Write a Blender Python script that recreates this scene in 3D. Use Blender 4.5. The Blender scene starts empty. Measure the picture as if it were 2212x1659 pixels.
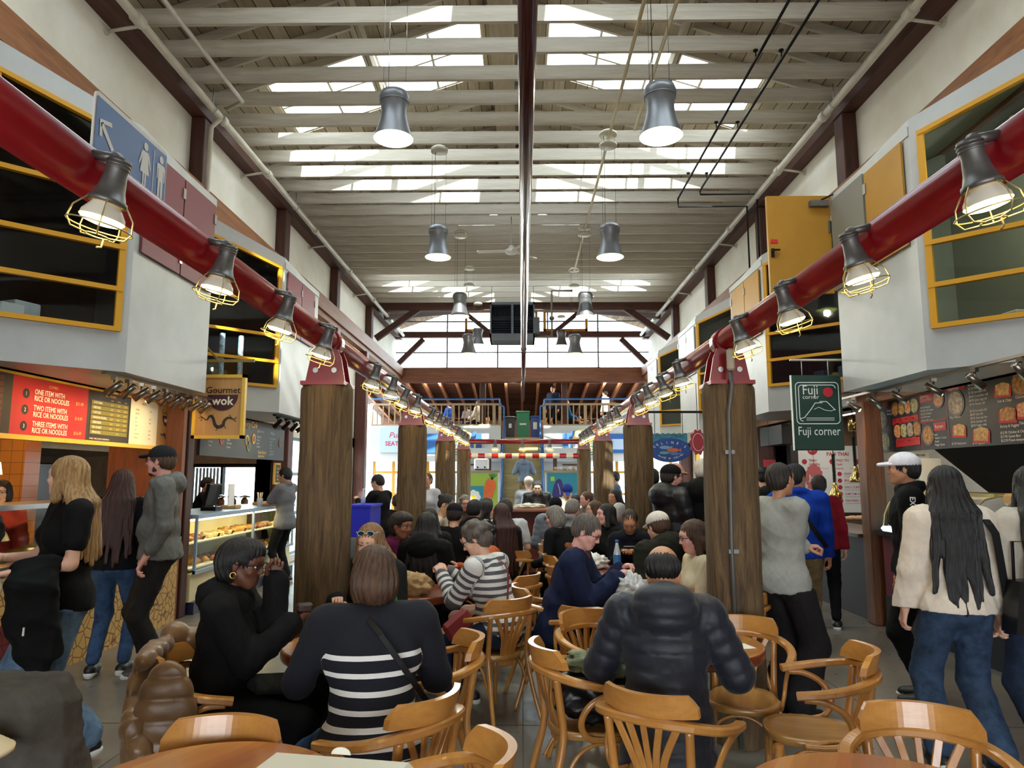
import bpy, math, random
import numpy as np
from mathutils import Vector, Matrix, Euler
from mathutils import noise as mnoise
random.seed(7)
RNG = np.random.RandomState(11)
COL = bpy.context.scene.collection
PI = math.pi
# ------------------------------------------------------------------ camera
FPX, CX, CY = 1533.0, 1106.0, 829.5
PITCH = math.atan(200 / FPX)
YAW = math.atan(22 * math.cos(PITCH) / FPX)
CAMZ = 1.6
_cp, _sp, _cy, _sy = math.cos(PITCH), math.sin(PITCH), math.cos(YAW), math.sin(YAW)
_fw = (-_sy * _cp, _cy * _cp, _sp)
_rt = (_cy, _sy, 0.0)
_up = (_sy * _sp, -_cy * _sp, _cp)
def _ray(px, py):
 a = (px - CX) / FPX
 b = -(py - CY) / FPX
 return [_fw[i] + a * _rt[i] + b * _up[i] for i in range(3)]
def atY(px, py, y):
 r = _ray(px, py)
 t = y / r[1]
 return Vector((r[0] * t, y, CAMZ + r[2] * t))
def atX(px, py, x):
 r = _ray(px, py)
 t = x / r[0]
 return Vector((x, r[1] * t, CAMZ + r[2] * t))
def atZ(px, py, z):
 r = _ray(px, py)
 t = (z - CAMZ) / r[2]
 return Vector((r[0] * t, r[1] * t, z))
cam_d = bpy.data.cameras.new('camera')
cam_d.sensor_width = 36
cam_d.sensor_fit = 'HORIZONTAL'
cam_d.lens = FPX * 36 / 2212
cam_d.clip_start = 0.05
cam_d.clip_end = 400
cam = bpy.data.objects.new('camera', cam_d)
COL.objects.link(cam)
cam.location = (0, 0, CAMZ)
cam.rotation_euler = (PI / 2 + PITCH, 0, YAW)
bpy.context.scene.camera = cam
# ------------------------------------------------------------------ colours and materials
def lin(c):
 out = []
 for v in c[:3]:
  v = v / 255.0
  out.append(v / 12.92 if v <= 0.04045 else ((v + 0.055) / 1.055) ** 2.4)
 return (*out, 1.0)
_mats = {}
def nm(m, t, **kw):
 n = m.node_tree.nodes.new(t)
 for k, v in kw.items():
  setattr(n, k, v)
 return n
def base_mat(name):
 m = bpy.data.materials.new(name)
 m.use_nodes = True
 b = m.node_tree.nodes['Principled BSDF']
 return m, b, m.node_tree.links.new
def mat(name, col, rough=0.6, metal=0.0, var=0.0, vscale=6.0, bump=0.0, bscale=60.0, stretch=(1, 1, 1), col2=None, spec=0.5, coat=0.0, sheen=0.0, fine=0.0):
 """plain surface: colour with noise variation between col and col2, bump, gloss"""
 if name in _mats:
  return _mats[name]
 m, b, L = base_mat(name)
 c = lin(col)
 b.inputs['Base Color'].default_value = c
 b.inputs['Roughness'].default_value = rough
 b.inputs['Metallic'].default_value = metal
 b.inputs['Specular IOR Level'].default_value = spec
 if coat:
  b.inputs['Coat Weight'].default_value = coat
  b.inputs['Coat Roughness'].default_value = 0.15
 if sheen:
  b.inputs['Sheen Weight'].default_value = sheen
 if var or bump or fine:
  tc = nm(m, 'ShaderNodeTexCoord')
  mp = nm(m, 'ShaderNodeMapping')
  mp.inputs['Scale'].default_value = stretch
  L(tc.outputs['Object'], mp.inputs['Vector'])
  if var:
   n = nm(m, 'ShaderNodeTexNoise')
   n.inputs['Scale'].default_value = vscale
   n.inputs['Detail'].default_value = 5
   n.inputs['Roughness'].default_value = 0.65
   L(mp.outputs[0], n.inputs['Vector'])
   r = nm(m, 'ShaderNodeValToRGB')
   d = lin(col2) if col2 else tuple(x * (1 - var) for x in c[:3]) + (1,)
   r.color_ramp.elements[0].position = 0.32
   r.color_ramp.elements[0].color = d
   r.color_ramp.elements[1].position = 0.66
   r.color_ramp.elements[1].color = c
   L(n.outputs[0], r.inputs[0])
   L(r.outputs[0], b.inputs['Base Color'])
  if bump:
   n2 = nm(m, 'ShaderNodeTexNoise')
   n2.inputs['Scale'].default_value = bscale
   n2.inputs['Detail'].default_value = 3
   L(mp.outputs[0], n2.inputs['Vector'])
   bp = nm(m, 'ShaderNodeBump')
   bp.inputs['Strength'].default_value = bump
   bp.inputs['Distance'].default_value = 0.01
   L(n2.outputs[0], bp.inputs['Height'])
   L(bp.outputs[0], b.inputs['Normal'])
 _mats[name] = m
 return m
def wood(name, c1, c2, axis='z', rough=0.45, scale=1.0, coat=0.0, bump=0.15, c3=None, spec=0.5, planks=0.0, pax=0):
 """wood with grain streaks along an axis; planks > 0 adds board-to-board changes of tone across axis pax"""
 if name in _mats:
  return _mats[name]
 m, b, L = base_mat(name)
 b.inputs['Roughness'].default_value = rough
 b.inputs['Specular IOR Level'].default_value = spec
 if coat:
  b.inputs['Coat Weight'].default_value = coat
  b.inputs['Coat Roughness'].default_value = 0.12
 tc = nm(m, 'ShaderNodeTexCoord')
 mp = nm(m, 'ShaderNodeMapping')
 s = [14 * scale] * 3
 s['xyz'.index(axis)] = 1.1 * scale
 mp.inputs['Scale'].default_value = s
 L(tc.outputs['Object'], mp.inputs['Vector'])
 n = nm(m, 'ShaderNodeTexNoise')
 n.inputs['Scale'].default_value = 1.6
 n.inputs['Detail'].default_value = 8
 n.inputs['Roughness'].default_value = 0.7
 n.inputs['Distortion'].default_value = 0.8
 L(mp.outputs[0], n.inputs['Vector'])
 r = nm(m, 'ShaderNodeValToRGB')
 e = r.color_ramp.elements
 e[0].position = 0.3
 e[0].color = lin(c2)
 e[1].position = 0.7
 e[1].color = lin(c1)
 L(n.outputs[0], r.inputs[0])
 last = r.outputs[0]
 if planks:
  sp = nm(m, 'ShaderNodeSeparateXYZ')
  L(tc.outputs['Object'], sp.inputs[0])
  mu = nm(m, 'ShaderNodeMath', operation='DIVIDE')
  L(sp.outputs[pax], mu.inputs[0])
  mu.inputs[1].default_value = planks
  fl = nm(m, 'ShaderNodeMath', operation='FLOOR')
  L(mu.outputs[0], fl.inputs[0])
  wn = nm(m, 'ShaderNodeTexWhiteNoise', noise_dimensions='1D')
  L(fl.outputs[0], wn.inputs['W'])
  mx = nm(m, 'ShaderNodeMix', data_type='RGBA', blend_type='MULTIPLY')
  r2 = nm(m, 'ShaderNodeValToRGB')
  r2.color_ramp.elements[0].color = lin(c3 or (150, 150, 150))
  r2.color_ramp.elements[1].color = (1, 1, 1, 1)
  L(wn.outputs[0], r2.inputs[0])
  mx.inputs[0].default_value = 1.0
  L(last, mx.inputs[6])
  L(r2.outputs[0], mx.inputs[7])
  last = mx.outputs[2]
  fr = nm(m, 'ShaderNodeMath', operation='FRACT')
  L(mu.outputs[0], fr.inputs[0])
  lt = nm(m, 'ShaderNodeMath', operation='LESS_THAN')
  L(fr.outputs[0], lt.inputs[0])
  lt.inputs[1].default_value = .06
  mx2 = nm(m, 'ShaderNodeMix', data_type='RGBA')
  L(lt.outputs[0], mx2.inputs[0])
  L(last, mx2.inputs[6])
  mx2.inputs[7].default_value = (.02, .016, .012, 1)
  last = mx2.outputs[2]
 L(last, b.inputs['Base Color'])
 if bump:
  bp = nm(m, 'ShaderNodeBump')
  bp.inputs['Strength'].default_value = bump
  bp.inputs['Distance'].default_value = 0.01
  L(n.outputs[0], bp.inputs['Height'])
  L(bp.outputs[0], b.inputs['Normal'])
 _mats[name] = m
 return m
def emis(name, col, s, col2=None):
 if name in _mats:
  return _mats[name]
 m, b, L = base_mat(name)
 b.inputs['Base Color'].default_value = lin(col2 or col)
 b.inputs['Emission Color'].default_value = lin(col)
 b.inputs['Emission Strength'].default_value = s
 _mats[name] = m
 return m
def glassm(name, tint=(235, 245, 245), rough=0.03, alpha=0.25):
 """thin pane: mostly clear, with real reflection"""
 if name in _mats:
  return _mats[name]
 m = bpy.data.materials.new(name)
 m.use_nodes = True
 nt = m.node_tree
 nt.nodes.clear()
 o = nt.nodes.new('ShaderNodeOutputMaterial')
 t = nt.nodes.new('ShaderNodeBsdfTransparent')
 t.inputs[0].default_value = lin(tint)
 g = nt.nodes.new('ShaderNodeBsdfGlossy')
 g.inputs['Roughness'].default_value = rough
 f0 = nt.nodes.new('ShaderNodeLayerWeight')      # same reflectance seen from either side of the thin pane
 f1 = nt.nodes.new('ShaderNodeMath')
 f1.operation = 'POWER'
 f1.inputs[1].default_value = 4.0
 nt.links.new(f0.outputs['Facing'], f1.inputs[0])
 f = nt.nodes.new('ShaderNodeMath')
 f.operation = 'MULTIPLY_ADD'
 f.inputs[1].default_value = .8
 f.inputs[2].default_value = .05
 nt.links.new(f1.outputs[0], f.inputs[0])
 mx = nt.nodes.new('ShaderNodeMixShader')
 nt.links.new(f.outputs[0], mx.inputs[0])
 nt.links.new(t.outputs[0], mx.inputs[1])
 nt.links.new(g.outputs[0], mx.inputs[2])
 nt.links.new(mx.outputs[0], o.inputs[0])
 _mats[name] = m
 return m
# ------------------------------------------------------------------ mesh builder
class MB:
 def __init__(s):
  s.v = []
  s.f = []
  s.m = []
  s.sm = []
 def add(s, vs, fs, mi=0, smooth=False):
  o = len(s.v)
  s.v.extend(tuple(p) for p in vs)
  s.f.extend(tuple(i + o for i in f) for f in fs)
  s.m.extend([mi] * len(fs))
  s.sm.extend([smooth] * len(fs))
  return s
 def box(s, lo, hi, mi=0):
  x0, y0, z0 = lo
  x1, y1, z1 = hi
  x0, x1 = min(x0, x1), max(x0, x1)
  y0, y1 = min(y0, y1), max(y0, y1)
  z0, z1 = min(z0, z1), max(z0, z1)
  v = [(x0, y0, z0), (x1, y0, z0), (x1, y1, z0), (x0, y1, z0), (x0, y0, z1), (x1, y0, z1), (x1, y1, z1), (x0, y1, z1)]
  f = [(3, 2, 1, 0), (4, 5, 6, 7), (0, 1, 5, 4), (1, 2, 6, 5), (2, 3, 7, 6), (3, 0, 4, 7)]
  return s.add(v, f, mi)
 def obox(s, c, size, R=None, mi=0, bev=0.0):
  """box by centre and size with a rotation matrix, edges softened in outline when bev > 0"""
  hx, hy, hz = size[0] / 2, size[1] / 2, size[2] / 2
  R = R or Matrix.Identity(3)
  c = Vector(c)
  if bev <= 0:
   v = [c + R @ Vector(p) for p in [(-hx, -hy, -hz), (hx, -hy, -hz), (hx, hy, -hz), (-hx, hy, -hz), (-hx, -hy, hz), (hx, -hy, hz), (hx, hy, hz), (-hx, hy, hz)]]
   f = [(3, 2, 1, 0), (4, 5, 6, 7), (0, 1, 5, 4), (1, 2, 6, 5), (2, 3, 7, 6), (3, 0, 4, 7)]
   return s.add(v, f, mi)
  b = min(bev, hx * .95, hy * .95, hz * .95)
  ring = [(-hx + b, -hy), (hx - b, -hy), (hx, -hy + b), (hx, hy - b), (hx - b, hy), (-hx + b, hy), (-hx, hy - b), (-hx, -hy + b)]
  v = []
  for z, k in ((-hz, 1), (-hz + b, 0), (hz - b, 0), (hz, 1)):
   for (x, y) in ring:
    if k:
     x = max(-hx + b, min(hx - b, x))
     y = max(-hy + b, min(hy - b, y))
    v.append(c + R @ Vector((x, y, z)))
  f = []
  for j in range(3):
   for i in range(8):
    a, b2 = j * 8 + i, j * 8 + (i + 1) % 8
    f.append((a, b2, b2 + 8, a + 8))
  f.append(tuple(range(7, -1, -1)))
  f.append(tuple(range(24, 32)))
  return s.add(v, f, mi)
 def prism(s, pts, axis, a0, a1, mi=0, smooth=False):
  """outline pts (2D, in the other two axes in xyz order) pulled along an axis"""
  n = len(pts)
  def mk(p, a):
   if axis == 'x':
    return (a, p[0], p[1])
   if axis == 'y':
    return (p[0], a, p[1])
   return (p[0], p[1], a)
  v = [mk(p, a0) for p in pts] + [mk(p, a1) for p in pts]
  f = [(i, (i + 1) % n, (i + 1) % n + n, i + n) for i in range(n)]
  s.add(v, f, mi, smooth)
  o = len(s.v) - 2 * n
  s.f.append(tuple(o + i for i in range(n))[::-1])
  s.f.append(tuple(o + n + i for i in range(n)))
  s.m += [mi, mi]
  s.sm += [False, False]
  return s
 def tube(s, pts, r, n=10, mi=0, caps=True, closed=False, flat=None, up=None, smooth=True):
  """round (or flat=(a,b) oval) bar through points; r a number or one per point"""
  P = [Vector(p) for p in pts]
  N = len(P)
  rr = r if isinstance(r, (list, tuple)) else [r] * N
  vs = []
  pu = None
  for i in range(N):
   if closed:
    d = P[(i + 1) % N] - P[i - 1]
   else:
    d = P[min(i + 1, N - 1)] - P[max(i - 1, 0)]
   d.normalize()
   if up is not None:
    u = Vector(up)
    u = u - d * u.dot(d)
    if u.length < 1e-4:
     u = Vector((1, 0, 0)) - d * d.x
   elif pu is None:
    u = Vector((0, 0, 1)) if abs(d.z) < 0.9 else Vector((1, 0, 0))
    u = u - d * u.dot(d)
   else:
    u = pu - d * pu.dot(d)
   u.normalize()
   pu = u
   w = d.cross(u)
   fa, fb = (flat if flat else (1, 1))
   for k in range(n):
    a = 2 * PI * (k + (.5 if n == 4 else 0)) / n
    vs.append(P[i] + (w * math.cos(a) * fa + u * math.sin(a) * fb) * rr[i])
  fs = []
  for i in range(N if closed else N - 1):
   for k in range(n):
    a = i * n + k
    b = i * n + (k + 1) % n
    c = ((i + 1) % N) * n
    fs.append((a, b, c + (k + 1) % n, c + k))
  s.add(vs, fs, mi, smooth)
  if caps and not closed:
   o = len(s.v) - len(vs)
   s.f.append(tuple(o + k for k in range(n))[::-1])
   s.f.append(tuple(o + (N - 1) * n + k for k in range(n)))
   s.m += [mi, mi]
   s.sm += [False, False]
  return s
 def cyl(s, a, b, r, r2=None, n=16, mi=0):
  return s.tube([a, b], [r, r if r2 is None else r2], n=n, mi=mi)
 def lathe(s, prof, c=(0, 0, 0), n=24, R=None, mi=0, smooth=True, cap=False):
  """prof: [(radius, height)] turned round the local z axis"""
  R = R or Matrix.Identity(3)
  c = Vector(c)
  vs = []
  for (r, z) in prof:
   for k in range(n):
    a = 2 * PI * k / n
    vs.append(c + R @ Vector((r * math.cos(a), r * math.sin(a), z)))
  fs = []
  for i in range(len(prof) - 1):
   for k in range(n):
    fs.append((i * n + k, i * n + (k + 1) % n, (i + 1) * n + (k + 1) % n, (i + 1) * n + k))
  s.add(vs, fs, mi, smooth)
  if cap:
   o = len(s.v) - len(vs)
   s.f.append(tuple(o + k for k in range(n))[::-1])
   s.f.append(tuple(o + (len(prof) - 1) * n + k for k in range(n)))
   s.m += [mi, mi]
   s.sm += [False, False]
  return s
 def ball(s, c, r, n=12, mi=0, R=None):
  rx, ry, rz = r if isinstance(r, (tuple, list)) else (r, r, r)
  R = R or Matrix.Identity(3)
  c = Vector(c)
  vs = []
  h = max(4, n // 2)
  for i in range(h + 1):
   t = PI * i / h
   for k in range(n):
    a = 2 * PI * k / n
    vs.append(c + R @ Vector((rx * math.sin(t) * math.cos(a), ry * math.sin(t) * math.sin(a), -rz * math.cos(t))))
  fs = [(i * n + k, i * n + (k + 1) % n, (i + 1) * n + (k + 1) % n, (i + 1) * n + k) for i in range(h) for k in range(n)]
  return s.add(vs, fs, mi, True)
 def quad(s, a, b, c, d, mi=0):
  return s.add([a, b, c, d], [(0, 1, 2, 3)], mi)
 def extend(s, vf, M=None, mi=0, smooth=False):
  vs, fs = vf
  if M is not None:
   vs = [M @ Vector(p) for p in vs]
  return s.add(vs, fs, mi, smooth)
 def build(s, name, mats, parent=None, world=True, loc=None, auto=False):
  me = bpy.data.meshes.new(name)
  off = Vector((0, 0, 0))
  if parent is not None and world:
   p = parent
   while p is not None:
    off += Vector(p.location)
    p = p.parent
  elif loc is not None:
   off = Vector(loc)
  vs = s.v if off.length == 0 else [(v[0] - off.x, v[1] - off.y, v[2] - off.z) for v in s.v]
  me.from_pydata(vs, [], s.f)
  for mt in (mats if isinstance(mats, (list, tuple)) else [mats]):
   me.materials.append(mt)
  me.polygons.foreach_set('material_index', s.m)
  me.polygons.foreach_set('use_smooth', s.sm)
  me.update()
  o = bpy.data.objects.new(name, me)
  COL.objects.link(o)
  if parent is not None:
   o.parent = parent
  elif loc is not None:
   o.location = loc
  return o
def tag(o, label=None, cat=None, group=None, kind=None):
 if label:
  o['label'] = label
 if cat:
  o['category'] = cat
 if group:
  o['group'] = group
 if kind:
  o['kind'] = kind
 return o
def thing(name, label, cat, loc=(0, 0, 0), rz=0.0, group=None):
 o = bpy.data.objects.new(name, None)
 o.empty_display_size = 0.1
 COL.objects.link(o)
 o.location = loc
 o.rotation_euler = (0, 0, rz)
 return tag(o, label, cat, group)
def struct(name, mb, mats):
 return tag(mb.build(name, mats), kind='structure')
def clone(o, loc=None, rz=None, label=None, group=None, parent=None):
 """a thing with copies of its parts and sub-parts (mesh data shared)"""
 c = o.copy()
 COL.objects.link(c)
 c.parent = parent
 for ch in list(o.children):
  clone(ch, parent=c)
 if loc is not None:
  c.location = loc
 if rz is not None:
  c.rotation_euler = (0, 0, rz)
 if label:
  c['label'] = label
 if group:
  c['group'] = group
 return c
def rotz(a):
 return Matrix.Rotation(a, 3, 'Z')
def frame(dirv, upv=(0, 0, 1)):
 """3x3 with y along dirv, z near upv"""
 y = Vector(dirv).normalized()
 z = Vector(upv)
 z = z - y * z.dot(y)
 if z.length < 1e-4:
  z = Vector((1, 0, 0)) - y * y.x
 z.normalize()
 x = y.cross(z)
 return Matrix((x, y, z)).transposed()
# ------------------------------------------------------------------ lettering as real outlines
_tc = {}
def text_vf(body, size=1.0, bold=0.0, align='LEFT', sx=1.0, shear=0.0, lh=1.0, thick=0.0):
 key = (body, bold, align, sx, shear, lh, thick)
 if key not in _tc:
  cu = bpy.data.curves.new('t', 'FONT')
  cu.body = body
  cu.size = 1.0
  cu.align_x = align
  cu.offset = bold
  cu.shear = shear
  cu.space_line = lh
  cu.resolution_u = 2
  cu.extrude = thick
  ob = bpy.data.objects.new('t', cu)
  COL.objects.link(ob)
  dg = bpy.context.evaluated_depsgraph_get()
  me = ob.evaluated_get(dg).to_mesh()
  vs = [(v.co.x * sx, v.co.y, v.co.z) for v in me.vertices]
  fs = [tuple(p.vertices) for p in me.polygons]
  ob.evaluated_get(dg).to_mesh_clear()
  bpy.data.objects.remove(ob)
  bpy.data.curves.remove(cu)
  _tc[key] = (vs, fs)
 vs, fs = _tc[key]
 return [(x * size, y * size, z) for x, y, z in vs], fs
class Board:
 """a flat printed board: origin lower-left corner O, unit vectors U (reading direction) and V (up), printed layers raised off its face"""
 def __init__(s, O, U, V, W, H):
  s.O, s.U, s.V = Vector(O), Vector(U).normalized(), Vector(V).normalized()
  s.N = s.U.cross(s.V)
  s.W, s.H = W, H
  s.layers = {}
 def P(s, u, v, d=0.0):
  return s.O + s.U * (u * s.W) + s.V * (v * s.H) + s.N * d
 def _mb(s, m):
  if m not in s.layers:
   s.layers[m] = MB()
  return s.layers[m]
 def poly(s, m, pts, d=0.002):
  mb = s._mb(m)
  mb.add([s.P(u, v, d) for u, v in pts], [tuple(range(len(pts)))])
  return s
 def rect(s, m, u0, v0, u1, v1, d=0.002):
  return s.poly(m, [(u0, v0), (u1, v0), (u1, v1), (u0, v1)], d)
 def disc(s, m, u, v, ru, rv=None, d=0.003, n=20, a0=0, a1=2 * PI):
  rv = rv if rv is not None else ru * s.W / s.H
  return s.poly(m, [(u + ru * math.cos(a0 + (a1 - a0) * k / n), v + rv * math.sin(a0 + (a1 - a0) * k / n)) for k in range(n + (1 if a1 - a0 < 2 * PI - .01 else 0))], d)
 def line(s, m, pts, w, d=0.003, closed=False):
  """stroke of width w (metres) through board points"""
  mb = s._mb(m)
  P = [Vector((u * s.W, v * s.H)) for u, v in pts]
  n = len(P)
  vs = []
  for i in range(n):
   if closed:
    t = P[(i + 1) % n] - P[i - 1]
   else:
    t = P[min(i + 1, n - 1)] - P[max(i - 1, 0)]
   t = t.normalized() if t.length > 0 else Vector((1, 0))
   q = Vector((-t.y, t.x)) * (w[i] if isinstance(w, (list, tuple)) else w) / 2
   for e in (P[i] + q, P[i] - q):
    vs.append(s.O + s.U * e.x + s.V * e.y + s.N * d)
  fs = [(2 * i, 2 * i + 1, (2 * i + 3) % (2 * n), (2 * i + 2) % (2 * n)) for i in range(n if closed else n - 1)]
  mb.add(vs, fs)
  return s
 def text(s, m, body, u, v, size, d=0.003, **kw):
  vs, fs = text_vf(body, size, **kw)
  o = s.P(u, v, d)
  s._mb(m).add([o + s.U * x + s.V * y for x, y, z in vs], fs)
  return s
 def build(s, parent, name='printing'):  # layers carry pictures and plain shapes as well as letters
  for m, mb in s.layers.items():
   mb.build(name, m, parent)
# ------------------------------------------------------------------ signed-distance bodies turned into one surface
def _len(v):
 return np.sqrt((v * v).sum(-1))
class Prim:
 def __init__(s, kind, a, b=None, ra=.1, rb=None, R=None, neg=False, k=None, tag=0, t0=0.0):
  s.kind, s.neg, s.k, s.tag, s.t0 = kind, neg, k, tag, t0
  s.a = np.array(a, float)
  if kind == 'c':
   s.b = np.array(b, float)
   s.ra, s.rb = ra, (ra if rb is None else rb)
   m = max(s.ra, s.rb)
   s.lo = np.minimum(s.a, s.b) - m
   s.hi = np.maximum(s.a, s.b) + m
  else:
   s.r = np.array(ra, float)
   s.R = np.array(R if R is not None else np.eye(3), float)
   e = np.abs(s.R) @ s.r
   s.lo, s.hi = s.a - e, s.a + e
 def d(s, p):
  if s.kind == 'c':
   ba = s.b - s.a
   q = p - s.a
   t = np.clip((q @ ba) / max(ba @ ba, 1e-9), 0, 1)
   return _len(q - t[..., None] * ba) - (s.ra + t * (s.rb - s.ra))
  q = (p - s.a) @ s.R
  k0 = _len(q / s.r)
  k1 = _len(q / (s.r * s.r)) + 1e-9
  return k0 * (k0 - 1) / k1
 def t(s, p):
  if s.kind == 'c':
   ba = s.b - s.a
   L = math.sqrt(max(ba @ ba, 1e-9))
   return s.t0 + np.clip((p - s.a) @ ba / L, 0, L)
  return s.t0 + (p - s.a)[..., 2]
def C(a, b, ra, rb=None, **kw):
 return Prim('c', a, b, ra, rb, **kw)
def Ell(c, r, R=None, **kw):
 return Prim('e', c, ra=r, R=R, **kw)
_E12 = [(0, 1), (2, 3), (4, 5), (6, 7), (0, 2), (1, 3), (4, 6), (5, 7), (0, 4), (1, 5), (2, 6), (3, 7)]
_CO = np.array([[(i >> 2) & 1, (i >> 1) & 1, i & 1] for i in range(8)])
def field(prims, h, k=0.03, cuts=(), infl=0.0):
 pos = [p for p in prims if not p.neg]
 lo = np.min([p.lo for p in pos], 0) - infl - 2.5 * h
 hi = np.max([p.hi for p in pos], 0) + infl + 2.5 * h
 n = np.ceil((hi - lo) / h).astype(int) + 1
 F = np.full(n, 0.3, np.float32)
 ax = [lo[i] + h * np.arange(n[i]) for i in range(3)]
 for p in prims:
  kk = p.k if p.k is not None else k
  mrg = kk + infl + 2.6 * h
  i0 = np.maximum(np.floor((p.lo - mrg - lo) / h).astype(int), 0)
  i1 = np.minimum(np.ceil((p.hi + mrg - lo) / h).astype(int) + 1, n)
  if (i1 <= i0).any():
   continue
  sl = tuple(slice(i0[i], i1[i]) for i in range(3))
  G = np.stack(np.meshgrid(*[ax[i][sl[i]] for i in range(3)], indexing='ij'), -1)
  d = (p.d(G) - (0 if p.neg else infl)).astype(np.float32)
  f = F[sl]
  if p.neg:
   d = -d
   t = np.clip(.5 - .5 * (d - f) / kk, 0, 1)
   F[sl] = f * t + d * (1 - t) + kk * t * (1 - t)
  else:
   t = np.clip(.5 + .5 * (d - f) / kk, 0, 1)
   F[sl] = d * (1 - t) + f * t - kk * t * (1 - t)
 if cuts:
  G = np.stack(np.meshgrid(*ax, indexing='ij'), -1)
  for (c, nrm) in cuts:      # keep the side the normal points to
   nn = np.array(nrm, float)
   nn /= np.linalg.norm(nn)
   F = np.maximum(F, -((G - np.array(c)) @ nn).astype(np.float32))
 F[0], F[-1] = .3, .3
 F[:, 0], F[:, -1] = .3, .3
 F[:, :, 0], F[:, :, -1] = .3, .3
 return F, lo
def nets(F, lo, h):
 S = F < 0
 n = S.shape
 c = np.zeros((n[0] - 1, n[1] - 1, n[2] - 1), np.int8)
 for o in _CO:
  c += S[o[0]:n[0] - 1 + o[0], o[1]:n[1] - 1 + o[1], o[2]:n[2] - 1 + o[2]]
 act = (c > 0) & (c < 8)
 I = np.argwhere(act)
 if len(I) == 0:
  return np.zeros((0, 3)), np.zeros((0, 4), int)
 vals = np.stack([F[tuple((I + o).T)] for o in _CO], 1)
 acc = np.zeros((len(I), 3))
 cnt = np.zeros(len(I))
 for a, b in _E12:
  va, vb = vals[:, a], vals[:, b]
  mk = (va < 0) != (vb < 0)
  t = np.where(mk, va / np.where(mk, va - vb, 1), 0)
  p = _CO[a] + t[:, None] * (_CO[b] - _CO[a])
  acc += np.where(mk[:, None], p, 0)
  cnt += mk
 V = lo + h * (I + acc / cnt[:, None])
 idx = np.full(act.shape, -1, np.int64)
 idx[tuple(I.T)] = np.arange(len(I))
 Q = []
 for axn in range(3):
  o = np.zeros(3, int)
  o[axn] = 1
  A = S[:n[0] - o[0], :n[1] - o[1], :n[2] - o[2]]
  B = S[o[0]:, o[1]:, o[2]:]
  E = np.argwhere(A != B)
  E = E[(E[:, (axn + 1) % 3] > 0) & (E[:, (axn + 2) % 3] > 0)]
  E = E[(E < np.array(act.shape)).all(1)]
  u = np.zeros(3, int)
  v = np.zeros(3, int)
  u[(axn + 1) % 3] = 1
  v[(axn + 2) % 3] = 1
  q = np.stack([idx[tuple((E - d).T)] for d in (u * 0, u, u + v, v)], 1)
  fl = A[tuple(E.T)]
  q[~fl] = q[~fl][:, ::-1]
  Q.append(q)
 Q = np.concatenate(Q)
 Q = Q[(Q >= 0).all(1)]
 return V, Q
def vnormals(V, Q):
 d1 = V[Q[:, 2]] - V[Q[:, 0]]
 d2 = V[Q[:, 3]] - V[Q[:, 1]]
 fn = np.cross(d1, d2)
 N = np.zeros_like(V)
 for i in range(4):
  np.add.at(N, Q[:, i], fn)
 return N / (np.linalg.norm(N, axis=1)[:, None] + 1e-12)
def smooth_mesh(V, Q, it=1):
 for _ in range(it):
  A = np.zeros_like(V)
  cn = np.zeros(len(V))
  for i in range(4):
   j = (i + 1) % 4
   np.add.at(A, Q[:, i], V[Q[:, j]])
   np.add.at(cn, Q[:, i], 1)
   np.add.at(A, Q[:, j], V[Q[:, i]])
   np.add.at(cn, Q[:, j], 1)
  V = .5 * V + .5 * A / cn[:, None]
 return V
def wrinkle(V, seed, amp, sc=1.0):
 r = np.random.RandomState(seed)
 o = np.zeros(len(V))
 for i in range(4):
  a = r.normal(size=3) * 13 * sc * (1 + .6 * i)
  a[2] *= .6
  b = r.normal(size=3) * 8 * sc
  s = np.sin(V @ a + 2.2 * np.sin(V @ b + r.rand() * 6) + r.rand() * 6)
  o += (1 - np.abs(s)) ** 2 / (1 + .5 * i) - .33
 return o * amp
def surf_part(prims, h, k=.03, infl=0.0, cuts=(), puff=None, wr=0.0, seed=0, sm=1, groove=None, strands=None):
 F, lo = field(prims, h, k, cuts, infl)
 V, Q = nets(F, lo, h)
 if len(V) == 0:
  return V, Q, np.zeros(0), np.zeros(0)
 if sm:
  V = smooth_mesh(V, Q, sm)
 ds = np.stack([p.d(V) if not p.neg else np.full(len(V), 9.) for p in prims], 1)
 w = np.exp(-np.clip(ds - ds.min(1)[:, None], 0, .2) / .0018)
 ts = np.stack([p.t(V) for p in prims], 1)
 tt = (w * ts).sum(1) / w.sum(1)
 tg = np.array([p.tag for p in prims])[ds.argmin(1)]
 N = vnormals(V, Q)
 dsp = np.zeros(len(V))
 if puff:
  amp, pitch = puff
  dsp += amp * (np.abs(np.sin(PI * tt / pitch)) ** .4 - .7)
 if wr:
  dsp += wrinkle(V, seed, wr)
 if strands:
  c, amp, fr = strands
  an = np.arctan2(V[:, 0] - c[0], V[:, 1] - c[1])
  dsp += amp * np.sin(an * fr + 1.8 * np.sin(V[:, 2] * 24 + seed)) + amp * .6 * np.sin(an * fr * 2.3 + 2 * np.sin(V[:, 2] * 11))
 V = V + N * dsp[:, None]
 return V, Q, tt, tg
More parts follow.
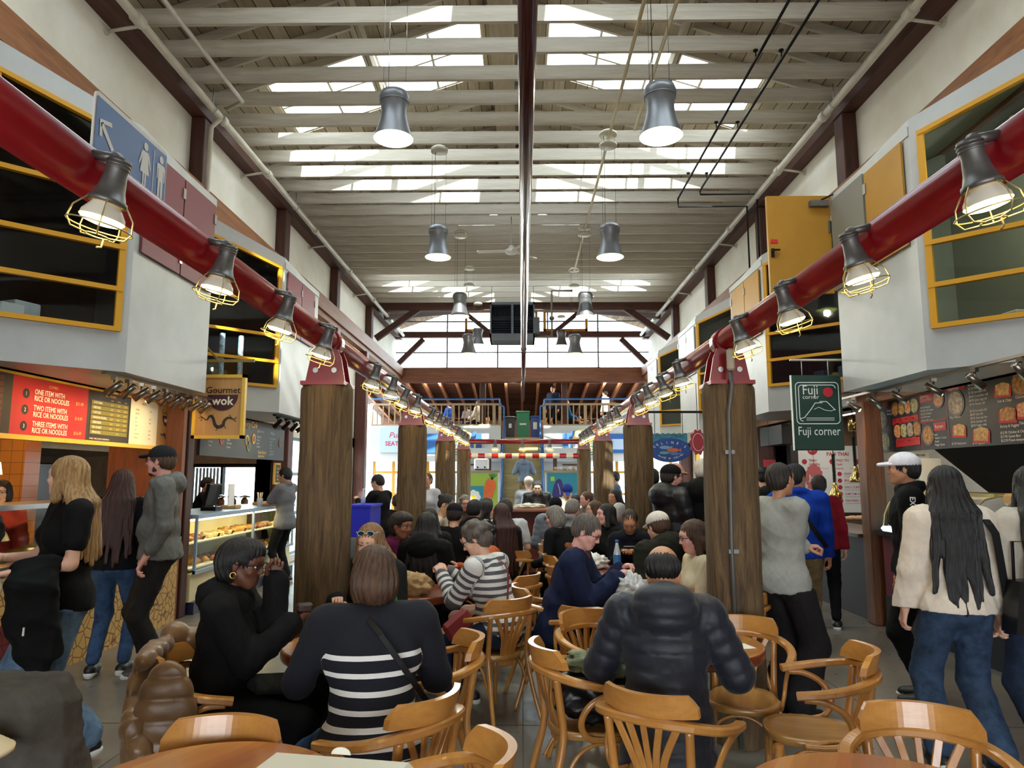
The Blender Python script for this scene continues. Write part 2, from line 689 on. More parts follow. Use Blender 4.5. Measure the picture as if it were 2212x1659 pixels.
def np_obj(name, parts, mats, parent=None, mtx=None):
 """parts: [(V, Q, material index, attribute)] merged into ONE mesh object"""
 Vs, Fs, Ms, Ts, o = [], [], [], [], 0
 for V, Q, mi, tt in parts:
  if len(V) == 0:
   continue
  Vs.append(V)
  Fs.append(Q + o)
  Ms.append(np.full(len(Q), mi) if np.isscalar(mi) else mi)
  Ts.append(tt if tt is not None else np.zeros(len(V)))
  o += len(V)
 V = np.concatenate(Vs)
 Q = np.concatenate(Fs)
 me = bpy.data.meshes.new(name)
 me.vertices.add(len(V))
 me.vertices.foreach_set('co', V.astype(np.float32).ravel())
 me.loops.add(len(Q) * 4)
 me.loops.foreach_set('vertex_index', Q.astype(np.int32).ravel())
 me.polygons.add(len(Q))
 me.polygons.foreach_set('loop_start', np.arange(0, len(Q) * 4, 4, dtype=np.int32))
 me.polygons.foreach_set('material_index', np.concatenate(Ms).astype(np.int32))
 me.polygons.foreach_set('use_smooth', np.ones(len(Q), bool))
 for m in mats:
  me.materials.append(m)
 at = me.attributes.new('tt', 'FLOAT', 'POINT')
 at.data.foreach_set('value', np.concatenate(Ts).astype(np.float32))
 me.update(calc_edges=True)
 ob = bpy.data.objects.new(name, me)
 COL.objects.link(ob)
 if parent is not None:
  ob.parent = parent
 return ob
# ================================================================== palette
M_white = mat('plaster_white', (234, 231, 222), .75, var=.5, vscale=1.1, col2=(218, 212, 198), bump=.1, bscale=20)
M_boxw = mat('box_panel_grey', (186, 188, 188), .42, var=.5, vscale=1.6, col2=(172, 173, 172), spec=.6)
M_joist = wood('joist_cream', (206, 197, 182), (172, 161, 144), 'x', .6, .7, bump=.25)
M_roofb = wood('roof_board', (204, 192, 170), (168, 156, 134), 'y', .75, .6, bump=.2, planks=.18, pax=0, c3=(205, 200, 190))
M_dark = wood('dark_timber', (88, 46, 34), (48, 25, 20), 'z', .6, 1, bump=.3)
M_darkx = wood('dark_timber_cross', (96, 54, 40), (54, 28, 22), 'x', .6, 1, bump=.3)
M_darky = wood('dark_timber_long', (92, 50, 38), (52, 28, 22), 'y', .6, 1, bump=.3)
M_fir = wood('warm_fir_long', (150, 95, 52), (100, 58, 30), 'y', .55, .8, bump=.3)
M_firx = wood('warm_fir_cross', (134, 84, 58), (92, 50, 34), 'x', .55, .8, bump=.3)
M_log = wood('weathered_log', (132, 106, 72), (52, 38, 25), 'z', .75, 1.5, bump=1.0)
M_red = mat('pipe_red', (150, 16, 26), .28, var=.3, vscale=3, coat=.25, spec=.5)
M_maroonp = mat('pipe_brown', (74, 34, 38), .2, metal=.35, coat=.5)
M_maroon = mat('maroon_door', (112, 44, 58), .5)
M_yellow = mat('window_yellow', (208, 150, 30), .45)
M_yellowd = mat('door_mustard', (172, 124, 36), .5, var=.15, vscale=2)
M_glass = glassm('window_glass')
M_pipew = mat('sprinkler_white', (205, 198, 182), .4, var=.2, vscale=3)
M_black = mat('matt_black', (13, 13, 14), .5, spec=.25)
M_metal = mat('brushed_metal', (165, 165, 165), .3, metal=.95)
M_cast = mat('cast_grey', (120, 118, 116), .45, metal=.6, var=.3, vscale=20)
M_blue = mat('rail_blue', (28, 90, 160), .35, coat=.3)
M_screw = mat('dark_gap', (20, 14, 12), .8)
def floor_mat():
 m, b, L = base_mat('polished_concrete')
 tc = nm(m, 'ShaderNodeTexCoord')
 n = nm(m, 'ShaderNodeTexNoise')
 n.inputs['Scale'].default_value = .8
 n.inputs['Detail'].default_value = 8
 n.inputs['Roughness'].default_value = .6
 L(tc.outputs['Object'], n.inputs['Vector'])
 r = nm(m, 'ShaderNodeValToRGB')
 r.color_ramp.elements[0].color = lin((92, 84, 74))
 r.color_ramp.elements[1].color = lin((128, 120, 108))
 r.color_ramp.elements[0].position = .3
 r.color_ramp.elements[1].position = .7
 L(n.outputs[0], r.inputs[0])
 L(r.outputs[0], b.inputs['Base Color'])
 n2 = nm(m, 'ShaderNodeTexNoise')
 n2.inputs['Scale'].default_value = 5
 n2.inputs['Detail'].default_value = 6
 L(tc.outputs['Object'], n2.inputs['Vector'])
 mr = nm(m, 'ShaderNodeMapRange')
 mr.inputs[3].default_value = .2
 mr.inputs[4].default_value = .42
 L(n2.outputs[0], mr.inputs[0])
 L(mr.outputs[0], b.inputs['Roughness'])
 b.inputs['Specular IOR Level'].default_value = .6
 return m
M_floor = floor_mat()
# ================================================================== floor
X0, X1, Y0, Y1 = -7.0, 7.0, -7.0, 33.0
mb = MB()
mb.box((X0, Y0, -.2), (X1, Y1, 0))
floor = struct('floor', mb, M_floor)
mb = MB()
for y in (2.0, 4.85, 7.9, 10.9, 14, 17, 20):
 mb.box((-3.8, y, -.01), (3.8, y + .005, .002))
for x in (-2.35, 0.0, 2.4):
 mb.box((x, Y0, -.01), (x + .005, 20, .002))
struct('trim_1', mb, mat('floor_joint', (70, 62, 54), .8))
# ================================================================== side walls above the stalls
for s, nmx in ((-1, 'left'), (1, 'right')):
 mb = MB()
 xi, xo = 4.4, 4.6
 mb.box((s * xi, Y0, 2.6), (s * xo, 19.2, 6.75))
 mb.box((s * xi, 19.2, 4.86), (s * xo, 24.5, 6.75))
 mb.box((s * xi, 19.0, 0), (s * 5.8, 19.2, 4.9))
 mb.box((s * 5.8, 19.0, 2.5), (s * 5.95, 25.0, 5.4))
 mb.box((s * 5.8, 19.0, 0), (s * 5.95, 25.0, .5))
 mb.box((s * 5.8, 19.0, 0), (s * 5.95, 20.5, 2.5))
 # lower glazed stretch beyond the stalls: piers and heads only
 for (a, b_) in ((12.3, 12.9), (15.3, 15.9), (18.3, 19.2)):
  mb.box((s * xi, a, 0), (s * xo, b_, 2.6))
 mb.box((s * xi, 12.3, 2.35), (s * xo, 19.2, 2.6))
 mb.box((s * xi, 12.3, 0), (s * xo, 19.2, .12))
 struct('wall_' + nmx, mb, M_white)
 # stall enclosure under the storage floor
 mb = MB()
 mb.box((s * 6.8, Y0, 0), (s * 6.95, 12.4, 2.75))
 if s > 0:
  mb.box((s * 4.4, 12.3, 0), (s * 6.95, 12.45, 2.75))
 else:
  mb.box((-4.4, 12.3, 0), (-4.58, 12.45, 2.75))
  mb.box((-5.75, 12.3, 0), (-6.95, 12.45, 2.75))
  mb.box((-4.58, 12.3, 0), (-5.75, 12.45, 1.0))
  mb.box((-4.58, 12.3, 1.8), (-5.75, 12.45, 2.75))
 struct('wall_stalls_' + nmx, mb, mat('stall_back_wall', (120, 98, 78), .7, var=.3))
 mb = MB()
 mb.box((s * 3.85, Y0, 2.6), (s * 6.95, 12.45, 2.75))
 struct('ceiling_stalls_' + nmx, mb, mat('stall_soffit', (150, 110, 70), .6, var=.3))
 # glazing of the lower stretch
 k = 0
 for (a, b_) in ((12.9, 15.3), (15.9, 18.3)):
  k += 1
  mb = MB()
  mb.box((s * 4.49, a, .12), (s * 4.5, b_, 2.35))
  w = struct('window_%d' % (k + (10 if s > 0 else 0)), mb, M_glass)
  fb = MB()
  w_ = b_ - a
  for i in range(4):
   y = a + w_ * i / 3
   fb.box((s * 4.44, y - .035, .12), (s * 4.54, y + .035, 2.35))
  for z in (.14, .9, 1.65, 2.33):
   fb.box((s * 4.45, a, z - .03), (s * 4.53, b_, z + .03))
  fb.build('window_frame', mat('frame_pale_blue', (150, 180, 205), .5) if k % 2 else M_yellow, w)
# ================================================================== rear end of the hall (out of view: closed above, open below, shaped for the daylight it admits)
mb = MB()
mb.box((X0, Y0 - .2, 0), (-4.4, Y0, 2.75))
mb.box((4.4, Y0 - .2, 0), (X1, Y0, 2.75))
mb.box((-4.6, Y0 - .2, 3.1), (4.6, Y0, 6.3))
mb.box((-4.6, Y0 - .2, 6.3), (4.6, Y0, 8.4))
struct('wall_back', mb, M_white)
# ================================================================== roof
EZ, RZ = 6.78, 8.35
RX = -.1
def roof_z(x):
 return RZ - (RZ - EZ) * abs(x - RX) / (4.6 if x < RX else 4.8)
SKY = [(3.4, 5.5), (9.35, 10.95), (16.9, 18.0)]
YE = 25.2
mb = MB()
wk = 0
for s in (-1, 1):
 xs = [RX, RX + s * .5, RX + s * 3.55, s * 4.75]
 cuts = [Y0] + [v for a in SKY for v in a] + [YE]
 for i in range(len(cuts) - 1):
  for j in range(3):
   if i % 2 == 1 and j == 1:
    continue
   xa, xb = xs[j], xs[j + 1]
   ya, yb = cuts[i], cuts[i + 1]
   za, zb = roof_z(xa), roof_z(xb)
   lo = [(xa, ya, za), (xb, ya, zb), (xb, yb, zb), (xa, yb, za)]
   hi = [(x, y, z + .1) for x, y, z in lo]
   mb.add(lo + hi, [(0, 1, 2, 3), (7, 6, 5, 4), (0, 4, 5, 1), (1, 5, 6, 2), (2, 6, 7, 3), (3, 7, 4, 0)])
struct('ceiling', mb, M_roofb)
for s in (-1, 1):
 for (ya, yb) in SKY:
  wk += 1
  xa, xb = RX + s * .5, RX + s * 3.55
  mb = MB()
  mb.quad((xa, ya, roof_z(xa) + .08), (xb, ya, roof_z(xb) + .08), (xb, yb, roof_z(xb) + .08), (xa, yb, roof_z(xa) + .08))
  w = struct('window_%d' % (20 + wk), mb, M_glass)
  fb = MB()
  for i in range(5):
   t = i / 4
   x = xa + (xb - xa) * t
   fb.obox((x, (ya + yb) / 2, roof_z(x) + .07), (.035, yb - ya, .09))
  for y in (ya, (ya + yb) / 2, yb):
   fb.obox(((xa + xb) / 2, y, (roof_z(xa) + roof_z(xb)) / 2 + .07), (math.hypot(xb - xa, roof_z(xb) - roof_z(xa)), .04, .09), Matrix.Rotation(-math.atan2(roof_z(xb) - roof_z(xa), xb - xa) if False else math.atan2(-(roof_z(xb) - roof_z(xa)), (xb - xa)), 3, 'Y'))
  fb.build('window_frame', M_joist, w)
# ridge beam
mb = MB()
mb.box((-.46, Y0, 7.92), (-.12, YE, 8.2))
tag(mb.build('ridge_beam', wood('ridge_cream', (170, 155, 128), (136, 120, 96), 'y', .6, .7)), 'long cream painted ridge beam along the peak of the roof', 'beam')
# purlins halfway up each slope
for s in (-1, 1):
 mb = MB()
 x = s * 2.15
 mb.box((x - .05, Y0, roof_z(x) - .3), (x + .05, 25, roof_z(x) - .12))
 tag(mb.build('roof_purlin', M_roofb), 'cream purlin halfway up the roof slope on the %s side' % ('wok' if s < 0 else 'sushi'), 'beam', None)
# joists and rafters
JY = [7.25 + .576 * i for i in range(-16, 23)]
jm = MB()
jm.box((-4.42, -.025, 0), (4.42, .025, .19))
j0 = None
for y in JY:
 if j0 is None:
  j0 = jm.build('ceiling_joist', M_joist)
  tag(j0, 'cream painted timber joist spanning the hall below the roof boards', 'joist', 'row of ceiling joists')
  j0.location = (0, y, 6.57)
 else:
  clone(j0, (0, y, 6.57))
for s in (-1, 1):
 xa, xb = RX, s * 4.5
 za, zb = roof_z(xa), roof_z(xb)
 m2 = MB()
 lo = [(xa, -.022, za - .13), (xb, -.022, zb - .13), (xb, .022, zb - .13), (xa, .022, za - .13)]
 hi = [(x, y, z + .125) for x, y, z in lo]
 m2.add(lo + hi, [(3, 2, 1, 0), (4, 5, 6, 7), (0, 1, 5, 4), (1, 2, 6, 5), (2, 3, 7, 6), (3, 0, 4, 7)])
 r0 = None
 for y in [j + .29 for j in JY] + [20.6, 21.4, 22.2, 23.0, 23.8]:
  if any(a - .05 < y < b_ + .05 for a, b_ in SKY):
   continue
  if r0 is None:
   r0 = m2.build('roof_rafter', M_joist)
   tag(r0, 'cream rafter sloping up to the ridge on the %s half of the roof' % ('wok' if s < 0 else 'sushi'), 'rafter', 'rafters of the %s slope' % ('first' if s < 0 else 'second'))
   r0.location = (0, y, 0)
  else:
   clone(r0, (0, y, 0))
# eaves plates, long wall beams, wall posts
for s, side in ((-1, 'wok'), (1, 'sushi')):
 mb = MB()
 mb.box((s * 4.2, Y0, 6.36), (s * 4.42, 24.5, 6.57))
 tag(mb.build('eaves_beam', M_darky), 'dark brown timber plate under the joist ends on the %s side' % side, 'beam')
 mb = MB()
 mb.box((s * 4.16, Y0, 4.9), (s * 4.4, 24.4, 5.38))
 mb.box((s * 4.1, Y0, 5.02), (s * 4.16, 24.4, 5.3))
 tag(mb.build('long_wall_beam', M_fir), 'heavy brown timber beam along the wall behind the storage boxes on the %s side' % side, 'beam')
 p0 = None
 for y in (1.0, 4.6, 9.0, 12.3, 15.9, 19.6):
  if p0 is None:
   mb = MB()
   mb.obox((0, 0, 5.87), (.2, .26, .98), bev=.012)
   p0 = mb.build('timber_wall_post', M_dark)
   p0.location = (s * 4.32, y, 0)
   tag(p0, 'dark brown timber post against the white upper wall on the %s side' % side, 'post', 'upper wall posts on the %s side' % side)
  else:
   clone(p0, (s * 4.32, y, 0))
 p0 = None
 for y in (12.55, 15.6, 18.6):
  if p0 is None:
   mb = MB()
   mb.obox((0, 0, 2.45), (.28, .28, 4.9), bev=.02)
   p0 = mb.build('tall_timber_post', wood('red_brown_post', (98, 44, 34), (58, 26, 22), 'z', .5, 1, bump=.2))
   p0.location = (s * 4.24, y, 0)
   tag(p0, 'tall dark red timber post standing by the side windows on the %s side' % side, 'post', 'tall side posts on the %s side' % side)
  else:
   clone(p0, (s * 4.24, y, 0))
# sprinkler mains along the eaves with branches
for s, side in ((-1, 'wok'), (1, 'sushi')):
 t = thing('sprinkler_main', 'thick white sprinkler pipe running along the eaves on the %s side' % side, 'pipe', (s * 4.0, 6, 6.3))
 mb = MB()
 mb.tube([(s * 4.0, Y0, 6.33), (s * 4.0, 23.5, 6.33)], .048, 14)
 for y in (4.2, 6.8, 8.9, 10.6, 13.2, 15.9, 18.6, 21):
  mb.cyl((s * 4.0, y - .07, 6.33), (s * 4.0, y + .07, 6.33), .064)
 mb.build('main_pipe', M_pipew, t)
 for y in (6.9, 10.55, 14.1, 18):
  m3 = MB()
  m3.tube([(s * 4.0, y, 6.33), (s * 4.42, y + .02, 6.28)], .018, 8)
  m3.cyl((s * 4.38, y, 6.28), (s * 4.43, y, 6.28), .05)
  m3.build('wall_bracket', M_pipew, t)
 for y in (8.6, 12, 16):
  m3 = MB()
  m3.cyl((s * 4.0, y, 6.38), (s * 4.0, y, 6.6), .008, n=6)
  m3.tube([(s * 4.0 + .06 * math.cos(a), y, 6.33 + .06 * math.sin(a)) for a in [i * PI / 6 for i in range(12)]], .006, 6, closed=True)
  m3.build('hanger', M_metal, t)
t = thing('branch_pipe', 'thin white branch pipe with elbow beside the eaves above the restroom sign', 'pipe', (-3.7, 7, 6.4))
mb = MB()
mb.tube([(-3.75, -2, 6.42), (-3.62, 8.6, 6.42), (-3.88, 8.75, 6.4)], .026, 10)
mb.build('pipe_run', M_pipew, t)
mb = MB()
mb.tube([(-3.98, 8.8, 6.3), (-4.12, 8.85, 6.2), (-4.15, 8.9, 5.4), (-4.15, 8.9, 4.6)], .03, 10)
mb.build('drop_pipe', M_pipew, t)
# two thin yellowish pipes hung below the joists and the black twin pipes
for i, (xa, xb, ya, yb, lab) in enumerate(((1.28, 1.02, -2, 16.5, 'slim cream conduit hanging under the joists, the one that passes the pendant lamp cable'), (1.62, 1.02, -2, 9.5, 'slim cream conduit under the joists, the shorter one of the pair'))):
 mb = MB()
 mb.tube([(1.62 + (.0 if i else -.34), ya, 6.46), (1.6 if i else 1.25, yb, 6.46)], .022, 8)
 tag(mb.build('ceiling_conduit', mat('conduit_cream', (190, 172, 130), .5)), lab, 'pipe')
for i, x in enumerate((2.75, 3.05)):
 t = thing('black_pipe', 'slim black pipe under the joists that drops down the wall, %s of the pair' % ('inner' if i == 0 else 'outer'), 'pipe', (x, 8, 6.4))
 mb = MB()
 ye = 12.0 - .35 * i
 mb.tube([(x, -2, 6.45), (x, ye, 6.45), (x, ye, 6.3 + .08 * i), (3.95 + .06 * i, ye, 6.3 + .08 * i), (3.95 + .06 * i, ye, 4.2)], .017, 8)
 mb.build('pipe_run', M_black, t)
 for y in (7.8, 9.5, 11.2):
  m3 = MB()
  m3.cyl((x, y, 6.45), (x, y, 6.58), .008, n=6)
  m3.cyl((x, y, 6.555), (x, y, 6.57), .03, n=8)
  m3.build('hanger', M_black, t)
# the round brown main overhead
t = thing('overhead_pipe', 'polished dark brown round pipe running overhead along the middle of the hall', 'pipe', (.03, 8, 4.2))
mb = MB()
mb.tube([(.035, -3, 4.18), (.035, 14.2, 4.18)], .056, 28)
mb.tube([(.035, 14.2, 4.18), (.035, 24.0, 4.18)], .05, 24)
mb.tube([(.035, 14.1, 4.18), (.035, 14.3, 4.18)], .06, 24)
mb.build('pipe_run', M_maroonp, t)
for y in (2.0, 10.0, 18.5):
 m3 = MB()
 m3.cyl((.035, y, 4.23), (.035, y, 6.6), .004, n=5)
 m3.build('hanger', M_metal, t)
# ceiling fan
t = thing('ceiling_fan', 'small white three-bladed ceiling fan under the joists', 'fan', (-.2, 13.2, 5.9))
mb = MB()
mb.cyl((-.2, 13.2, 5.95), (-.2, 13.2, 6.58), .012, n=8)
mb.build('down_rod', M_pipew, t)
mb = MB()
mb.lathe([(0, .12), (.05, .12), (.07, .06), (.12, .04), (.13, 0), (.1, -.03), (0, -.035)], (-.2, 13.2, 5.88))
mb.build('motor_housing', mat('fan_white', (225, 225, 220), .4), t)
for a in (175, 300, 45):
 m3 = MB()
 R = rotz(math.radians(a))
 m3.obox(Vector((-.2, 13.2, 5.9)) + R @ Vector((.38, 0, .0)), (.56, .11, .006), R @ Matrix.Rotation(.15, 3, 'X'))
 m3.build('blade', mat('fan_white', (225, 225, 220), .4), t)
# ================================================================== far end: tie beam, braces, gable window, gallery
mb = MB()
mb.box((-4.4, 20.1, 6.38), (4.4, 20.35, 6.62))
tag(mb.build('tie_beam', M_darkx), 'dark brown tie beam across the hall where the joists stop', 'beam')
for s, side in ((-1, 'wok'), (1, 'sushi')):
 for (a, b_, nmk) in (((s * 4.2, 20.2, 5.6), (s * 3.0, 20.2, 6.45), 'upper'), ((s * 4.3, 24.2, 5.45), (s * 3.45, 24.2, 6.3), 'gable')):
  mb = MB()
  d = Vector(b_) - Vector(a)
  mb.obox((Vector(a) + Vector(b_)) / 2, (.15, d.length + .1, .17), frame(d))
  tag(mb.build('knee_brace', M_dark), 'dark slanting knee brace under the %s beam on the %s side' % ('joist end' if nmk == 'upper' else 'gable', side), 'brace')
 mb = MB()
 d = Vector((s * 2.2, 24.2, 7.4)) - Vector((s * 4.3, 21.0, 6.5))
 a = Vector((s * 4.05, 20.6, 6.3))
 b_ = Vector((s * 2.0, 24.3, 7.35))
 mb.obox((a + b_) / 2, (.14, (b_ - a).length, .16), frame(b_ - a))
 tag(mb.build('hip_rafter', M_dark), 'dark brown rafter slanting across the corner of the roof, %s side' % side, 'rafter')
mb = MB()
mb.box((-4.4, 24.0, 6.36), (4.4, 24.2, 6.56))
tag(mb.build('gable_tie_beam', M_darkx), 'dark timber tie beam crossing in front of the bright gable window', 'beam')
mb = MB()
mb.box((-4.4, 24.2, 4.84), (4.4, 24.6, 5.32))
tag(mb.build('gallery_header_beam', M_firx), 'deep brown stained header beam below the bright gable window', 'beam')
# diagonal timbers at the gable centre
for s in (-1, 1):
 mb = MB()
 a, b_ = Vector((s * 1.1, 23.95, 6.5)), Vector((s * 1.95, 23.95, 7.2))
 mb.obox((a + b_) / 2, (.12, (b_ - a).length, .14), frame(b_ - a))
 tag(mb.build('gable_strut', M_dark), 'short slanting timber strut in front of the gable glass, %s side' % ('wok' if s < 0 else 'sushi'), 'brace')
# gable glazing
ys = 24.45
mb = MB()
mb.add([(-4.4, ys, 5.32), (4.4, ys, 5.32), (4.4, ys, roof_z(4.4)), (RX, ys, RZ), (-4.4, ys, roof_z(-4.4))], [(0, 1, 2, 3, 4)])
w = struct('window_30', mb, M_glass)
fb = MB()
for px in (966, 1075, 1183, 1292):
 x = atY(px, 760, ys).x
 fb.box((x - .025, ys - .05, 5.32), (x + .025, ys + .03, roof_z(x) - .02))
for z in (5.9, 7.0):
 fb.box((-4.4, ys - .045, z - .02), (4.4, ys + .02, z + .02))
fb.box((-4.4, ys - .05, 5.3), (4.4, ys + .03, 5.37))
fb.build('window_frame', mat('mullion_grey', (110, 110, 118), .5), w)
for (xa, xb) in ((-2.0, -.9), (-.1, .55), (.75, 2.3)):
 f2 = MB()
 for (p, q) in (((xa, 6.62), (xb, 6.72)), ((xa, 7.3), (xb, 7.4)), ((xa, 6.62), (xa + .09, 7.4)), ((xb - .09, 6.62), (xb, 7.4))):
  f2.box((p[0], ys - .09, p[1]), (q[0], ys - .05, q[1]))
 f2.build('casement_frame', M_yellow, w)
# heater hanging in front of the gable
t = thing('unit_heater', 'dark louvred box heater hanging in front of the gable window', 'heater', (-.25, 18, 5.0))
mb = MB()
a, b_ = atY(1058, 735, 18), atY(1155, 652, 18)
x0, x1, z0, z1 = a.x, b_.x, a.z, b_.z
mb.box((x0, 18, z0), (x1, 18.7, z0 + .18))
mb.box((x0, 18, z1 - .07), (x1, 18.7, z1))
mb.box((x0, 18, z0), (x0 + .04, 18.7, z1))
mb.box((x1 - .04, 18, z0), (x1, 18.7, z1))
mb.box(((x0 + x1) / 2 - .03, 17.98, z0 + .15), ((x0 + x1) / 2 + .03, 18.1, z1))
mb.box((x0, 18.6, z0), (x1, 18.7, z1))
mb.build('casing', mat('heater_grey', (92, 96, 104), .5, metal=.4), t)
mb = MB()
mb.box((x0 + .03, 18.3, z0 + .1), (x1 - .03, 18.35, z1 - .03))
for k in range(6):
 z = z0 + .24 + k * .065
 mb.obox(((x0 + x1) / 2, 18.06, z), (x1 - x0 - .08, .08, .012), Matrix.Rotation(.6, 3, 'X'))
mb.build('louvre_grille', mat('heater_dark', (34, 38, 52), .45, metal=.3), t)
mb = MB()
for k in range(18):
 x = x0 + .08 + k * (x1 - x0 - .16) / 17
 mb.cyl((x, 18.1, z0 + .66), (x, 18.1, z1 - .12), .018, n=8)
mb.build('tube_bank', mat('heater_dark', (34, 38, 52), .45, metal=.3), t)
mb = MB()
for x in (x0 + .03, x1 - .03):
 mb.cyl((x, 18.3, z1), (x, 18.3, 6.6), .01, n=6)
mb.build('hanger', M_metal, t)
mb = MB()
mb.tube([(x1 + .02, 18.2, z0 + .15), (x1 + .45, 18.2, z0 + .15), (x1 + .45, 18.2, z1 + .35), (x1 + 1.0, 18.2, z1 + .35)], .028, 10)
mb.lathe([(0, -.06), (.05, -.05), (.07, 0), (.05, .05), (0, .06)], (x1 + .45, 18.2, z0 + .62), n=12)
mb.build('gas_pipe', mat('pipe_brownish', (96, 80, 66), .5), t)
mb = MB()
mb.box((x1, 18.05, z0 + .2), (x1 + .13, 18.4, z0 + .62))
mb.build('control_box', mat('heater_grey', (92, 96, 104), .5), t)
# gallery room behind the header beam
GZ = 2.95
mb = MB()
mb.box((-5.8, 24.0, GZ - .25), (-.72, 32.5, GZ))
mb.box((.72, 24.0, GZ - .25), (5.8, 32.5, GZ))
mb.box((-.72, 24.9, GZ - .25), (.72, 32.5, GZ))
struct('floor_gallery', mb, M_darkx)
mb = MB()
mb.add([(-6.5, 24.6, 5.25), (6.5, 24.6, 5.25), (6.5, 32.6, 4.3), (-6.5, 32.6, 4.3)], [(0, 1, 2, 3)])
mb.add([(-6.5, 24.6, 5.35), (6.5, 24.6, 5.35), (6.5, 32.6, 4.4), (-6.5, 32.6, 4.4)], [(3, 2, 1, 0)])
struct('ceiling_gallery', mb, wood('gallery_board', (140, 108, 88), (98, 72, 60), 'x', .6, .8, bump=.3, planks=.2, pax=1, c3=(170, 160, 155)))
r0 = None
rb = MB()
a, b_ = Vector((0, 0, -.1)), Vector((0, 8, -1.05))
rb.obox((a + b_) / 2, (.09, (b_ - a).length, .17), frame(b_ - a))
for k in range(21):
 x = -6.0 + .6 * k
 if r0 is None:
  r0 = rb.build('gallery_rafter', wood('gallery_rafter_wood', (204, 148, 104), (160, 108, 74), 'y', .55, 1, bump=.2))
  tag(r0, 'warm brown rafter sloping away above the gallery', 'rafter', 'gallery rafters')
  r0.location = (x, 24.6, 5.25)
 else:
  clone(r0, (x, 24.6, 5.25))
mb = MB()
mb.box((-6.5, 32.5, 2.7), (6.5, 32.7, 4.4))
struct('wall_gallery', mb, mat('gallery_wall', (112, 80, 62), .7, var=.3))
mb = MB()
for s in (-1, 1):
 mb.box((s * 5.8, 25.0, GZ), (s * 5.95, 32.6, GZ + .35))
struct('wall_gallery_sides', mb, mat('gallery_wall', (112, 80, 62), .7, var=.3))
for k, px in enumerate((1043, 1219)):
 mb = MB()
 x = atY(px, 850, 24.7).x
 mb.obox((x, 24.7, (GZ + 4.86) / 2), (.2, .2, 4.86 - GZ), bev=.01)
 tag(mb.build('gallery_post', M_dark), 'dark brown post rising from the gallery floor %s the %s railing' % ('behind', 'bin side' if k else 'seated group side'), 'post')
# fascia of the gallery and ground-floor back wall
mb = MB()
for s in (-1, 1):
 mb.box((s * .72, 23.8, 2.1), (s * 5.8, 24.0, 3.3))
mb.box((-5.8, 24.9, 0), (-5.2, 25.1, 2.8))
mb.box((5.2, 24.9, 0), (5.8, 25.1, 2.8))
mb.box((-5.8, 24.9, 2.35), (-.72, 25.1, 2.8))
mb.box((.72, 24.9, 2.35), (5.8, 25.1, 2.8))
mb.box((-2.1, 24.9, 0), (-.72, 25.1, 2.8))
mb.box((.72, 24.9, 0), (2.1, 25.1, 2.8))
mb.box((-.72, 25.3, 0), (.72, 25.5, 2.7))
struct('wall_far', mb, mat('far_wall_white', (196, 200, 204), .6))
for s in (-1, 1):
 mb = MB()
 mb.box((s * 2.1, 25.0, .1), (s * 5.2, 25.01, 2.35))
 w = struct('window_%d' % (41 + s), mb, M_glass)
 fb = MB()
 for x in (2.12, 2.7, 3.3, 3.9, 4.5, 5.18):
  fb.box((s * (x - .05), 24.92, .1), (s * (x + .05), 25.05, 2.35))
 for z in (.12, 1.0, 1.75, 2.32):
  fb.box((s * 2.1, 24.93, z - .04), (s * 5.2, 25.04, z + .04))
 fb.build('window_frame', M_yellow, w)
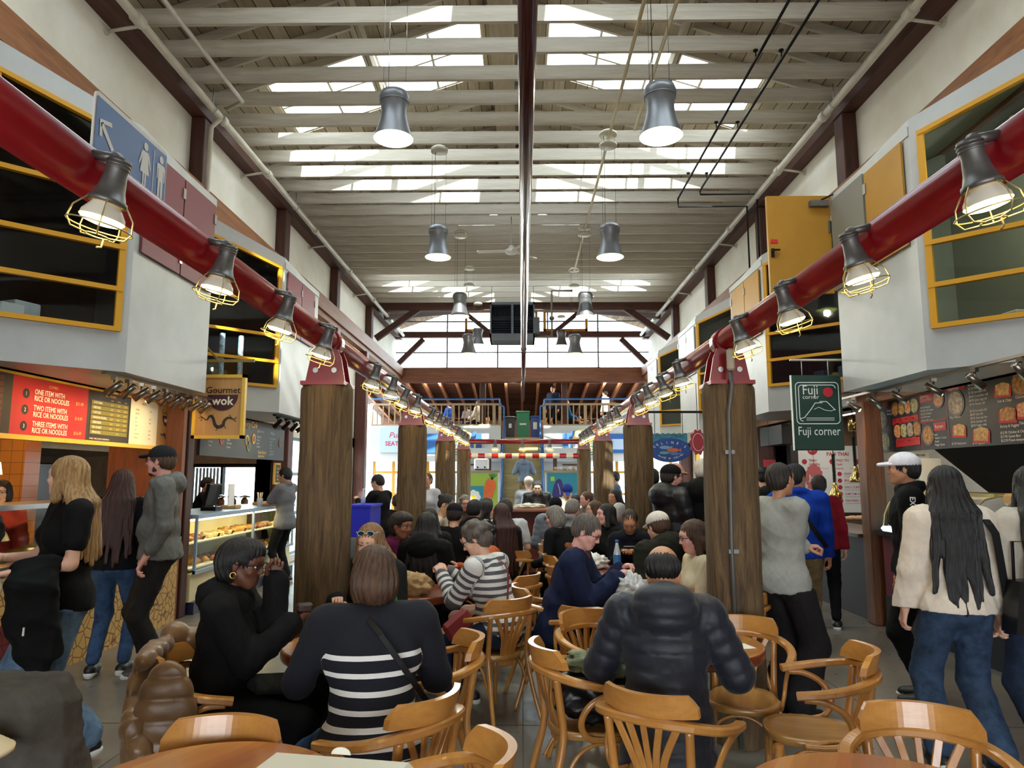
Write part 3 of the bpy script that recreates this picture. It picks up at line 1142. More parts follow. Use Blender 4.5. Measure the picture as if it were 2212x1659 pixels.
# ================================================================== storage boxes with windows, on both sides
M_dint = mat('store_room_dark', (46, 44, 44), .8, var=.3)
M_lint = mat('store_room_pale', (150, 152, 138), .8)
def storage_box(s, yc, length, label, doors, door_mat, levels, interior, sfrom=.06, sto=.72, hasdoor=True):
 t = thing('storage_box', label, 'storage box', (s * 3.5, yc, 2.44))
 xc, xw = 3.22, 4.4
 D = xw - xc
 z0, z1, z2 = 2.44, 4.47, 5.0
 mb = MB()
 ye = yc + length
 def ang(u, z, off=0.0):      # point on the slanting face, u metres back along both axes
  return (s * (xc + u - off * .7071), yc - u - off * .7071, z)
 def topz(u):
  return z1 + .08 + (z2 - z1) * u / D
 # face parallel to the hall, with door opening left plain (doors sit proud of it)
 mb.add([(s * xc, yc, z0), (s * xc, ye, z0), (s * xc, ye, z1), (s * xc, yc, z1 + .08)], [(0, 1, 2, 3)])
 # end return
 mb.add([(s * xc, ye, z0), (s * xw, ye, z0), (s * xw, ye, z2), (s * xc, ye, z1)], [(0, 1, 2, 3)])
 # slanting face in strips round the window hole
 wl = lambda u: levels[-1] + (z2 - z1) * (u - sfrom) / D * .8
 for (ua, ub, f0, f1) in ((0, sfrom, lambda u: z0, topz), (sfrom, sto, lambda u: z0, lambda u: levels[0]), (sfrom, sto, wl, topz), (sto, D, lambda u: z0, topz)):
  mb.add([ang(ua, f0(ua)), ang(ub, f0(ub)), ang(ub, f1(ub)), ang(ua, f1(ua))], [(0, 1, 2, 3)])
  mb.add([ang(ua, f0(ua), -.05), ang(ub, f0(ub), -.05), ang(ub, f1(ub), -.05), ang(ua, f1(ua), -.05)], [(3, 2, 1, 0)])
 # soffit and lid
 mb.add([ang(0, z0), ang(D, z0), (s * xw, ye, z0), (s * xc, ye, z0)], [(0, 1, 2, 3)])
 mb.add([ang(0, z1 + .08), ang(D, z2 + .08), (s * xw, ye, z2), (s * xc, ye, z1)], [(0, 1, 2, 3)])
 mb.build('shell', M_boxw, t)
 # lining
 mb = MB()
 e = .06
 mb.add([(s * (xc + e), yc + .05, z0 + e), (s * (xc + e), ye - e, z0 + e), (s * (xc + e), ye - e, z1 - e), (s * (xc + e), yc + .05, z1)], [(0, 1, 2, 3)])
 mb.add([(s * (xw - .02), yc - 1.0, z0 + e), (s * (xw - .02), ye - e, z0 + e), (s * (xw - .02), ye - e, z2), (s * (xw - .02), yc - 1.0, z2)], [(0, 1, 2, 3)])
 mb.add([(s * (xc + e), ye - e, z0 + e), (s * xw, ye - e, z0 + e), (s * xw, ye - e, z2 - e), (s * (xc + e), ye - e, z1 - e)], [(0, 1, 2, 3)])
 mb.add([ang(.1, z0 + e, -.06), ang(D, z0 + e, -.06), (s * xw, ye, z0 + e), (s * (xc + e), ye, z0 + e)], [(0, 1, 2, 3)])
 mb.add([ang(.1, z1 + .02, -.06), ang(D, z2, -.06), (s * xw, ye, z2 - .05), (s * (xc + e), ye, z1 - .05)], [(0, 1, 2, 3)])
 mb.build('lining', interior, t)
 # window
 fr = MB()
 w = .038
 def bar(ua, za, ub, zb):
  a, b_ = Vector(ang(ua, za, .012)), Vector(ang(ub, zb, .012))
  fr.obox((a + b_) / 2, (.05, (b_ - a).length + w, w) if abs(ub - ua) > .01 else (.05, (b_ - a).length + w, w), frame(b_ - a, (0, 0, 1) if abs(ub - ua) > .01 else (s * .7, .7, 0)))
 for z in levels[:-1]:
  bar(sfrom, z, sto, z)
 bar(sfrom, wl(sfrom), sto, wl(sto))
 bar(sfrom, levels[0], sfrom, wl(sfrom))
 bar(sto, levels[0], sto, wl(sto))
 fo = fr.build('window_frame', M_yellow, t)
 g = MB()
 g.add([ang(sfrom, levels[0]), ang(sto, levels[0]), ang(sto, wl(sto)), ang(sfrom, wl(sfrom))], [(0, 1, 2, 3)])
 gp = g.build('window_pane', M_glass, t)
 # doors
 for (ya, yb, za, zb) in doors:
  d = MB()
  d.box((s * (xc - .012), ya, za), (s * (xc - .03), yb, zb))
  dd = d.build('door', door_mat, t)
  h = MB()
  for z in (za + .15, zb - .15):
   h.box((s * (xc - .028), yb - .03, z - .05), (s * (xc - .04), yb + .02, z + .05))
  h.build('hinge', M_metal, dd)
 # light trim line round the face
 mb = MB()
 mb.box((s * (xc - .012), yc, z1 - .06), (s * (xc + .01), ye, z1 + .02))
 mb.build('edge_strip', M_boxw, t)
 return t
LV = [2.78, 3.11, 3.46, 3.9, 4.4]
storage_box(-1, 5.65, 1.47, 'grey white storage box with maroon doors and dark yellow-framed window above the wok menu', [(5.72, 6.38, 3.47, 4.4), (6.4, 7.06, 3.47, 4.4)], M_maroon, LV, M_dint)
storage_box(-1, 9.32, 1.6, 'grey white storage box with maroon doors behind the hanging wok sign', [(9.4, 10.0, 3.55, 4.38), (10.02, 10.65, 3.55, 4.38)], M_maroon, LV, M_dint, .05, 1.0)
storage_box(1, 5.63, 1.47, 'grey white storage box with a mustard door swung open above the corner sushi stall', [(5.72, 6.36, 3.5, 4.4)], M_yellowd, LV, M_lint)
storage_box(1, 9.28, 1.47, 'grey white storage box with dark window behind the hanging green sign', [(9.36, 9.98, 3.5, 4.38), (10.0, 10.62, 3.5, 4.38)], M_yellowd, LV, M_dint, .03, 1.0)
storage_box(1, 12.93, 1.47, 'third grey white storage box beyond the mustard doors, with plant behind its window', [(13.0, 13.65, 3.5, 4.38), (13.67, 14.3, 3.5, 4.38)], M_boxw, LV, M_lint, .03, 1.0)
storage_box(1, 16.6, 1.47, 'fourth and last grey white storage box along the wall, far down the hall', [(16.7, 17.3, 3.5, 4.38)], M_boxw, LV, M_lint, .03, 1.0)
# open mustard door leaf with closer and lever
t = thing('open_door_leaf', 'mustard yellow door leaf swung wide open above the pipe, with closer and lever handle', 'door', (3.2, 7.14, 3.47))
mb = MB()
mb.box((2.55, 7.12, 3.46), (3.2, 7.165, 4.5))
mb.build('leaf', M_yellowd, t)
mb = MB()
mb.box((2.98, 7.06, 4.37), (3.17, 7.12, 4.43))
mb.build('closer_body', M_cast, t)
mb = MB()
mb.tube([(3.1, 7.08, 4.44), (3.25, 7.03, 4.5), (3.42, 6.9, 4.52)], .009, 6)
mb.build('closer_arm', M_black, t)
mb = MB()
mb.box((2.57, 7.1, 3.84), (2.6, 7.12, 3.93))
mb.box((2.57, 7.07, 3.9), (2.65, 7.09, 3.915))
mb.build('lever_handle', M_black, t)
mb = MB()
mb.box((2.57, 7.112, 3.99), (2.64, 7.12, 4.03))
mb.build('red_sticker', mat('sticker_red', (190, 36, 30), .5), t)
mb = MB()
for z in (3.6, 4.1):
 mb.box((3.17, 7.1, z), (3.23, 7.125, z + .12))
mb.build('hinge', M_metal, t)
mb = MB()   # open doorway into the first box on that side
mb.box((3.19, 6.4, 3.47), (3.225, 7.08, 4.42))
tag(mb.build('door_opening', mat('doorway_grey', (126, 122, 112), .7)), 'pale doorway panel exposed beside the open mustard door', 'doorway')
# ragged things kept in the store rooms
def junk(x, y, z, n, seed, label):
 r = random.Random(seed)
 cols = [(150, 120, 80), (200, 200, 200), (60, 70, 90), (120, 60, 50), (190, 185, 160)]
 for i in range(n):
  mb = MB()
  w, d, h = r.uniform(.12, .26), r.uniform(.12, .25), r.uniform(.1, .24)
  mb.obox((0, 0, h / 2), (w, d, h), rotz(r.uniform(-.5, .5)), bev=.008)
  k = r.randrange(5)
  o = mb.build('stored_box', mat('stored_%d' % k, cols[k], .6))
  o.location = (x + r.uniform(-.1, .1), y + i * .28 - .3, z)
  tag(o, '%s box behind yellow framed glass %s' % (('brown', 'white', 'navy', 'rust', 'cream')[k], label + ', ' + ('first', 'second', 'third', 'fourth')[i] + ' along'), 'box', 'boxes stored %s' % label)
for s, yc, lab in ((-1, 5.65, 'over the wok stall'), (-1, 9.32, 'in the second room with maroon doors'), (1, 5.63, 'over the sushi stall'), (1, 9.28, 'in the room behind the green sign')):
 junk(s * 4.02, yc - .1, 2.76, 3, yc * 10 + s, lab)
# lamp inside the pale store room
t = thing('store_room_lamp', 'white enamel dome lamp hanging inside the storage room behind yellow framed glass', 'lamp', (3.9, 5.35, 4.1))
mb = MB()
mb.lathe([(.02, .2), (.04, .16), (.05, .1), (.16, .04), (.18, 0)], (3.85, 5.3, 4.2))
mb.build('shade', mat('enamel_white', (225, 235, 225), .3), t)
mb = MB()
mb.ball((3.85, 5.3, 4.23), .04)
mb.build('bulb', emis('store_bulb', (255, 240, 190), 14), t)
ld = bpy.data.lights.new('store_light', 'POINT')
ld.energy = 7
ld.color = (.95, 1, .8)
ld.shadow_soft_size = .05
lo = bpy.data.objects.new('store_light', ld)
COL.objects.link(lo)
lo.location = (3.85, 5.3, 4.1)
# long corrugated display of white-blue film in the second window: hanging striped tube cloth
mb = MB()
for i in range(3):
 mb.tube([(-3.62 - .17 * i, 8.95 - .17 * i, z) for z in (2.82, 3.0, 3.2, 3.4)], .035, 8)
tag(mb.build('patterned_curtain_strip', mat('patterned_film', (196, 206, 214), .5, var=.9, vscale=14, col2=(70, 120, 150))), 'white and blue patterned film strips hanging inside the second storage window', 'film')
# ================================================================== log posts, steel caps and the red lamp pipes
LOGS = {}
for s, side, xx in ((-1, 'wok', -1.27), (1, 'sushi', 1.33)):
 nth = ('first', 'second', 'third', 'fourth')
 for i, y in enumerate((4.6, 8.2, 11.8, 15.4)):
  t = thing('log_post', '%s weathered log post from the viewer on the %s side, red steel cap' % (nth[i], side), 'post', (xx, y, 0))
  r = .165 if i < 3 else .15
  n, rows = 48, 60
  vs = []
  rr = random.Random(i * 7 + s)
  ph = [rr.uniform(0, 6) for _ in range(6)]
  ztop = 2.2
  for k in range(rows + 1):
   z = ztop * k / rows
   for a in range(n):
    an = 2 * PI * a / n
    q = r * (1.02 - .03 * z / 2.2) + .006 * math.sin(3 * an + ph[0] + z) + .004 * math.sin(7 * an + ph[1] + 2 * z)
    p = Vector((math.cos(an) * 3.2, math.sin(an) * 3.2, z * .9 + i * 9))
    q += .008 * mnoise.noise(p * 2.2)
    if k == rows:
     q -= .022
    if k == rows - 1:
     q -= .002
    if abs((an - ph[2]) % (2 * PI)) < .1:      # long drying crack
     q -= .012
    vs.append((q * math.cos(an), q * math.sin(an), z))
  fs = [(k * n + a, k * n + (a + 1) % n, (k + 1) * n + (a + 1) % n, (k + 1) * n + a) for k in range(rows) for a in range(n)]
  mb = MB()
  mb.add(vs, fs, 0, True)
  mb.add(vs[-n:], [tuple(range(n))])
  mb.build('trunk', M_log, t, world=False)
  c = MB()
  c.box((-.14, -.15, 2.18), (.14, .15, 2.205))
  for yy in (-.075, .075):
   c.prism([(-.13, 2.2), (.13, 2.2), (.1, 2.36), (.075, 2.42), (-.075, 2.42), (-.1, 2.36)], 'y', yy - .008, yy + .008)
  c.box((-.06, -.07, 2.2), (.06, .07, 2.4))
  c.tube([(0, -.075, 2.48), (0, .075, 2.48)], .083, 20)
  c.build('steel_cap', M_red, t, world=False)
  for xx2 in (-.06, .06):
   b2 = MB()
   b2.cyl((xx2, -.083, 2.28), (xx2, -.1, 2.28), .018, n=8)
   b2.build('bolt', M_metal, t, world=False)
 t = thing('lamp_pipe', 'glossy dark red pipe carrying cage lamps over the log posts, %s side' % side, 'pipe', (xx, 6, 2.48))
 mb = MB()
 mb.tube([(xx, -2.5, 2.48), (xx, 15.4, 2.48)], .071, 32)
 for y in (1.0, 4.6, 8.2, 11.8, 15.35):
  mb.cyl((xx, y - .05, 2.48), (xx, y + .05, 2.48), .079, n=32)
 mb.build('pipe_run', M_red, t)
# electric conduit up the first post by the sushi stall
t = thing('post_conduit', 'grey conduit with clips running up the first log post beside the woman in grey', 'conduit', (1.3, 4.42, 0))
mb = MB()
mb.tube([(1.28, 4.415, .02), (1.27, 4.415, 1.2), (1.285, 4.415, 2.0), (1.31, 4.41, 2.16), (1.31, 4.44, 2.3)], .014, 8)
mb.build('tube_run', mat('conduit_grey', (92, 92, 90), .5, metal=.3), t)
for z in (.5, 1.15, 1.75):
 m3 = MB()
 m3.box((1.25, 4.405, z - .012), (1.31, 4.43, z + .012))
 m3.build('clip', M_cast, t)
mb = MB()
mb.obox((1.31, 4.42, 2.33), (.045, .04, .14), bev=.012)
mb.build('junction_box', mat('junction_beige', (190, 180, 160), .4), t)
# ================================================================== caged lamps
M_bulbglow = emis('lamp_glow_warm', (255, 214, 120), 18)
M_bulbglass = mat('reflector_white', (226, 220, 205), .3)
M_cage = mat('cage_wire_lamplit', (196, 182, 130), .35, metal=.6)  # galvanised wire, the bulb's yellow light put into its colour
def make_cage_lamp():
 t = thing('cage_lamp', '', 'lamp')
 mb = MB()
 mb.cyl((0, .0, 0), (.07, 0, 0), .014)
 mb.ball((.07, 0, -.0), .019, 10)
 mb.cyl((.075, -.02, 0), (.075, .02, 0), .012)
 mb.build('swivel_arm', M_cast, t, world=False)
 mb = MB()
 mb.lathe([(.0, .0), (.03, 0), (.031, -.03), (.029, -.045), (.036, -.09), (.045, -.118), (.05, -.12), (.052, -.132), (.046, -.134)], (.082, 0, 0), 22)
 for z in (-.006, -.016, -.026):
  mb.lathe([(.031, z), (.034, z - .003), (.031, z - .006)], (.082, 0, 0), 22)
 mb.build('lamp_housing', M_cast, t, world=False)
 mb = MB()
 mb.lathe([(.034, -.128), (.04, -.14), (.056, -.165), (.058, -.178)], (.082, 0, 0), 22, mi=0)
 mb.lathe([(.058, -.178), (.05, -.186), (.03, -.191), (0.001, -.193)], (.082, 0, 0), 22, mi=1)
 mb.build('bulb', [M_bulbglass, M_bulbglow], t, world=False)
 mb = MB()
 c = Vector((.082, 0, 0))
 for k in range(5):
  a = 2 * PI * k / 5 + .3
  d = Vector((math.cos(a), math.sin(a), 0))
  mb.tube([c + d * .05 + Vector((0, 0, -.128)), c + d * .078 + Vector((0, 0, -.165)), c + d * .084 + Vector((0, 0, -.2)), c + d * .07 + Vector((0, 0, -.222)), c + d * .03 + Vector((0, 0, -.226))], .0024, 5)
 for r_, z in ((.084, -.2), (.03, -.226)):
  mb.tube([c + Vector((r_ * math.cos(2 * PI * k / 20), r_ * math.sin(2 * PI * k / 20), z)) for k in range(20)], .0024, 5, closed=True)
 mb.tube([c + Vector((.0, .03, -.226)), c + Vector((.0, .03, -.25)), c + Vector((.0, .012, -.255))], .003, 5)
 mb.build('wire_cage', M_cage, t, world=False)
 return t
cl0 = make_cage_lamp()
used = False
nth = ['first', 'second', 'third', 'fourth', 'fifth', 'sixth', 'seventh', 'eighth', 'ninth', 'tenth', 'eleventh', 'twelfth', 'thirteenth', 'fourteenth', 'fifteenth', 'sixteenth']
for s, side, xx in ((-1, 'wok', -1.27), (1, 'sushi', 1.33)):
 k = 0
 for bay in range(4):
  for j in range(4):
   y = (1.88 if s < 0 else 1.8) + 3.62 * bay + (.74 if s < 0 else .7) * j
   if y > 15:
    continue
   lab = '%s lit cage lamp from the viewer on the %s side red pipe' % (nth[k], side)
   o = cl0 if not used else clone(cl0)
   used = True
   ang = (0 if s < 0 else PI) + random.uniform(-.12, .12)
   o.location = (xx - s * .066, y, 2.5)
   o.rotation_euler = (0, random.uniform(.2, .42), ang)
   tag(o, lab, 'lamp', 'cage lamps on the %s pipe' % side)
   k += 1
# ---------------------------------------------------------------- cross bars between the last posts
t = thing('cross_pipe', 'dark red steel pipe spanning between the last two log posts', 'pipe', (0, 15.4, 2.34))
mb = MB()
mb.tube([(-1.25, 15.25, 2.345), (1.3, 15.25, 2.345)], .055, 20)
mb.build('pipe_run', M_red, t)
for i, px in enumerate((1070, 1128, 1187)):
 x = atY(px, 960, 15.2).x
 o = clone(cl0, (x, 15.19, 2.36), -PI / 2, ('cage lamp on the cross pipe above the %s' % ('carrot panel', 'stairs', 'aubergine panel')[i]))
 o['group'] = 'cage lamps on the cross pipe'
M_stripe = None
m, b, L = base_mat('red_white_bands')
tc = nm(m, 'ShaderNodeTexCoord')
sp = nm(m, 'ShaderNodeSeparateXYZ')
L(tc.outputs['Object'], sp.inputs[0])
md = nm(m, 'ShaderNodeMath', operation='PINGPONG')
md.inputs[1].default_value = .145
L(sp.outputs[0], md.inputs[0])
gt = nm(m, 'ShaderNodeMath', operation='GREATER_THAN')
gt.inputs[1].default_value = .0725
L(md.outputs[0], gt.inputs[0])
mx = nm(m, 'ShaderNodeMix', data_type='RGBA')
mx.inputs[6].default_value = lin((176, 26, 40))
mx.inputs[7].default_value = lin((228, 214, 198))
L(gt.outputs[0], mx.inputs[0])
L(mx.outputs[2], b.inputs['Base Color'])
b.inputs['Roughness'].default_value = .3
mb = MB()
mb.tube([(-1.12, 15.25, 2.04), (1.2, 15.25, 2.04)], .055, 20)
tag(mb.build('striped_barrier_pole', m), 'red and white banded pole spanning between the last log posts', 'pole')
# ================================================================== pendant lamps
M_shade = mat('pendant_grey', (112, 112, 116), .4, metal=.5)
M_shadein = emis('pendant_glow', (214, 240, 120), .35, (216, 226, 150))
M_pbulb = emis('pendant_bulb', (236, 255, 170), 4)
def make_pendant():
 t = thing('pendant_lamp', '', 'lamp')
 mb = MB()
 pr = [(.13, .47), (.145, .43), (.148, .41), (.142, .38), (.128, .33), (.122, .27), (.13, .2), (.15, .12), (.176, .05), (.192, 0)]
 mb.lathe([(0, .47)] + pr, n=36)
 mb.lathe([(.1435, .375), (.1455, .37), (.143, .365)], n=36)
 mb.build('shade', M_shade, t, world=False)
 mb = MB()
 mb.lathe([(.189, .001), (.172, .05), (.146, .12), (.126, .2), (.118, .27), (0.0, .3)], n=36)
 mb.build('inner_reflector', M_shadein, t, world=False)
 mb = MB()
 mb.ball((0, 0, .15), .06)
 mb.build('bulb', M_pbulb, t, world=False)
 return t
p0 = make_pendant()
PEND = [((850, 300), 6.5, -1), ((1428, 295), 6.0, 1), ((946, 556), 10.2, -1), ((1318, 556), 9.75, 1), ((993, 684), 13.9, -1), ((1265, 684), 13.65, 1), ((1012, 765), 16.4, -1), ((1242, 765), 16.6, 1), ((1032, 745), 19.9, -1), ((1213, 747), 21.6, 1)]
used = False
for k, ((px, py), y, s) in enumerate(PEND):
 P = atY(px, py, y)
 o = p0 if not used else clone(p0)
 used = True
 o.location = P
 pair = ('first', 'second', 'third', 'fourth', 'fifth')[k // 2]
 tag(o, 'grey bell pendant lamp, %s pair from the viewer, %s side' % (pair, 'wok' if s < 0 else 'sushi'), 'lamp', 'bell pendant lamps')
 cb = MB()
 ztop = 6.5
 cb.cyl((P.x - .06, y, P.z + .46), (P.x - .06, y, ztop), .004, n=5)
 cb.cyl((P.x + .1, y + .05, P.z + .46), (P.x + .1, y + .05, ztop), .0025, n=5)
 cb.cyl((P.x - .1, y - .05, P.z + .46), (P.x - .1, y - .05, ztop), .0025, n=5)
 cb.build('suspension_cable', M_cast, o)
 c2 = MB()
 c2.lathe([(0, .06), (.09, .06), (.13, .03), (.13, 0), (0, -.005)], (P.x, y, ztop), 20)
 c2.build('ceiling_plate', mat('plate_cream', (206, 200, 180), .4), o)
 ld = bpy.data.lights.new('pendant_light', 'POINT')
 ld.energy = 10
 ld.color = (1, .95, .75)
 ld.shadow_soft_size = .06
 lo = bpy.data.objects.new('pendant_light', ld)
 COL.objects.link(lo)
 lo.parent = o
 lo.location = (0, 0, -.06)
# ================================================================== restroom sign
M_signblue = mat('sign_blue', (54, 108, 176), .45)
M_signw = mat('sign_white', (228, 228, 224), .5)
t = thing('restroom_sign', 'blue restroom sign with arrow and two white figures standing above the red pipe', 'sign', (-1.3, 2.2, 2.55))
O = Vector((-1.285, 1.995, 2.548))
W, H = .435, .215
mb = MB()
pts = []
for cx, cy, a0 in ((W - .02, H - .02 + .015, 0), (.02, H - .02 + .015, 90), (.02, .02, 180), (W - .02, .02, 270)):
 for k in range(5):
  a = math.radians(a0 + 22.5 * k)
  pts.append((1.995 + cx + .02 * math.cos(a), 2.535 + cy + .02 * math.sin(a)))
mb.prism(pts, 'x', -1.292, -1.286)
mb.build('panel', M_signw, t)
mb = MB()
for y in (2.06, 2.36):
 mb.box((-1.3, y - .012, 2.5), (-1.288, y + .012, 2.58))
 mb.cyl((-1.286, y, 2.562), (-1.28, y, 2.562), .006, n=8)
mb.build('mounting_bracket', M_metal, t)
bd = Board(O, (0, 1, 0), (0, 0, 1), W, H)
bd.rect(M_signblue, .015, .015, .985, .93, d=.001)
# arrow
bd.line(M_signw, [(.23, .3), (.08, .58)], .017, d=.0025)
bd.line(M_signw, [(.08, .38), (.07, .6), (.2, .66)], .015, d=.0025)
def figure(bd, m, u, sc, dress):
 w = bd.W
 def p(x, y):
  return (u + x * sc / w, .12 + y * sc / bd.H)
 bd.disc(m, *p(0, .148), .014 * sc / w, .014 * sc / bd.H, d=.0025)
 if dress:
  bd.poly(m, [p(-.018, .13), p(-.026, .12), p(-.04, .075), p(-.033, .073), p(-.018, .108), p(-.03, .05), p(-.012, .05), p(-.012, 0), p(-.002, 0), p(-.002, .05), p(.002, .05), p(.002, 0), p(.012, 0), p(.012, .05), p(.03, .05), p(.018, .108), p(.033, .073), p(.04, .075), p(.026, .12), p(.018, .13)], d=.0025)
 else:
  bd.poly(m, [p(-.02, .13), p(-.028, .122), p(-.028, .07), p(-.021, .07), p(-.02, .11), p(-.017, .11), p(-.017, 0), p(-.003, 0), p(-.002, .065), p(.002, .065), p(.003, 0), p(.017, 0), p(.017, .11), p(.02, .11), p(.021, .07), p(.028, .07), p(.028, .122), p(.02, .13)], d=.0025)
figure(bd, M_signw, .66, .97, True)
figure(bd, M_signw, .9, .97, False)
bd.line(M_signw, [(.785, .15), (.785, .85)], .004, d=.0025)
bd.build(t)
# ================================================================== hanging wok sign
M_ply = wood('sign_plywood', (196, 150, 92), (176, 128, 74), 'z', .5, .8, bump=0)
M_framey = mat('frame_gold', (226, 180, 60), .4)
M_ink = mat('ink_black', (30, 24, 22), .5)
M_purple = mat('ink_plum', (60, 22, 34), .5)
def wok_logo(bd, u, v, sc, ink, bowl, paper, small=False):
 bd.text(ink, 'Gourmet', u, v + .15 * sc, .115 * sc * bd.H, align='CENTER', sx=1.0 if small else 1.0, bold=.012)
 n = 20
 bd.poly(bowl, [(u + .24 * sc * math.cos(PI + PI * k / n), v + .13 * sc + .2 * sc * math.sin(PI + PI * k / n)) for k in range(n + 1)], d=.004)
 bd.text(paper, 'wok', u, v + .005 * sc, .15 * sc * bd.H, align='CENTER', bold=.02, d=.006)
def dragon(bd, m, u, v, sc):
 P = [(-.3, .06), (-.22, .02), (-.16, .08), (-.1, .05), (-.05, -.06), (.02, -.09), (.1, -.06), (.12, .0), (.18, .05), (.26, .045), (.31, .02)]
 Q = []
 for i in range(len(P) - 1):
  for k in range(6):
   t_ = k / 6
   p0_, p1_, p2_, p3_ = P[max(i - 1, 0)], P[i], P[i + 1], P[min(i + 2, len(P) - 1)]
   f = lambda a, b_, c, d: .5 * (2 * b_ + (-a + c) * t_ + (2 * a - 5 * b_ + 4 * c - d) * t_ * t_ + (-a + 3 * b_ - 3 * c + d) * t_ ** 3)
   Q.append((u + sc * f(p0_[0], p1_[0], p2_[0], p3_[0]), v + sc * f(p0_[1], p1_[1], p2_[1], p3_[1])))
 n = len(Q)
 bd.line(m, Q, [.006 + .03 * sc * math.sin(PI * i / n) for i in range(n)], d=.004)
 for a in ((-.3, .06, -.36, .09), (-.3, .06, -.37, .05), (-.3, .06, -.33, .0), (.3, .03, .36, .06), (.26, .05, .22, .1), (.0, -.09, -.03, -.15), (.12, -.05, .16, -.12), (-.12, .05, -.1, .11), (.31, .02, .35, -.01)):
  bd.line(m, [(u + sc * a[0], v + sc * a[1]), (u + sc * a[2], v + sc * a[3])], .008 * sc, d=.004)
t = thing('hanging_wok_sign', 'hanging plywood sign with gold frame, wok logo and dragon', 'sign', (-3.29, 7.62, 2.0))
sx0, sx1, sz0, sz1 = -3.56, -3.0, 2.005, 2.7
mb = MB()
mb.box((sx0 + .02, 7.6, sz0 + .02), (sx1 - .02, 7.63, sz1 - .02))
mb.build('panel', M_ply, t)
mb = MB()
for a in ((sx0, sz0, sx1, sz0 + .035), (sx0, sz1 - .035, sx1, sz1), (sx0, sz0, sx0 + .035, sz1), (sx1 - .035, sz0, sx1, sz1)):
 mb.box((a[0], 7.585, a[1]), (a[2], 7.645, a[3]))
mb.build('gold_frame', M_framey, t)
mb = MB()
mb.box((-3.62, 7.6, 2.84), (-2.92, 7.63, 2.87))
for x in (sx0 + .06, sx1 - .06):
 mb.cyl((x, 7.615, 2.7), (x, 7.615, 2.85), .005, n=6)
mb.obox((-3.4, 7.615, 2.95), (.3, .02, .02), Matrix.Rotation(.8, 3, 'Y'))
mb.build('hanger_bar', mat('bracket_olive', (130, 110, 50), .5), t)
bd = Board((sx0, 7.598, sz0), (1, 0, 0), (0, 0, 1), sx1 - sx0, sz1 - sz0)
wok_logo(bd, .57, .52, 1.25, M_ink, M_purple, mat('paper_cream', (238, 226, 200), .6))
dragon(bd, M_ink, .5, .27, 1.0)
bd.build(t)
# ================================================================== wok menu boards (above the counter)
M_menured = mat('menu_red', (176, 28, 38), .5)
M_menudk = mat('menu_charcoal', (44, 40, 36), .5)
M_olive = mat('menu_olive', (122, 118, 44), .5)
M_cream = mat('menu_cream', (240, 228, 200), .55)
M_gold = mat('menu_gold_text', (240, 190, 90), .5)
M_textw = mat('menu_white_text', (245, 240, 228), .5)
M_brownrow = mat('menu_brown_row', (98, 42, 36), .5)
t = thing('wok_menu_board', 'long gold framed wok menu of red, charcoal, olive and cream panels above the counter', 'menu board', (-4.1, 6.5, 1.9))
# tilted slightly: bottom back
ya, yb, za, zb = 4.6, 8.38, 1.93, 2.43
mb = MB()
mb.box((-4.14, ya, za), (-4.11, yb, zb))
mb.build('panel', M_menudk, t)
mb = MB()
for a in ((ya, za - .03, yb, za + .01), (ya, zb - .01, yb, zb + .03), (yb - .03, za, yb + .01, zb)):
 mb.box((-4.15, a[0], a[1]), (-4.085, a[2], a[3]))
mb.build('gold_frame', M_framey, t)
bd = Board((-4.108, ya, za), (0, 1, 0), (0, 0, 1), yb - ya, zb - za)
bu = lambda y: (y - ya) / (yb - ya)
yred0, yred1, yg1, yc1 = 5.62, 6.62, 7.36, 7.92
bd.rect(M_menured, bu(yred0), 0, bu(yred1), 1)
bd.rect(M_cream, bu(yg1), 0, bu(yc1), 1)
bd.rect(M_ply, bu(yc1), 0, 1, 1)
bd.text(M_gold, 'COMBO', bu((yred0 + yred1) / 2), .86, .035, align='CENTER')
for k, (a, pr) in enumerate((('ONE ITEM', '$11.49'), ('TWO ITEMS', '$14.49'), ('THREE ITEMS', '$16.49'))):
 v = .68 - .27 * k
 bd.disc(M_ink, bu(5.78), v + .03, .011, d=.003)
 bd.text(M_textw, str(k + 1), bu(5.78), v + .0, .045, align='CENTER', d=.005)
 bd.text(M_textw, a + ' WITH', bu(5.88), v + .04, .062, sx=.86, bold=.012, d=.005)
 bd.text(M_textw, 'RICE OR NOODLES', bu(5.88), v - .07, .062, sx=.86, bold=.012, d=.005)
 bd.text(M_gold, pr, bu(6.44), v - .04, .045, sx=.9, d=.005)
bd.text(M_gold, 'SIDE ORDER', bu(6.99), .9, .032, align='CENTER')
for u, w_ in ((7.02, 'SMALL'), (7.14, 'MEDIUM'), (7.26, 'LARGE')):
 bd.text(M_gold, w_, bu(u), .83, .016, align='CENTER')
for k, (a, p3) in enumerate((('CHOW MEIN', ('$5.49', '$7.49', '$10.49')), ('FRIED RICE', ('$5.49', '$7.49', '$10.49')), ('CHOP SUEY', ('$6.49', '$8.49', '$10.49')), ('SHANGHAI NOODLE', ('$6.49', '$8.49', '$11.49')), ('GREEN BEAN', ('$6.49', '$10.49', '$14.49')), ('FISH OR MEAT', ('$6.49', '$12.49', '$14.49')), ('SPRING ROLL', ('', '$1.99', '')))):
 v = .72 - .095 * k
 bd.rect(M_olive, bu(6.68), v, bu(7.32), v + .08)
 bd.text(M_textw, a, bu(6.71), v + .02, .03, sx=.8, d=.005, bold=.01)
 for u, p_ in zip((7.02, 7.14, 7.26), p3):
  if p_:
   bd.text(M_gold, p_, bu(u), v + .02, .024, sx=.8, align='CENTER', d=.005)
bd.text(M_textw, 'NO MSG - ITEMS COOKED IN VEGETABLE OIL', bu(6.68), .05, .02, sx=.8, d=.005, bold=.01)
bd.text(M_ink, 'DRINKS', bu(7.62), .88, .026, align='CENTER')
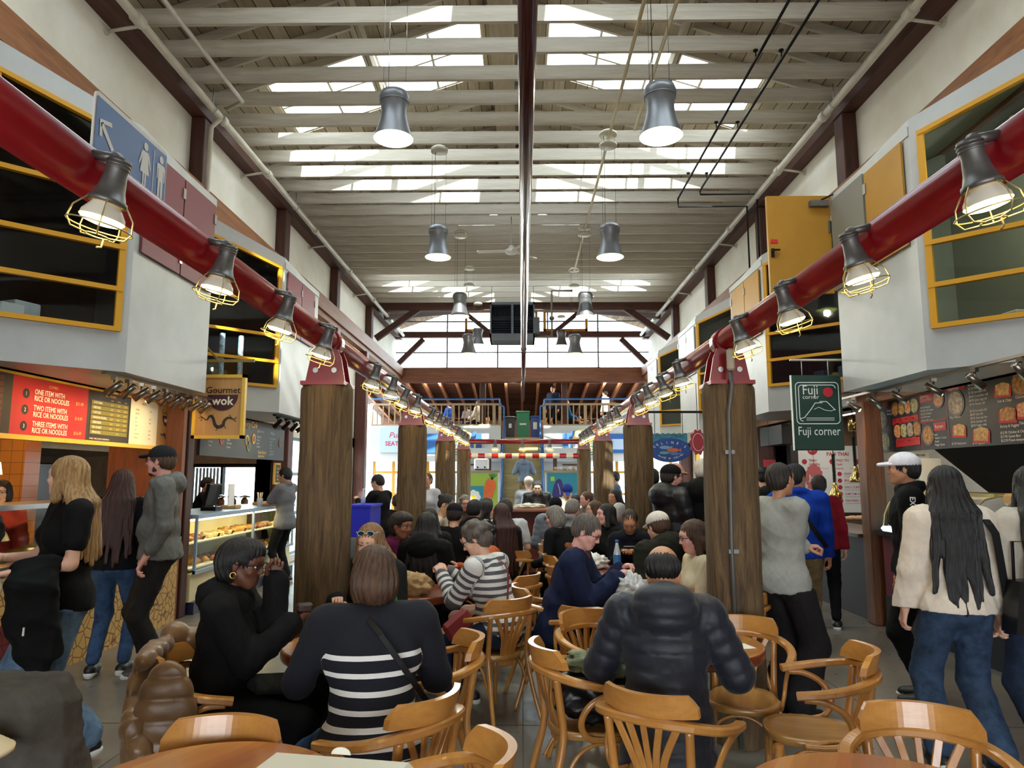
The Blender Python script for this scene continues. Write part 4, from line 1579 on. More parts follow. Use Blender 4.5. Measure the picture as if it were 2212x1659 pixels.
for k, (a, p_) in enumerate((('WATER', '$2.75'), ('BOTTLE', ''), ('Juice', '$3.25'), ('Pop', '$3.25'), ('CANS', ''), ('Pop', '$2.25'), ('Green Tea', '$2.25'), ('Milk Tea', '$3.25'))):
 bd.text(M_ink, a, bu(7.46), .74 - .085 * k, .024, sx=.85)
 if p_:
  bd.text(M_ink, p_, bu(7.74), .74 - .085 * k, .024, sx=.85)
bd3 = Board((-4.106, 7.95, za), (0, 1, 0), (0, 0, 1), .38, .5)
wok_logo(bd3, .5, .56, 1.3, M_ink, M_purple, M_cream)
bd3.build(t)
bd2 = Board((-4.104, 7.95, za + .02), (0, 1, 0), (0, 0, 1), .36, .25)
dragon(bd2, mat('ink_indigo', (60, 50, 90), .5), .5, .45, 1.0)
bd.rect(M_menudk, bu(4.6), 0, bu(yred0), 1)
for k in range(9):
 v = .86 - .098 * k
 bd.rect(M_brownrow, bu(4.9), v, bu(5.52), v + .075, d=.003)
 bd.text(M_textw, ('CHICKEN WITH BROCCOLI', 'SWEET AND SOUR PORK', 'GINGER BEEF', 'LEMON CHICKEN', 'KUNG PAO CHICKEN', 'MIXED VEGETABLES', 'TOFU IN BEAN SAUCE', 'SALT PEPPER SQUID', 'HOUSE SPECIAL')[k], bu(4.95), v + .02, .026, sx=.8, d=.005)
 bd.text(M_gold, ('$9.49', '$10.49', '$11.49', '$8.99', '$8.99', '$9.49', '$6.49', '$10.49', '$11.49')[k], bu(5.36), v + .02, .03, d=.005)
bd.build(t)
bd2.build(t)
# fir lintel above the wok menu
for s, nmx in ((-1, 'wok'), (1, 'sushi')):
 mb = MB()
 mb.box((s * 4.0, -4, 2.44), (s * 4.2, 12.2, 2.6))
 tag(mb.build('stall_lintel', M_fir), 'orange brown timber lintel running above the %s stall menu' % nmx, 'beam')
# ================================================================== dark chalk style menu of the cafe
M_chalk = mat('chalkboard_blue', (44, 52, 60), .55)
t = thing('cafe_menu_board', 'dark slate menu board with chalk writing and food drawings above the cafe counter', 'menu board', (-4.1, 10.6, 1.88))
mb = MB()
mb.box((-4.14, 9.0, 1.87), (-4.1, 12.2, 2.47))
mb.build('panel', M_chalk, t)
mb = MB()
for y in (9.3, 10.6, 11.9):
 mb.box((-4.13, y, 2.47), (-4.11, y + .03, 2.6))
mb.build('hanger', M_black, t)
bd = Board((-4.097, 9.0, 1.87), (0, 1, 0), (0, 0, 1), 3.2, .6)
M_chw = mat('chalk_white', (176, 190, 196), .7)
M_chy = mat('chalk_gold', (226, 184, 80), .7)
bd.text(M_chy, 'Jenny Cafe', .42, .78, .13, shear=.3)
for cidx, (u, head, items) in enumerate(((.07, 'Breakfast', ('Bagel BELT', 'Egg Muffin', 'Croissant', 'Granola', 'Toast')), (.25, 'Panini', ('Turkey Pesto', 'Ham Swiss', 'Veggie', 'Tuna Melt', 'Caprese')), (.6, 'Sub Jumbo', ('Roast Beef', 'Turkey', 'Salami', 'Sandwich')), (.78, 'Wraps', ('Chicken Caesar', 'Greek', 'Falafel', 'Thai', 'Daily Soup', 'Salad Bowl')))):
 bd.text(M_chw, head, u, .68, .07, shear=.2)
 for k, it in enumerate(items):
  bd.text(M_chw, it, u, .55 - .085 * k, .04)
bd.text(M_chy, 'Fresh Baked', .62, .14, .07, shear=.3)
bd.text(M_chy, 'Sandwiches', .62, .05, .06, shear=.3)
for (u, v, c_) in ((.2, .4, (150, 70, 50)), (.48, .45, (180, 160, 90)), (.5, .3, (90, 120, 60)), (.93, .5, (140, 100, 70)), (.56, .5, (190, 140, 60))):
 bd.disc(mat('chalk_food_%d' % c_[0], c_, .7), u, v, .022, .13, d=.004)
 bd.disc(M_chalk, u, v, .013, .08, d=.005)
bd.build(t)
# small framed certificate
t = thing('framed_notice', 'small gold framed notice hung on the post beside the cafe', 'notice', (-4.15, 12.2, 1.6))
P_, Q_ = atX(547, 1043, -4.2), atX(577, 1003, -4.2)
mb = MB()
mb.box((-4.2, 12.0, 1.47), (-4.17, 12.28, 1.83))
mb.build('gold_frame', M_framey, t)
bd = Board((-4.168, 12.03, 1.5), (0, 1, 0), (0, 0, 1), .22, .3)
bd.rect(M_ink, 0, 0, 1, 1, d=.001)
for k, w_ in enumerate(('BUY 9', 'COFFEES', 'GET 1', 'FREE')):
 bd.text(M_gold, w_, .5, .72 - .2 * k, .045, align='CENTER')
bd.build(t)
# ================================================================== green hanging sign
M_green = mat('sign_green', (16, 56, 44), .35, coat=.3)
M_sw = mat('sign_line_white', (232, 236, 228), .45)
M_sr = mat('sign_sun_red', (190, 30, 50), .45)
t = thing('hanging_green_sign', 'hanging dark green sign with white mountain drawing and red sun', 'sign', (3.03, 7.3, 1.87))
gx0, gx1, gz0, gz1 = 2.78, 3.29, 1.865, 2.64
mb = MB()
mb.obox(((gx0 + gx1) / 2, 7.32, (gz0 + gz1) / 2), (gx1 - gx0, .04, gz1 - gz0), bev=.01)
mb.build('panel', M_green, t)
mb = MB()
mb.box((gx0 - .004, 7.305, gz0), (gx0 + .004, 7.335, gz1))
mb.build('edge_strip', M_sw, t)
mb = MB()
for x in (gx0 + .12, gx1 - .12):
 mb.cyl((x, 7.32, gz1), (x, 7.32, 2.8), .004, n=6)
mb.cyl((gx0 - .0, 7.32, 2.8), (gx1 + .3, 7.32, 2.8), .012, n=8)
mb.build('hanger_bar', M_pipew, t)
bd = Board((gx0, 7.299, gz0), (1, 0, 0), (0, 0, 1), gx1 - gx0, gz1 - gz0)
def rrect(u0, v0, u1, v1, r, W, H, n=6):
 ru, rv = r / W, r / H
 out = []
 for cu, cv, a0 in ((u1 - ru, v1 - rv, 0), (u0 + ru, v1 - rv, 90), (u0 + ru, v0 + rv, 180), (u1 - ru, v0 + rv, 270)):
  for k in range(n + 1):
   a = math.radians(a0 + 90 * k / n)
   out.append((cu + ru * math.cos(a), cv + rv * math.sin(a)))
 return out
bd.line(M_sw, rrect(.07, .35, .93, .9, .04, bd.W, bd.H), .008, closed=True)
rr_ = rrect(.13, .385, .87, .865, .035, bd.W, bd.H)
bd.line(M_sw, [p for p in rr_ if not (p[0] > .5 and p[1] < .5)][:] if False else rr_[: 21], .008)
bd.line(M_sw, [(.13, .42), (.22, .43), (.36, .54), (.45, .625), (.6, .63)], .008)
bd.line(M_sw, [(.54, .645), (.68, .645), (.85, .53)], .008)
bd.line(M_sw, [(.42, .54), (.52, .57), (.64, .53), (.76, .52), (.83, .535)], .006)
bd.line(M_sw, [(.26, .425), (.82, .425)], .006)
bd.line(M_sw, [(.26, .4), (.82, .4)], .006)
bd.disc(M_sr, .72, .77, .1)
bd.text(M_sw, 'Fuji', .2, .74, .14, sx=.85)
bd.text(M_sw, 'corner', .2, .68, .062)
bd.text(M_sw, 'Fuji corner', .5, .2, .125, align='CENTER', sx=.78)
bd.build(t)
# ================================================================== long picture menu of the sushi stall
t = thing('sushi_menu_board', 'long black and red picture menu lit by spotlights above the sushi counter', 'menu board', (4.1, 7, 1.87))
mb = MB()
mb.box((4.11, 4.6, 1.87), (4.14, 8.3, 2.47))
mb.build('panel', mat('menu_black', (34, 34, 38), .45), t)
# reads towards the viewer: u runs from far end to near end
bd = Board((4.108, 8.3, 1.87), (0, -1, 0), (0, 0, 1), 3.7, .6)
M_mr = mat('menu_brush_red', (186, 30, 36), .5)
M_mw = mat('menu_text_white', (232, 230, 224), .5)
foods = [mat('dish_%d' % i, c_, .5, var=.9, vscale=30, col2=c2_) for i, (c_, c2_) in enumerate((((206, 150, 80), (90, 50, 30)), ((226, 190, 120), (150, 90, 40)), ((180, 70, 40), (230, 190, 130)), ((110, 130, 60), (220, 200, 160)), ((200, 190, 170), (120, 80, 60))))]
M_bowl = mat('bowl_dark', (70, 66, 70), .4)
def dish(u, v, r, f, bowl=True):
 if bowl:
  bd.disc(M_bowl, u, v, r, r * 6.0, d=.003)
  bd.disc(foods[f], u, v, r * .82, r * 5.0, d=.0045)
 else:
  bd.poly(M_mr, [(u - r, v - r * 3.4), (u + r * .9, v - r * 4), (u + r, v + r * 1.5), (u - r * .9, v + r * 2)], d=.003)
  bd.poly(foods[f], [(u - r * .8, v - r * 2.4), (u + r * .7, v - r * 3), (u + r * .85, v + r * 2.2), (u + .1 * r, v + r * 3.4), (u - r * .75, v + r * 2.6)], d=.0045)
bd.rect(M_mr, .02, .85, .085, .93)
dish(.045, .62, .03, 4)
dish(.055, .2, .03, 3)
bd.text(M_mw, 'Chicken', .075, .75, .035)
bd.text(M_mw, 'Karaage', .075, .69, .035)
bd.text(M_mw, 'Chicken', .01, .36, .035)
bd.text(M_mw, 'Teriyaki', .01, .3, .035)
bd.poly(M_mr, [(.105, .48), (.245, .52), (.245, .62), (.105, .6)], d=.003)
bd.poly(M_mr, [(.115, .08), (.245, .1), (.245, .25), (.12, .23)], d=.003)
for k in range(4):
 dish(.125 + .034 * k, .78, .024, k % 5)
 dish(.13 + .034 * k, .37, .024, (k + 2) % 5)
 bd.text(M_mw, ('Beef', 'Pork', 'Spicy', 'Tuna')[k], .11 + .034 * k, .55, .028)
 bd.text(M_mw, ('Salmon', 'Eel', 'Ebi', 'Tofu')[k], .115 + .034 * k, .17, .028)
bd.rect(M_mr, .258, .8, .32, .93)
bd.text(M_mw, 'Japanese', .262, .88, .045, d=.005)
bd.text(M_mw, 'Curry Rice', .262, .82, .045, d=.005)
dish(.345, .82, .026, 2)
for k, it in enumerate(('$11.50 Regular', '$12.50 Pork Katsu', '$12.50 Chicken', '$13.50 Prawn', '$14.50 All in one')):
 bd.text(M_mw, it, .258, .7 - .055 * k, .03)
bd.line(M_mr, [(.255, .46), (.375, .48)], .01)
dish(.285, .24, .03, 0)
bd.rect(M_mr, .315, .3, .37, .43)
bd.text(M_mw, 'Ramen', .322, .34, .05, d=.005)
for k, it in enumerate(('Pork', 'Chicken Teriyaki', 'Prawn', 'Veggie Gyoza')):
 bd.text(M_mw, it, .315, .22 - .055 * k, .03)
bd.rect(M_mr, .385, .9, .46, .97)
bd.text(M_mw, 'Vegetarian', .39, .915, .042, d=.005)
dish(.42, .7, .036, 4)
bd.text(M_mw, 'Miso Ramen', .39, .46, .035)
dish(.425, .27, .03, 1, False)
bd.text(M_mw, '$7.50 Fried potato', .39, .05, .03)
for k in range(6):
 bd.text(M_mw, ('$6.50 Steamed rice', '$7.50 Miso soup', '$7.50 Avocado roll', '$8.50 Cucumber roll', '$8.95 Spicy veg roll', '$9.95 House roll')[k], .475, .92 - .06 * k, .032)
 bd.text(M_mw, ('$7.50 Avocado roll', '$8.95 Yam roll', '$9.95 Yam and Avo', '$9.95 Garden roll', '$8.95 Veggie maki', '')[k] or ' ', .475, .52 - .055 * k, .03)
dish(.51, .17, .034, 1, False)
bd.text(M_mw, '$7.95 Agedashi Tofu', .475, .03, .03)
dish(.6, .78, .03, 1, False)
dish(.66, .82, .032, 0)
bd.text(M_mw, 'Fish & Chips', .58, .6, .035)
bd.text(M_mw, 'Chicken Karaage', .64, .62, .035)
dish(.61, .42, .032, 0, False)
dish(.67, .45, .034, 2, False)
bd.text(M_mw, 'Shrimp & Veggies', .58, .24, .034)
bd.text(M_mw, 'Takoyaki Balls', .645, .26, .034)
for k, it in enumerate(('$15.95 Chicken & Chips', '$17.95 Gyoza 8pcs', '$12.95 Prawn tempura 5pcs')):
 bd.text(M_mw, it, .58, .15 - .055 * k, .032)
bd.rect(M_mr, .73, .85, .8, .96)
bd.text(M_mw, 'Sushi Rolls', .735, .88, .05, d=.005)
for k, it in enumerate(('California', 'Dynamite', 'Salmon & Avo', 'Crunchy')):
 bd.text(M_mw, it, .735, .77 - .06 * k, .035)
dish(.78, .43, .035, 0, False)
bd.text(M_mw, 'Cream Cheese', .735, .27, .036)
for u in (.253, .38, .72, .86):
 bd.line(M_mr, [(u, .02), (u, .98)], .006)
bd.build(t)
# track spotlights
M_spot = mat('spot_satin', (150, 140, 128), .3, metal=.9)
M_spotglow = emis('spot_glow', (255, 214, 140), 30)
def make_spot(dark=False):
 t = thing('track_spotlight', '', 'lamp')
 mb = MB()
 mb.box((-.02, -.02, -.03), (.02, .02, 0))
 mb.cyl((0, 0, -.03), (0, 0, -.09), .008, n=8)
 mb.build('mount', M_black if dark else M_spot, t, world=False)
 mb = MB()
 d = Vector((-.75, .1, -.55)).normalized()
 a = Vector((0, 0, -.1))
 mb.lathe([(0, -.08), (.024, -.08), (.026, -.02), (.034, .07), (.031, .07), (.02, .03)], a, 18, frame(d, (0, 1, 0)) @ Matrix.Rotation(-PI / 2, 3, 'X'))
 mb.build('lamp_barrel', M_black if dark else M_spot, t, world=False)
 mb = MB()
 mb.ball(a + d * .055, .021, 10)
 mb.build('bulb', M_spotglow, t, world=False)
 return t
sp0 = make_spot()
sp1 = make_spot(True)
u0 = [True, True]
for s, ys, grp, base, darkf in ((-1, [5.75 + .21 * i for i in range(9)], 'track lights over the wok menu', sp0, 0), (1, [4.9, 5.4, 5.95, 6.5, 6.95, 7.4, 7.8], 'track lights over the sushi menu', sp0, 0), (-1, [9.7, 10.05, 10.4, 10.7, 10.95], 'black track lights over the cafe menu', sp1, 1)):
 for i, y in enumerate(ys):
  if u0[darkf]:
   o = base
   u0[darkf] = False
  else:
   o = clone(base)
  o.location = (s * (3.36 if s < 0 else 3.45), y, 2.42)
  o.rotation_euler = (0, 0, (0 if s < 0 else PI) + random.uniform(-.5, .5))
  tag(o, '%s %s spotlight from the viewer on the track above the %s menu' % (nth[i], 'black' if darkf else 'satin', grp.split()[-2]), 'lamp', grp)
 mb = MB()
 mb.box((s * (3.34 if s < 0 else 3.43), ys[0] - .15, 2.418), (s * (3.38 if s < 0 else 3.47), ys[-1] + .15, 2.44))
 tag(mb.build('light_track', M_black if darkf else M_spot), 'thin ceiling track holding the %s' % grp, 'track')
 for y in ys[::2] if not darkf else ys[::3]:
  ld = bpy.data.lights.new('track_light', 'SPOT')
  ld.energy = (9 if s < 0 else 10) if not darkf else 7
  ld.color = (1, .68, .32) if s < 0 and not darkf else (1, .78, .5)
  ld.spot_size = 1.6
  ld.spot_blend = .8
  ld.shadow_soft_size = .03
  lo = bpy.data.objects.new('track_light', ld)
  COL.objects.link(lo)
  lo.location = (s * 3.45, y, 2.3)
  lo.rotation_euler = Vector((s * .8, 0, -.45)).to_track_quat('-Z', 'Y').to_euler()
# ================================================================== wok stall
M_steel = mat('stainless', (176, 178, 178), .28, metal=.85, var=.2, vscale=4)
M_navy = mat('kick_navy', (22, 28, 56), .4)
M_creamp = mat('lit_panel_cream', (240, 226, 176), .5)
M_caseglass = glassm('case_glass', (240, 246, 246))
def crackle(name, c1, c2, sc):
 m, b, L = base_mat(name)
 tc = nm(m, 'ShaderNodeTexCoord')
 v = nm(m, 'ShaderNodeTexVoronoi', feature='DISTANCE_TO_EDGE')
 v.inputs['Scale'].default_value = sc
 L(tc.outputs['Object'], v.inputs['Vector'])
 r = nm(m, 'ShaderNodeValToRGB')
 r.color_ramp.elements[0].position = .03
 r.color_ramp.elements[0].color = lin(c2)
 r.color_ramp.elements[1].position = .06
 r.color_ramp.elements[1].color = lin(c1)
 L(v.outputs['Distance'], r.inputs[0])
 L(r.outputs[0], b.inputs['Base Color'])
 b.inputs['Roughness'].default_value = .45
 return m
t = thing('wok_counter', 'wok stall serving counter with cracked tan mosaic front and steel sneeze guard', 'counter', (-4.3, 6, 0))
mb = MB()
mb.box((-4.6, 3.0, 0), (-3.87, 8.1, .88))
mb.build('mosaic_front', crackle('tan_mosaic', (206, 166, 96), (120, 78, 40), 11), t)
mb = MB()
for (y, z, ry, rz_) in ((4.85, .38, .2, .16), (4.6, .3, .12, .1), (5.1, .25, .13, .09)):
 mb.prism([(y + ry * math.cos(a), z + rz_ * math.sin(a)) for a in [k * PI / 10 for k in range(20)]], 'x', -3.872, -3.862)
mb.build('mosaic_bear', crackle('white_mosaic', (214, 214, 212), (30, 30, 30), 16), t)
mb = MB()
mb.box((-3.868, 5.35, .0), (-3.862, 5.75, .5))
mb.build('mosaic_red_patch', crackle('red_mosaic', (120, 40, 36), (60, 20, 20), 12), t)
mb = MB()
mb.box((-4.66, 3.0, .88), (-3.84, 8.1, .93))
mb.build('steel_top', M_steel, t)
mb = MB()
mb.box((-4.5, 3.0, 1.34), (-3.95, 8.1, 1.38))
for y in (3.4, 4.6, 5.8, 7.0, 8.0):
 mb.box((-4.46, y, .93), (-4.43, y + .03, 1.34))
mb.build('guard_shelf', M_steel, t)
mb = MB()
mb.quad((-3.88, 3.0, .93), (-3.88, 8.1, .93), (-3.96, 8.1, 1.34), (-3.96, 3.0, 1.34))
mb.build('guard_glass', M_caseglass, t)
for k in range(9):
 y = 3.6 + .5 * k
 o = MB()
 o.lathe([(0, 0), (.15, 0), (.17, .05), (.0, .1)], (-4.2, y, .93), 16)
 tag(o.build('food_pan', mat('wok_food_%d' % (k % 3), ((190, 90, 40), (210, 170, 80), (120, 100, 50))[k % 3], .5, var=.8, vscale=25)), 'heaped food pan under the wok stall glass, %s from the viewer' % nth[k], 'food pan', 'food pans in the wok counter')
for k, y in enumerate((4.75, 5.15, 5.6)):
 t2 = thing('heat_lamp_dome', 'amber lit glass dome lamp above the wok food pans, %s from the viewer' % nth[k], 'lamp', (-4.15, y, 1.1), 0, 'dome lamps in the wok counter')
 o = MB()
 o.lathe([(.02, .13), (.05, .12), (.1, .05), (.12, 0)], (-4.15, y, 1.1), 20)
 o.build('shade', mat('dome_amber', (230, 190, 120), .25), t2)
 o = MB()
 o.ball((-4.15, y, 1.12), .03)
 o.build('bulb', emis('dome_bulb', (255, 190, 90), 25), t2)
 o = MB()
 o.cyl((-4.15, y, 1.23), (-4.15, y, 1.34), .006, n=6)
 o.build('cable', M_black, t2)
# back of the wok stall
t = thing('back_counter', 'dark kitchen line with black oven and steel hood at the back of the wok stall', 'kitchen unit', (-6.3, 6.5, 0))
mb = MB()
mb.box((-6.75, 3, 0), (-6.0, 9.5, .9))
mb.build('worktop', M_steel, t)
mb = MB()
mb.obox((-6.25, 8.6, 1.35), (.5, 1.3, .85), bev=.02)
mb.build('oven', mat('oven_black', (22, 20, 20), .3), t)
mb = MB()
mb.prism([(-6.75, 2.4), (-6.75, 1.9), (-5.9, 1.95), (-6.1, 2.4)], 'y', 5.0, 11.0)
mb.build('hood', M_steel, t)
mb = MB()
mb.box((-6.79, 6.2, 1.0), (-6.76, 7.6, 1.8))
tag(mb.build('posters_panel', mat('poster_pale', (180, 188, 194), .6, var=.6, vscale=3)), 'pale notices pinned on the back wall of the wok stall', 'notice')
def tile_mat(name, c1, c2, sc):
 m, b, L = base_mat(name)
 tc = nm(m, 'ShaderNodeTexCoord')
 mp = nm(m, 'ShaderNodeMapping')
 mp.inputs['Rotation'].default_value = (PI / 2, 0, 0)
 L(tc.outputs['Object'], mp.inputs[0])
 v = nm(m, 'ShaderNodeTexBrick')
 v.offset = 0
 v.inputs['Scale'].default_value = sc
 v.inputs['Color1'].default_value = lin(c1)
 v.inputs['Color2'].default_value = lin(c1)
 v.inputs['Mortar'].default_value = lin(c2)
 v.inputs['Mortar Size'].default_value = .015
 v.inputs['Brick Width'].default_value = .5
 v.inputs['Row Height'].default_value = .5
 L(mp.outputs[0], v.inputs[0])
 L(v.outputs[0], b.inputs['Base Color'])
 b.inputs['Roughness'].default_value = .3
 return m
mb = MB()
mb.box((-5.75, 7.6, 0), (-5.35, 7.85, 2.6))
tag(mb.build('tiled_pier', tile_mat('orange_tile', (206, 132, 52), (150, 90, 34), 4)), 'orange tiled pier inside the wok stall', 'pier')
mb = MB()
mb.box((-4.75, 8.12, 0), (-3.9, 8.2, 2.44))
tag(mb.build('stall_partition', wood('partition_ply', (150, 84, 36), (110, 56, 26), 'z', .5, .8)), 'dark orange plywood partition between the wok stall and the cafe', 'partition')
mb = MB()
mb.obox((-3.98, 8.35, 1.22), (.16, .16, 2.44), bev=.01)
tag(mb.build('stall_corner_post', M_dark), 'reddish timber post at the corner of the wok stall', 'post')
for k in range(6):
 o = MB()
 y = 6.4 + .17 * k
 o.lathe([(0, 0), (.035, 0), (.035, .16), (.015, .2), (.015, .25), (0, .25)], (-6.2, y, 2.0 - .3), 12)
 o.box((-6.35, y - .085, 1.68), (-6.05, y + .085, 1.7))
 tag(o.build('sauce_bottle', mat('bottle_tone_%d' % (k % 3), ((110, 50, 30), (190, 170, 130), (60, 70, 50))[k % 3], .3)), 'sauce bottle on the shelf at the back of the wok stall, %s along' % nth[k], 'bottle', 'bottles at the back of the wok stall')
t = thing('stall_lantern', 'small cream lampshade glowing at the end of the wok stall', 'lamp', (-5.2, 6.9, 1.55))
mb = MB()
mb.lathe([(.07, 0), (.05, .12)], (-5.15, 6.9, 1.62), 16)
mb.build('lamp_shade', emis('shade_warm', (255, 210, 140), 1.5), t)
mb = MB()
mb.cyl((-5.15, 6.9, 0), (-5.15, 6.9, 1.62), .012)
mb.build('pole', M_black, t)
# ================================================================== cafe display case
t = thing('pastry_display_case', 'long glass pastry case with navy plinth, cream lit base and pale blue counter top', 'display case', (-4.2, 10.4, 0))
ya, yb = 8.5, 12.1
mb = MB()
mb.box((-4.6, ya, 0), (-3.84, yb, .14))
mb.build('plinth', M_navy, t)
mb = MB()
mb.box((-4.6, ya, .14), (-3.9, yb, .46))
mb.build('lit_base_panel', M_creamp, t)
mb = MB()
mb.box((-4.66, ya, 1.1), (-3.84, yb, 1.15))
mb.box((-3.88, ya, .46), (-3.84, yb, .5))
for y in (ya, (ya + yb) / 2, yb - .03):
 mb.box((-3.88, y, .46), (-3.85, y + .03, 1.1))
mb.build('counter_top', mat('case_top_blue', (150, 172, 196), .35), t)
mb = MB()
mb.box((-4.6, ya, .5), (-3.92, yb, .52))
mb.box((-4.6, ya, .79), (-4.0, yb, .805))
mb.build('glass_shelf', mat('shelf_pale', (224, 220, 200), .4), t)
mb = MB()
mb.quad((-3.86, ya, .5), (-3.86, yb, .5), (-3.86, yb, 1.1), (-3.86, ya, 1.1))
mb.build('front_glass', M_caseglass, t)
mb = MB()
mb.box((-4.6, ya, .46), (-4.57, yb, 1.1))
mb.build('back_panel', M_creamp, t)
mb = MB()
mb.box((-3.97, ya + .05, 1.07), (-3.93, yb - .05, 1.09))
mb.build('strip_light', emis('case_strip', (255, 226, 160), 14), t)
pa = None
kk = 0
pm = [mat('pastry_gold', (220, 160, 70), .5, var=.5, vscale=30), mat('pastry_brown', (150, 90, 45), .5, var=.5, vscale=30), mat('pastry_cream', (236, 206, 140), .5, var=.5, vscale=30)]
protos = []
for q in range(3):
 o = MB()
 if q == 0:
  o.tube([(-.07, 0, .03), (-.03, .03, .045), (.03, .03, .045), (.07, 0, .03)], [.018, .036, .036, .018], 10)
 elif q == 1:
  o.ball((0, 0, .035), (.06, .06, .035), 12)
 else:
  o.obox((0, 0, .03), (.13, .07, .06), bev=.015)
 protos.append([o, None])
for row, (z, n_) in enumerate(((.52, 18), (.806, 18))):
 for lay in range(2):
  for i in range(n_):
   y = ya + .12 + (yb - ya - .24) * i / (n_ - 1)
   q = (i // 4 + row) % 3
   loc = (-4.05 - .16 * lay + random.uniform(-.02, .02) - .06 * row, y, z)
   if protos[q][1] is None:
    o = protos[q][0].build('pastry', pm[q])
    protos[q][1] = o
    tag(o, None, 'pastry')
   else:
    o = clone(protos[q][1])
   o.location = loc
   o.rotation_euler = (0, 0, random.uniform(0, 3))
   tag(o, 'pastry set out in rows behind the glass of the cafe display case', 'pastry', 'pastries in the cafe case')
for k in range(8):
 o = MB()
 y = ya + .3 + .44 * k
 o.obox((-3.9, y, .86), (.004, .06, .045), Matrix.Rotation(.3, 3, 'Y'))
 tag(o.build('price_card', M_ink), 'small black price card in the cafe display case, %s along' % nth[k], 'card', 'price cards in the cafe case')
t = thing('card_terminal', 'dark point of sale monitor with white notice on the cafe counter', 'monitor', (-4.1, 9.5, 1.15))
mb = MB()
mb.obox((-4.15, 9.55, 1.36), (.05, .38, .3), Matrix.Rotation(.2, 3, 'Y'), bev=.01)
mb.build('screen_body', M_black, t)
mb = MB()
mb.box((-4.25, 9.45, 1.15), (-4.05, 9.65, 1.2))
mb.build('stand', M_black, t)
mb = MB()
mb.box((-4.02, 9.75, 1.2), (-4.01, 9.95, 1.5))
mb.build('notice_sheet', M_signw, t)
t = thing('straw_cup', 'paper cup full of straws standing on the cafe counter', 'cup', (-4.0, 10.9, 1.15))
mb = MB()
mb.lathe([(0, 0), (.035, 0), (.045, .12)], (-4.0, 10.9, 1.15), 16)
mb.build('cup', M_signw, t)
for k in range(7):
 a = k * .9
 o = MB()
 o.cyl((-4.0 + .01 * math.cos(a), 10.9 + .01 * math.sin(a), 1.16), (-4.0 + .04 * math.cos(a), 10.9 + .04 * math.sin(a), 1.36), .005, n=6)
 o.build('straw', M_cream, t)
for k, y in enumerate((10.2, 11.4, 11.7)):
 o = MB()
 o.obox((-4.15, y, 1.175), (.22, .2, .05), rotz(k), bev=.01)
 tag(o.build('paper_wrap', mat('kraft_paper', (196, 156, 100), .7)), 'folded paper parcel on the cafe counter, %s along' % nth[k], 'parcel', 'paper parcels on the cafe counter')
# cafe window and blinds beyond
mb = MB()
mb.quad((-5.75, 12.38, 1.0), (-4.58, 12.38, 1.0), (-4.58, 12.38, 1.8), (-5.75, 12.38, 1.8))
w_ = struct('window_50', mb, M_glass)
fb = MB()
for x in (-5.74, -5.2, -4.6):
 fb.box((x - .02, 12.3, 1.0), (x + .02, 12.42, 1.8))
fb.box((-5.75, 12.3, 1.76), (-4.58, 12.42, 1.82))
fb.build('window_frame', M_black, w_)
for k in range(8):
 mbx = MB() if k == 0 else mbx
 mbx.box((-5.7 + .06 * k, 12.28, 1.05), (-5.66 + .06 * k, 12.29, 1.75))
tag(mbx.build('vertical_blind_slats', mat('blind_bluegrey', (120, 140, 156), .5)), 'blue grey vertical blind drawn to one end of the cafe window', 'blind')
for k in range(3):
 t = thing('syrup_dispenser', 'glass jar dispenser on the ledge under the cafe window, %s along' % nth[k], 'dispenser', (-5.1 + .2 * k, 12.1, 1.0), 0, 'jars under the cafe window')
 o = MB()
 o.lathe([(0, 0), (.06, 0), (.06, .2), (.02, .26), (0, .26)], (-5.1 + .2 * k, 12.1, 1.0), 16)
 o.build('jar', mat('jar_brown', (110, 70, 50), .2), t)
 o = MB()
 o.lathe([(.0, .3), (.09, .27), (.1, .25)], (-5.1 + .2 * k, 12.1, 1.0), 16)
 o.build('lid', M_steel, t)
mb = MB()
mb.box((-6.5, 11.9, .9), (-4.45, 12.28, 1.0))
mb.box((-6.5, 11.9, 0), (-4.45, 12.28, .9))
tag(mb.build('back_ledge', M_dark), 'dark wooden back ledge under the cafe window', 'ledge')
# ================================================================== sushi stall
M_plum = mat('counter_plum', (104, 30, 52), .45)
t = thing('sushi_counter', 'sushi stall counter with plum and charcoal front and dark top', 'counter', (4.2, 5.4, 0))
mb = MB()
mb.box((3.88, 2.5, .35), (4.6, 7.85, .98))
mb.build('plum_front', M_plum, t)
mb = MB()
mb.box((3.87, 2.5, .0), (4.6, 7.85, .35))
mb.build('charcoal_base', mat('charcoal_base', (36, 38, 44), .5), t)
mb = MB()
mb.box((3.8, 2.5, .98), (4.66, 7.85, 1.03))
mb.build('dark_top', mat('top_dark', (40, 30, 28), .25), t)
mb = MB()
mb.box((3.855, 2.5, 0), (3.87, 7.85, .03))
mb.build('floor_strip', M_steel, t)
mb = MB()
mb.obox((3.92, 8.08, 1.22), (.2, .2, 2.44), bev=.012)
tag(mb.build('stall_timber_post', wood('fir_post', (124, 74, 38), (72, 40, 22), 'z', .5, 1, bump=.3)), 'warm brown square timber post between the sushi and noodle stalls', 'post')
t = thing('sushi_display_case', 'curved glass display case with bluish lit base on the sushi counter', 'display case', (4.1, 7.2, 1.03))
mb = MB()
arc = [(3.84 + .0, 1.08), (3.86, 1.2), (3.92, 1.32), (4.02, 1.4), (4.15, 1.43)]
for i in range(4):
 (xa, za), (xb, zb) = arc[i], arc[i + 1]
 mb.add([(xa, 6.3, za), (xa, 7.75, za), (xb, 7.75, zb), (xb, 6.3, zb)], [(0, 1, 2, 3)], smooth=True)
mb.build('curved_glass', M_caseglass, t)
mb = MB()
mb.obox((4.12, 7.02, 1.055), (.6, 1.5, .05), bev=.02)
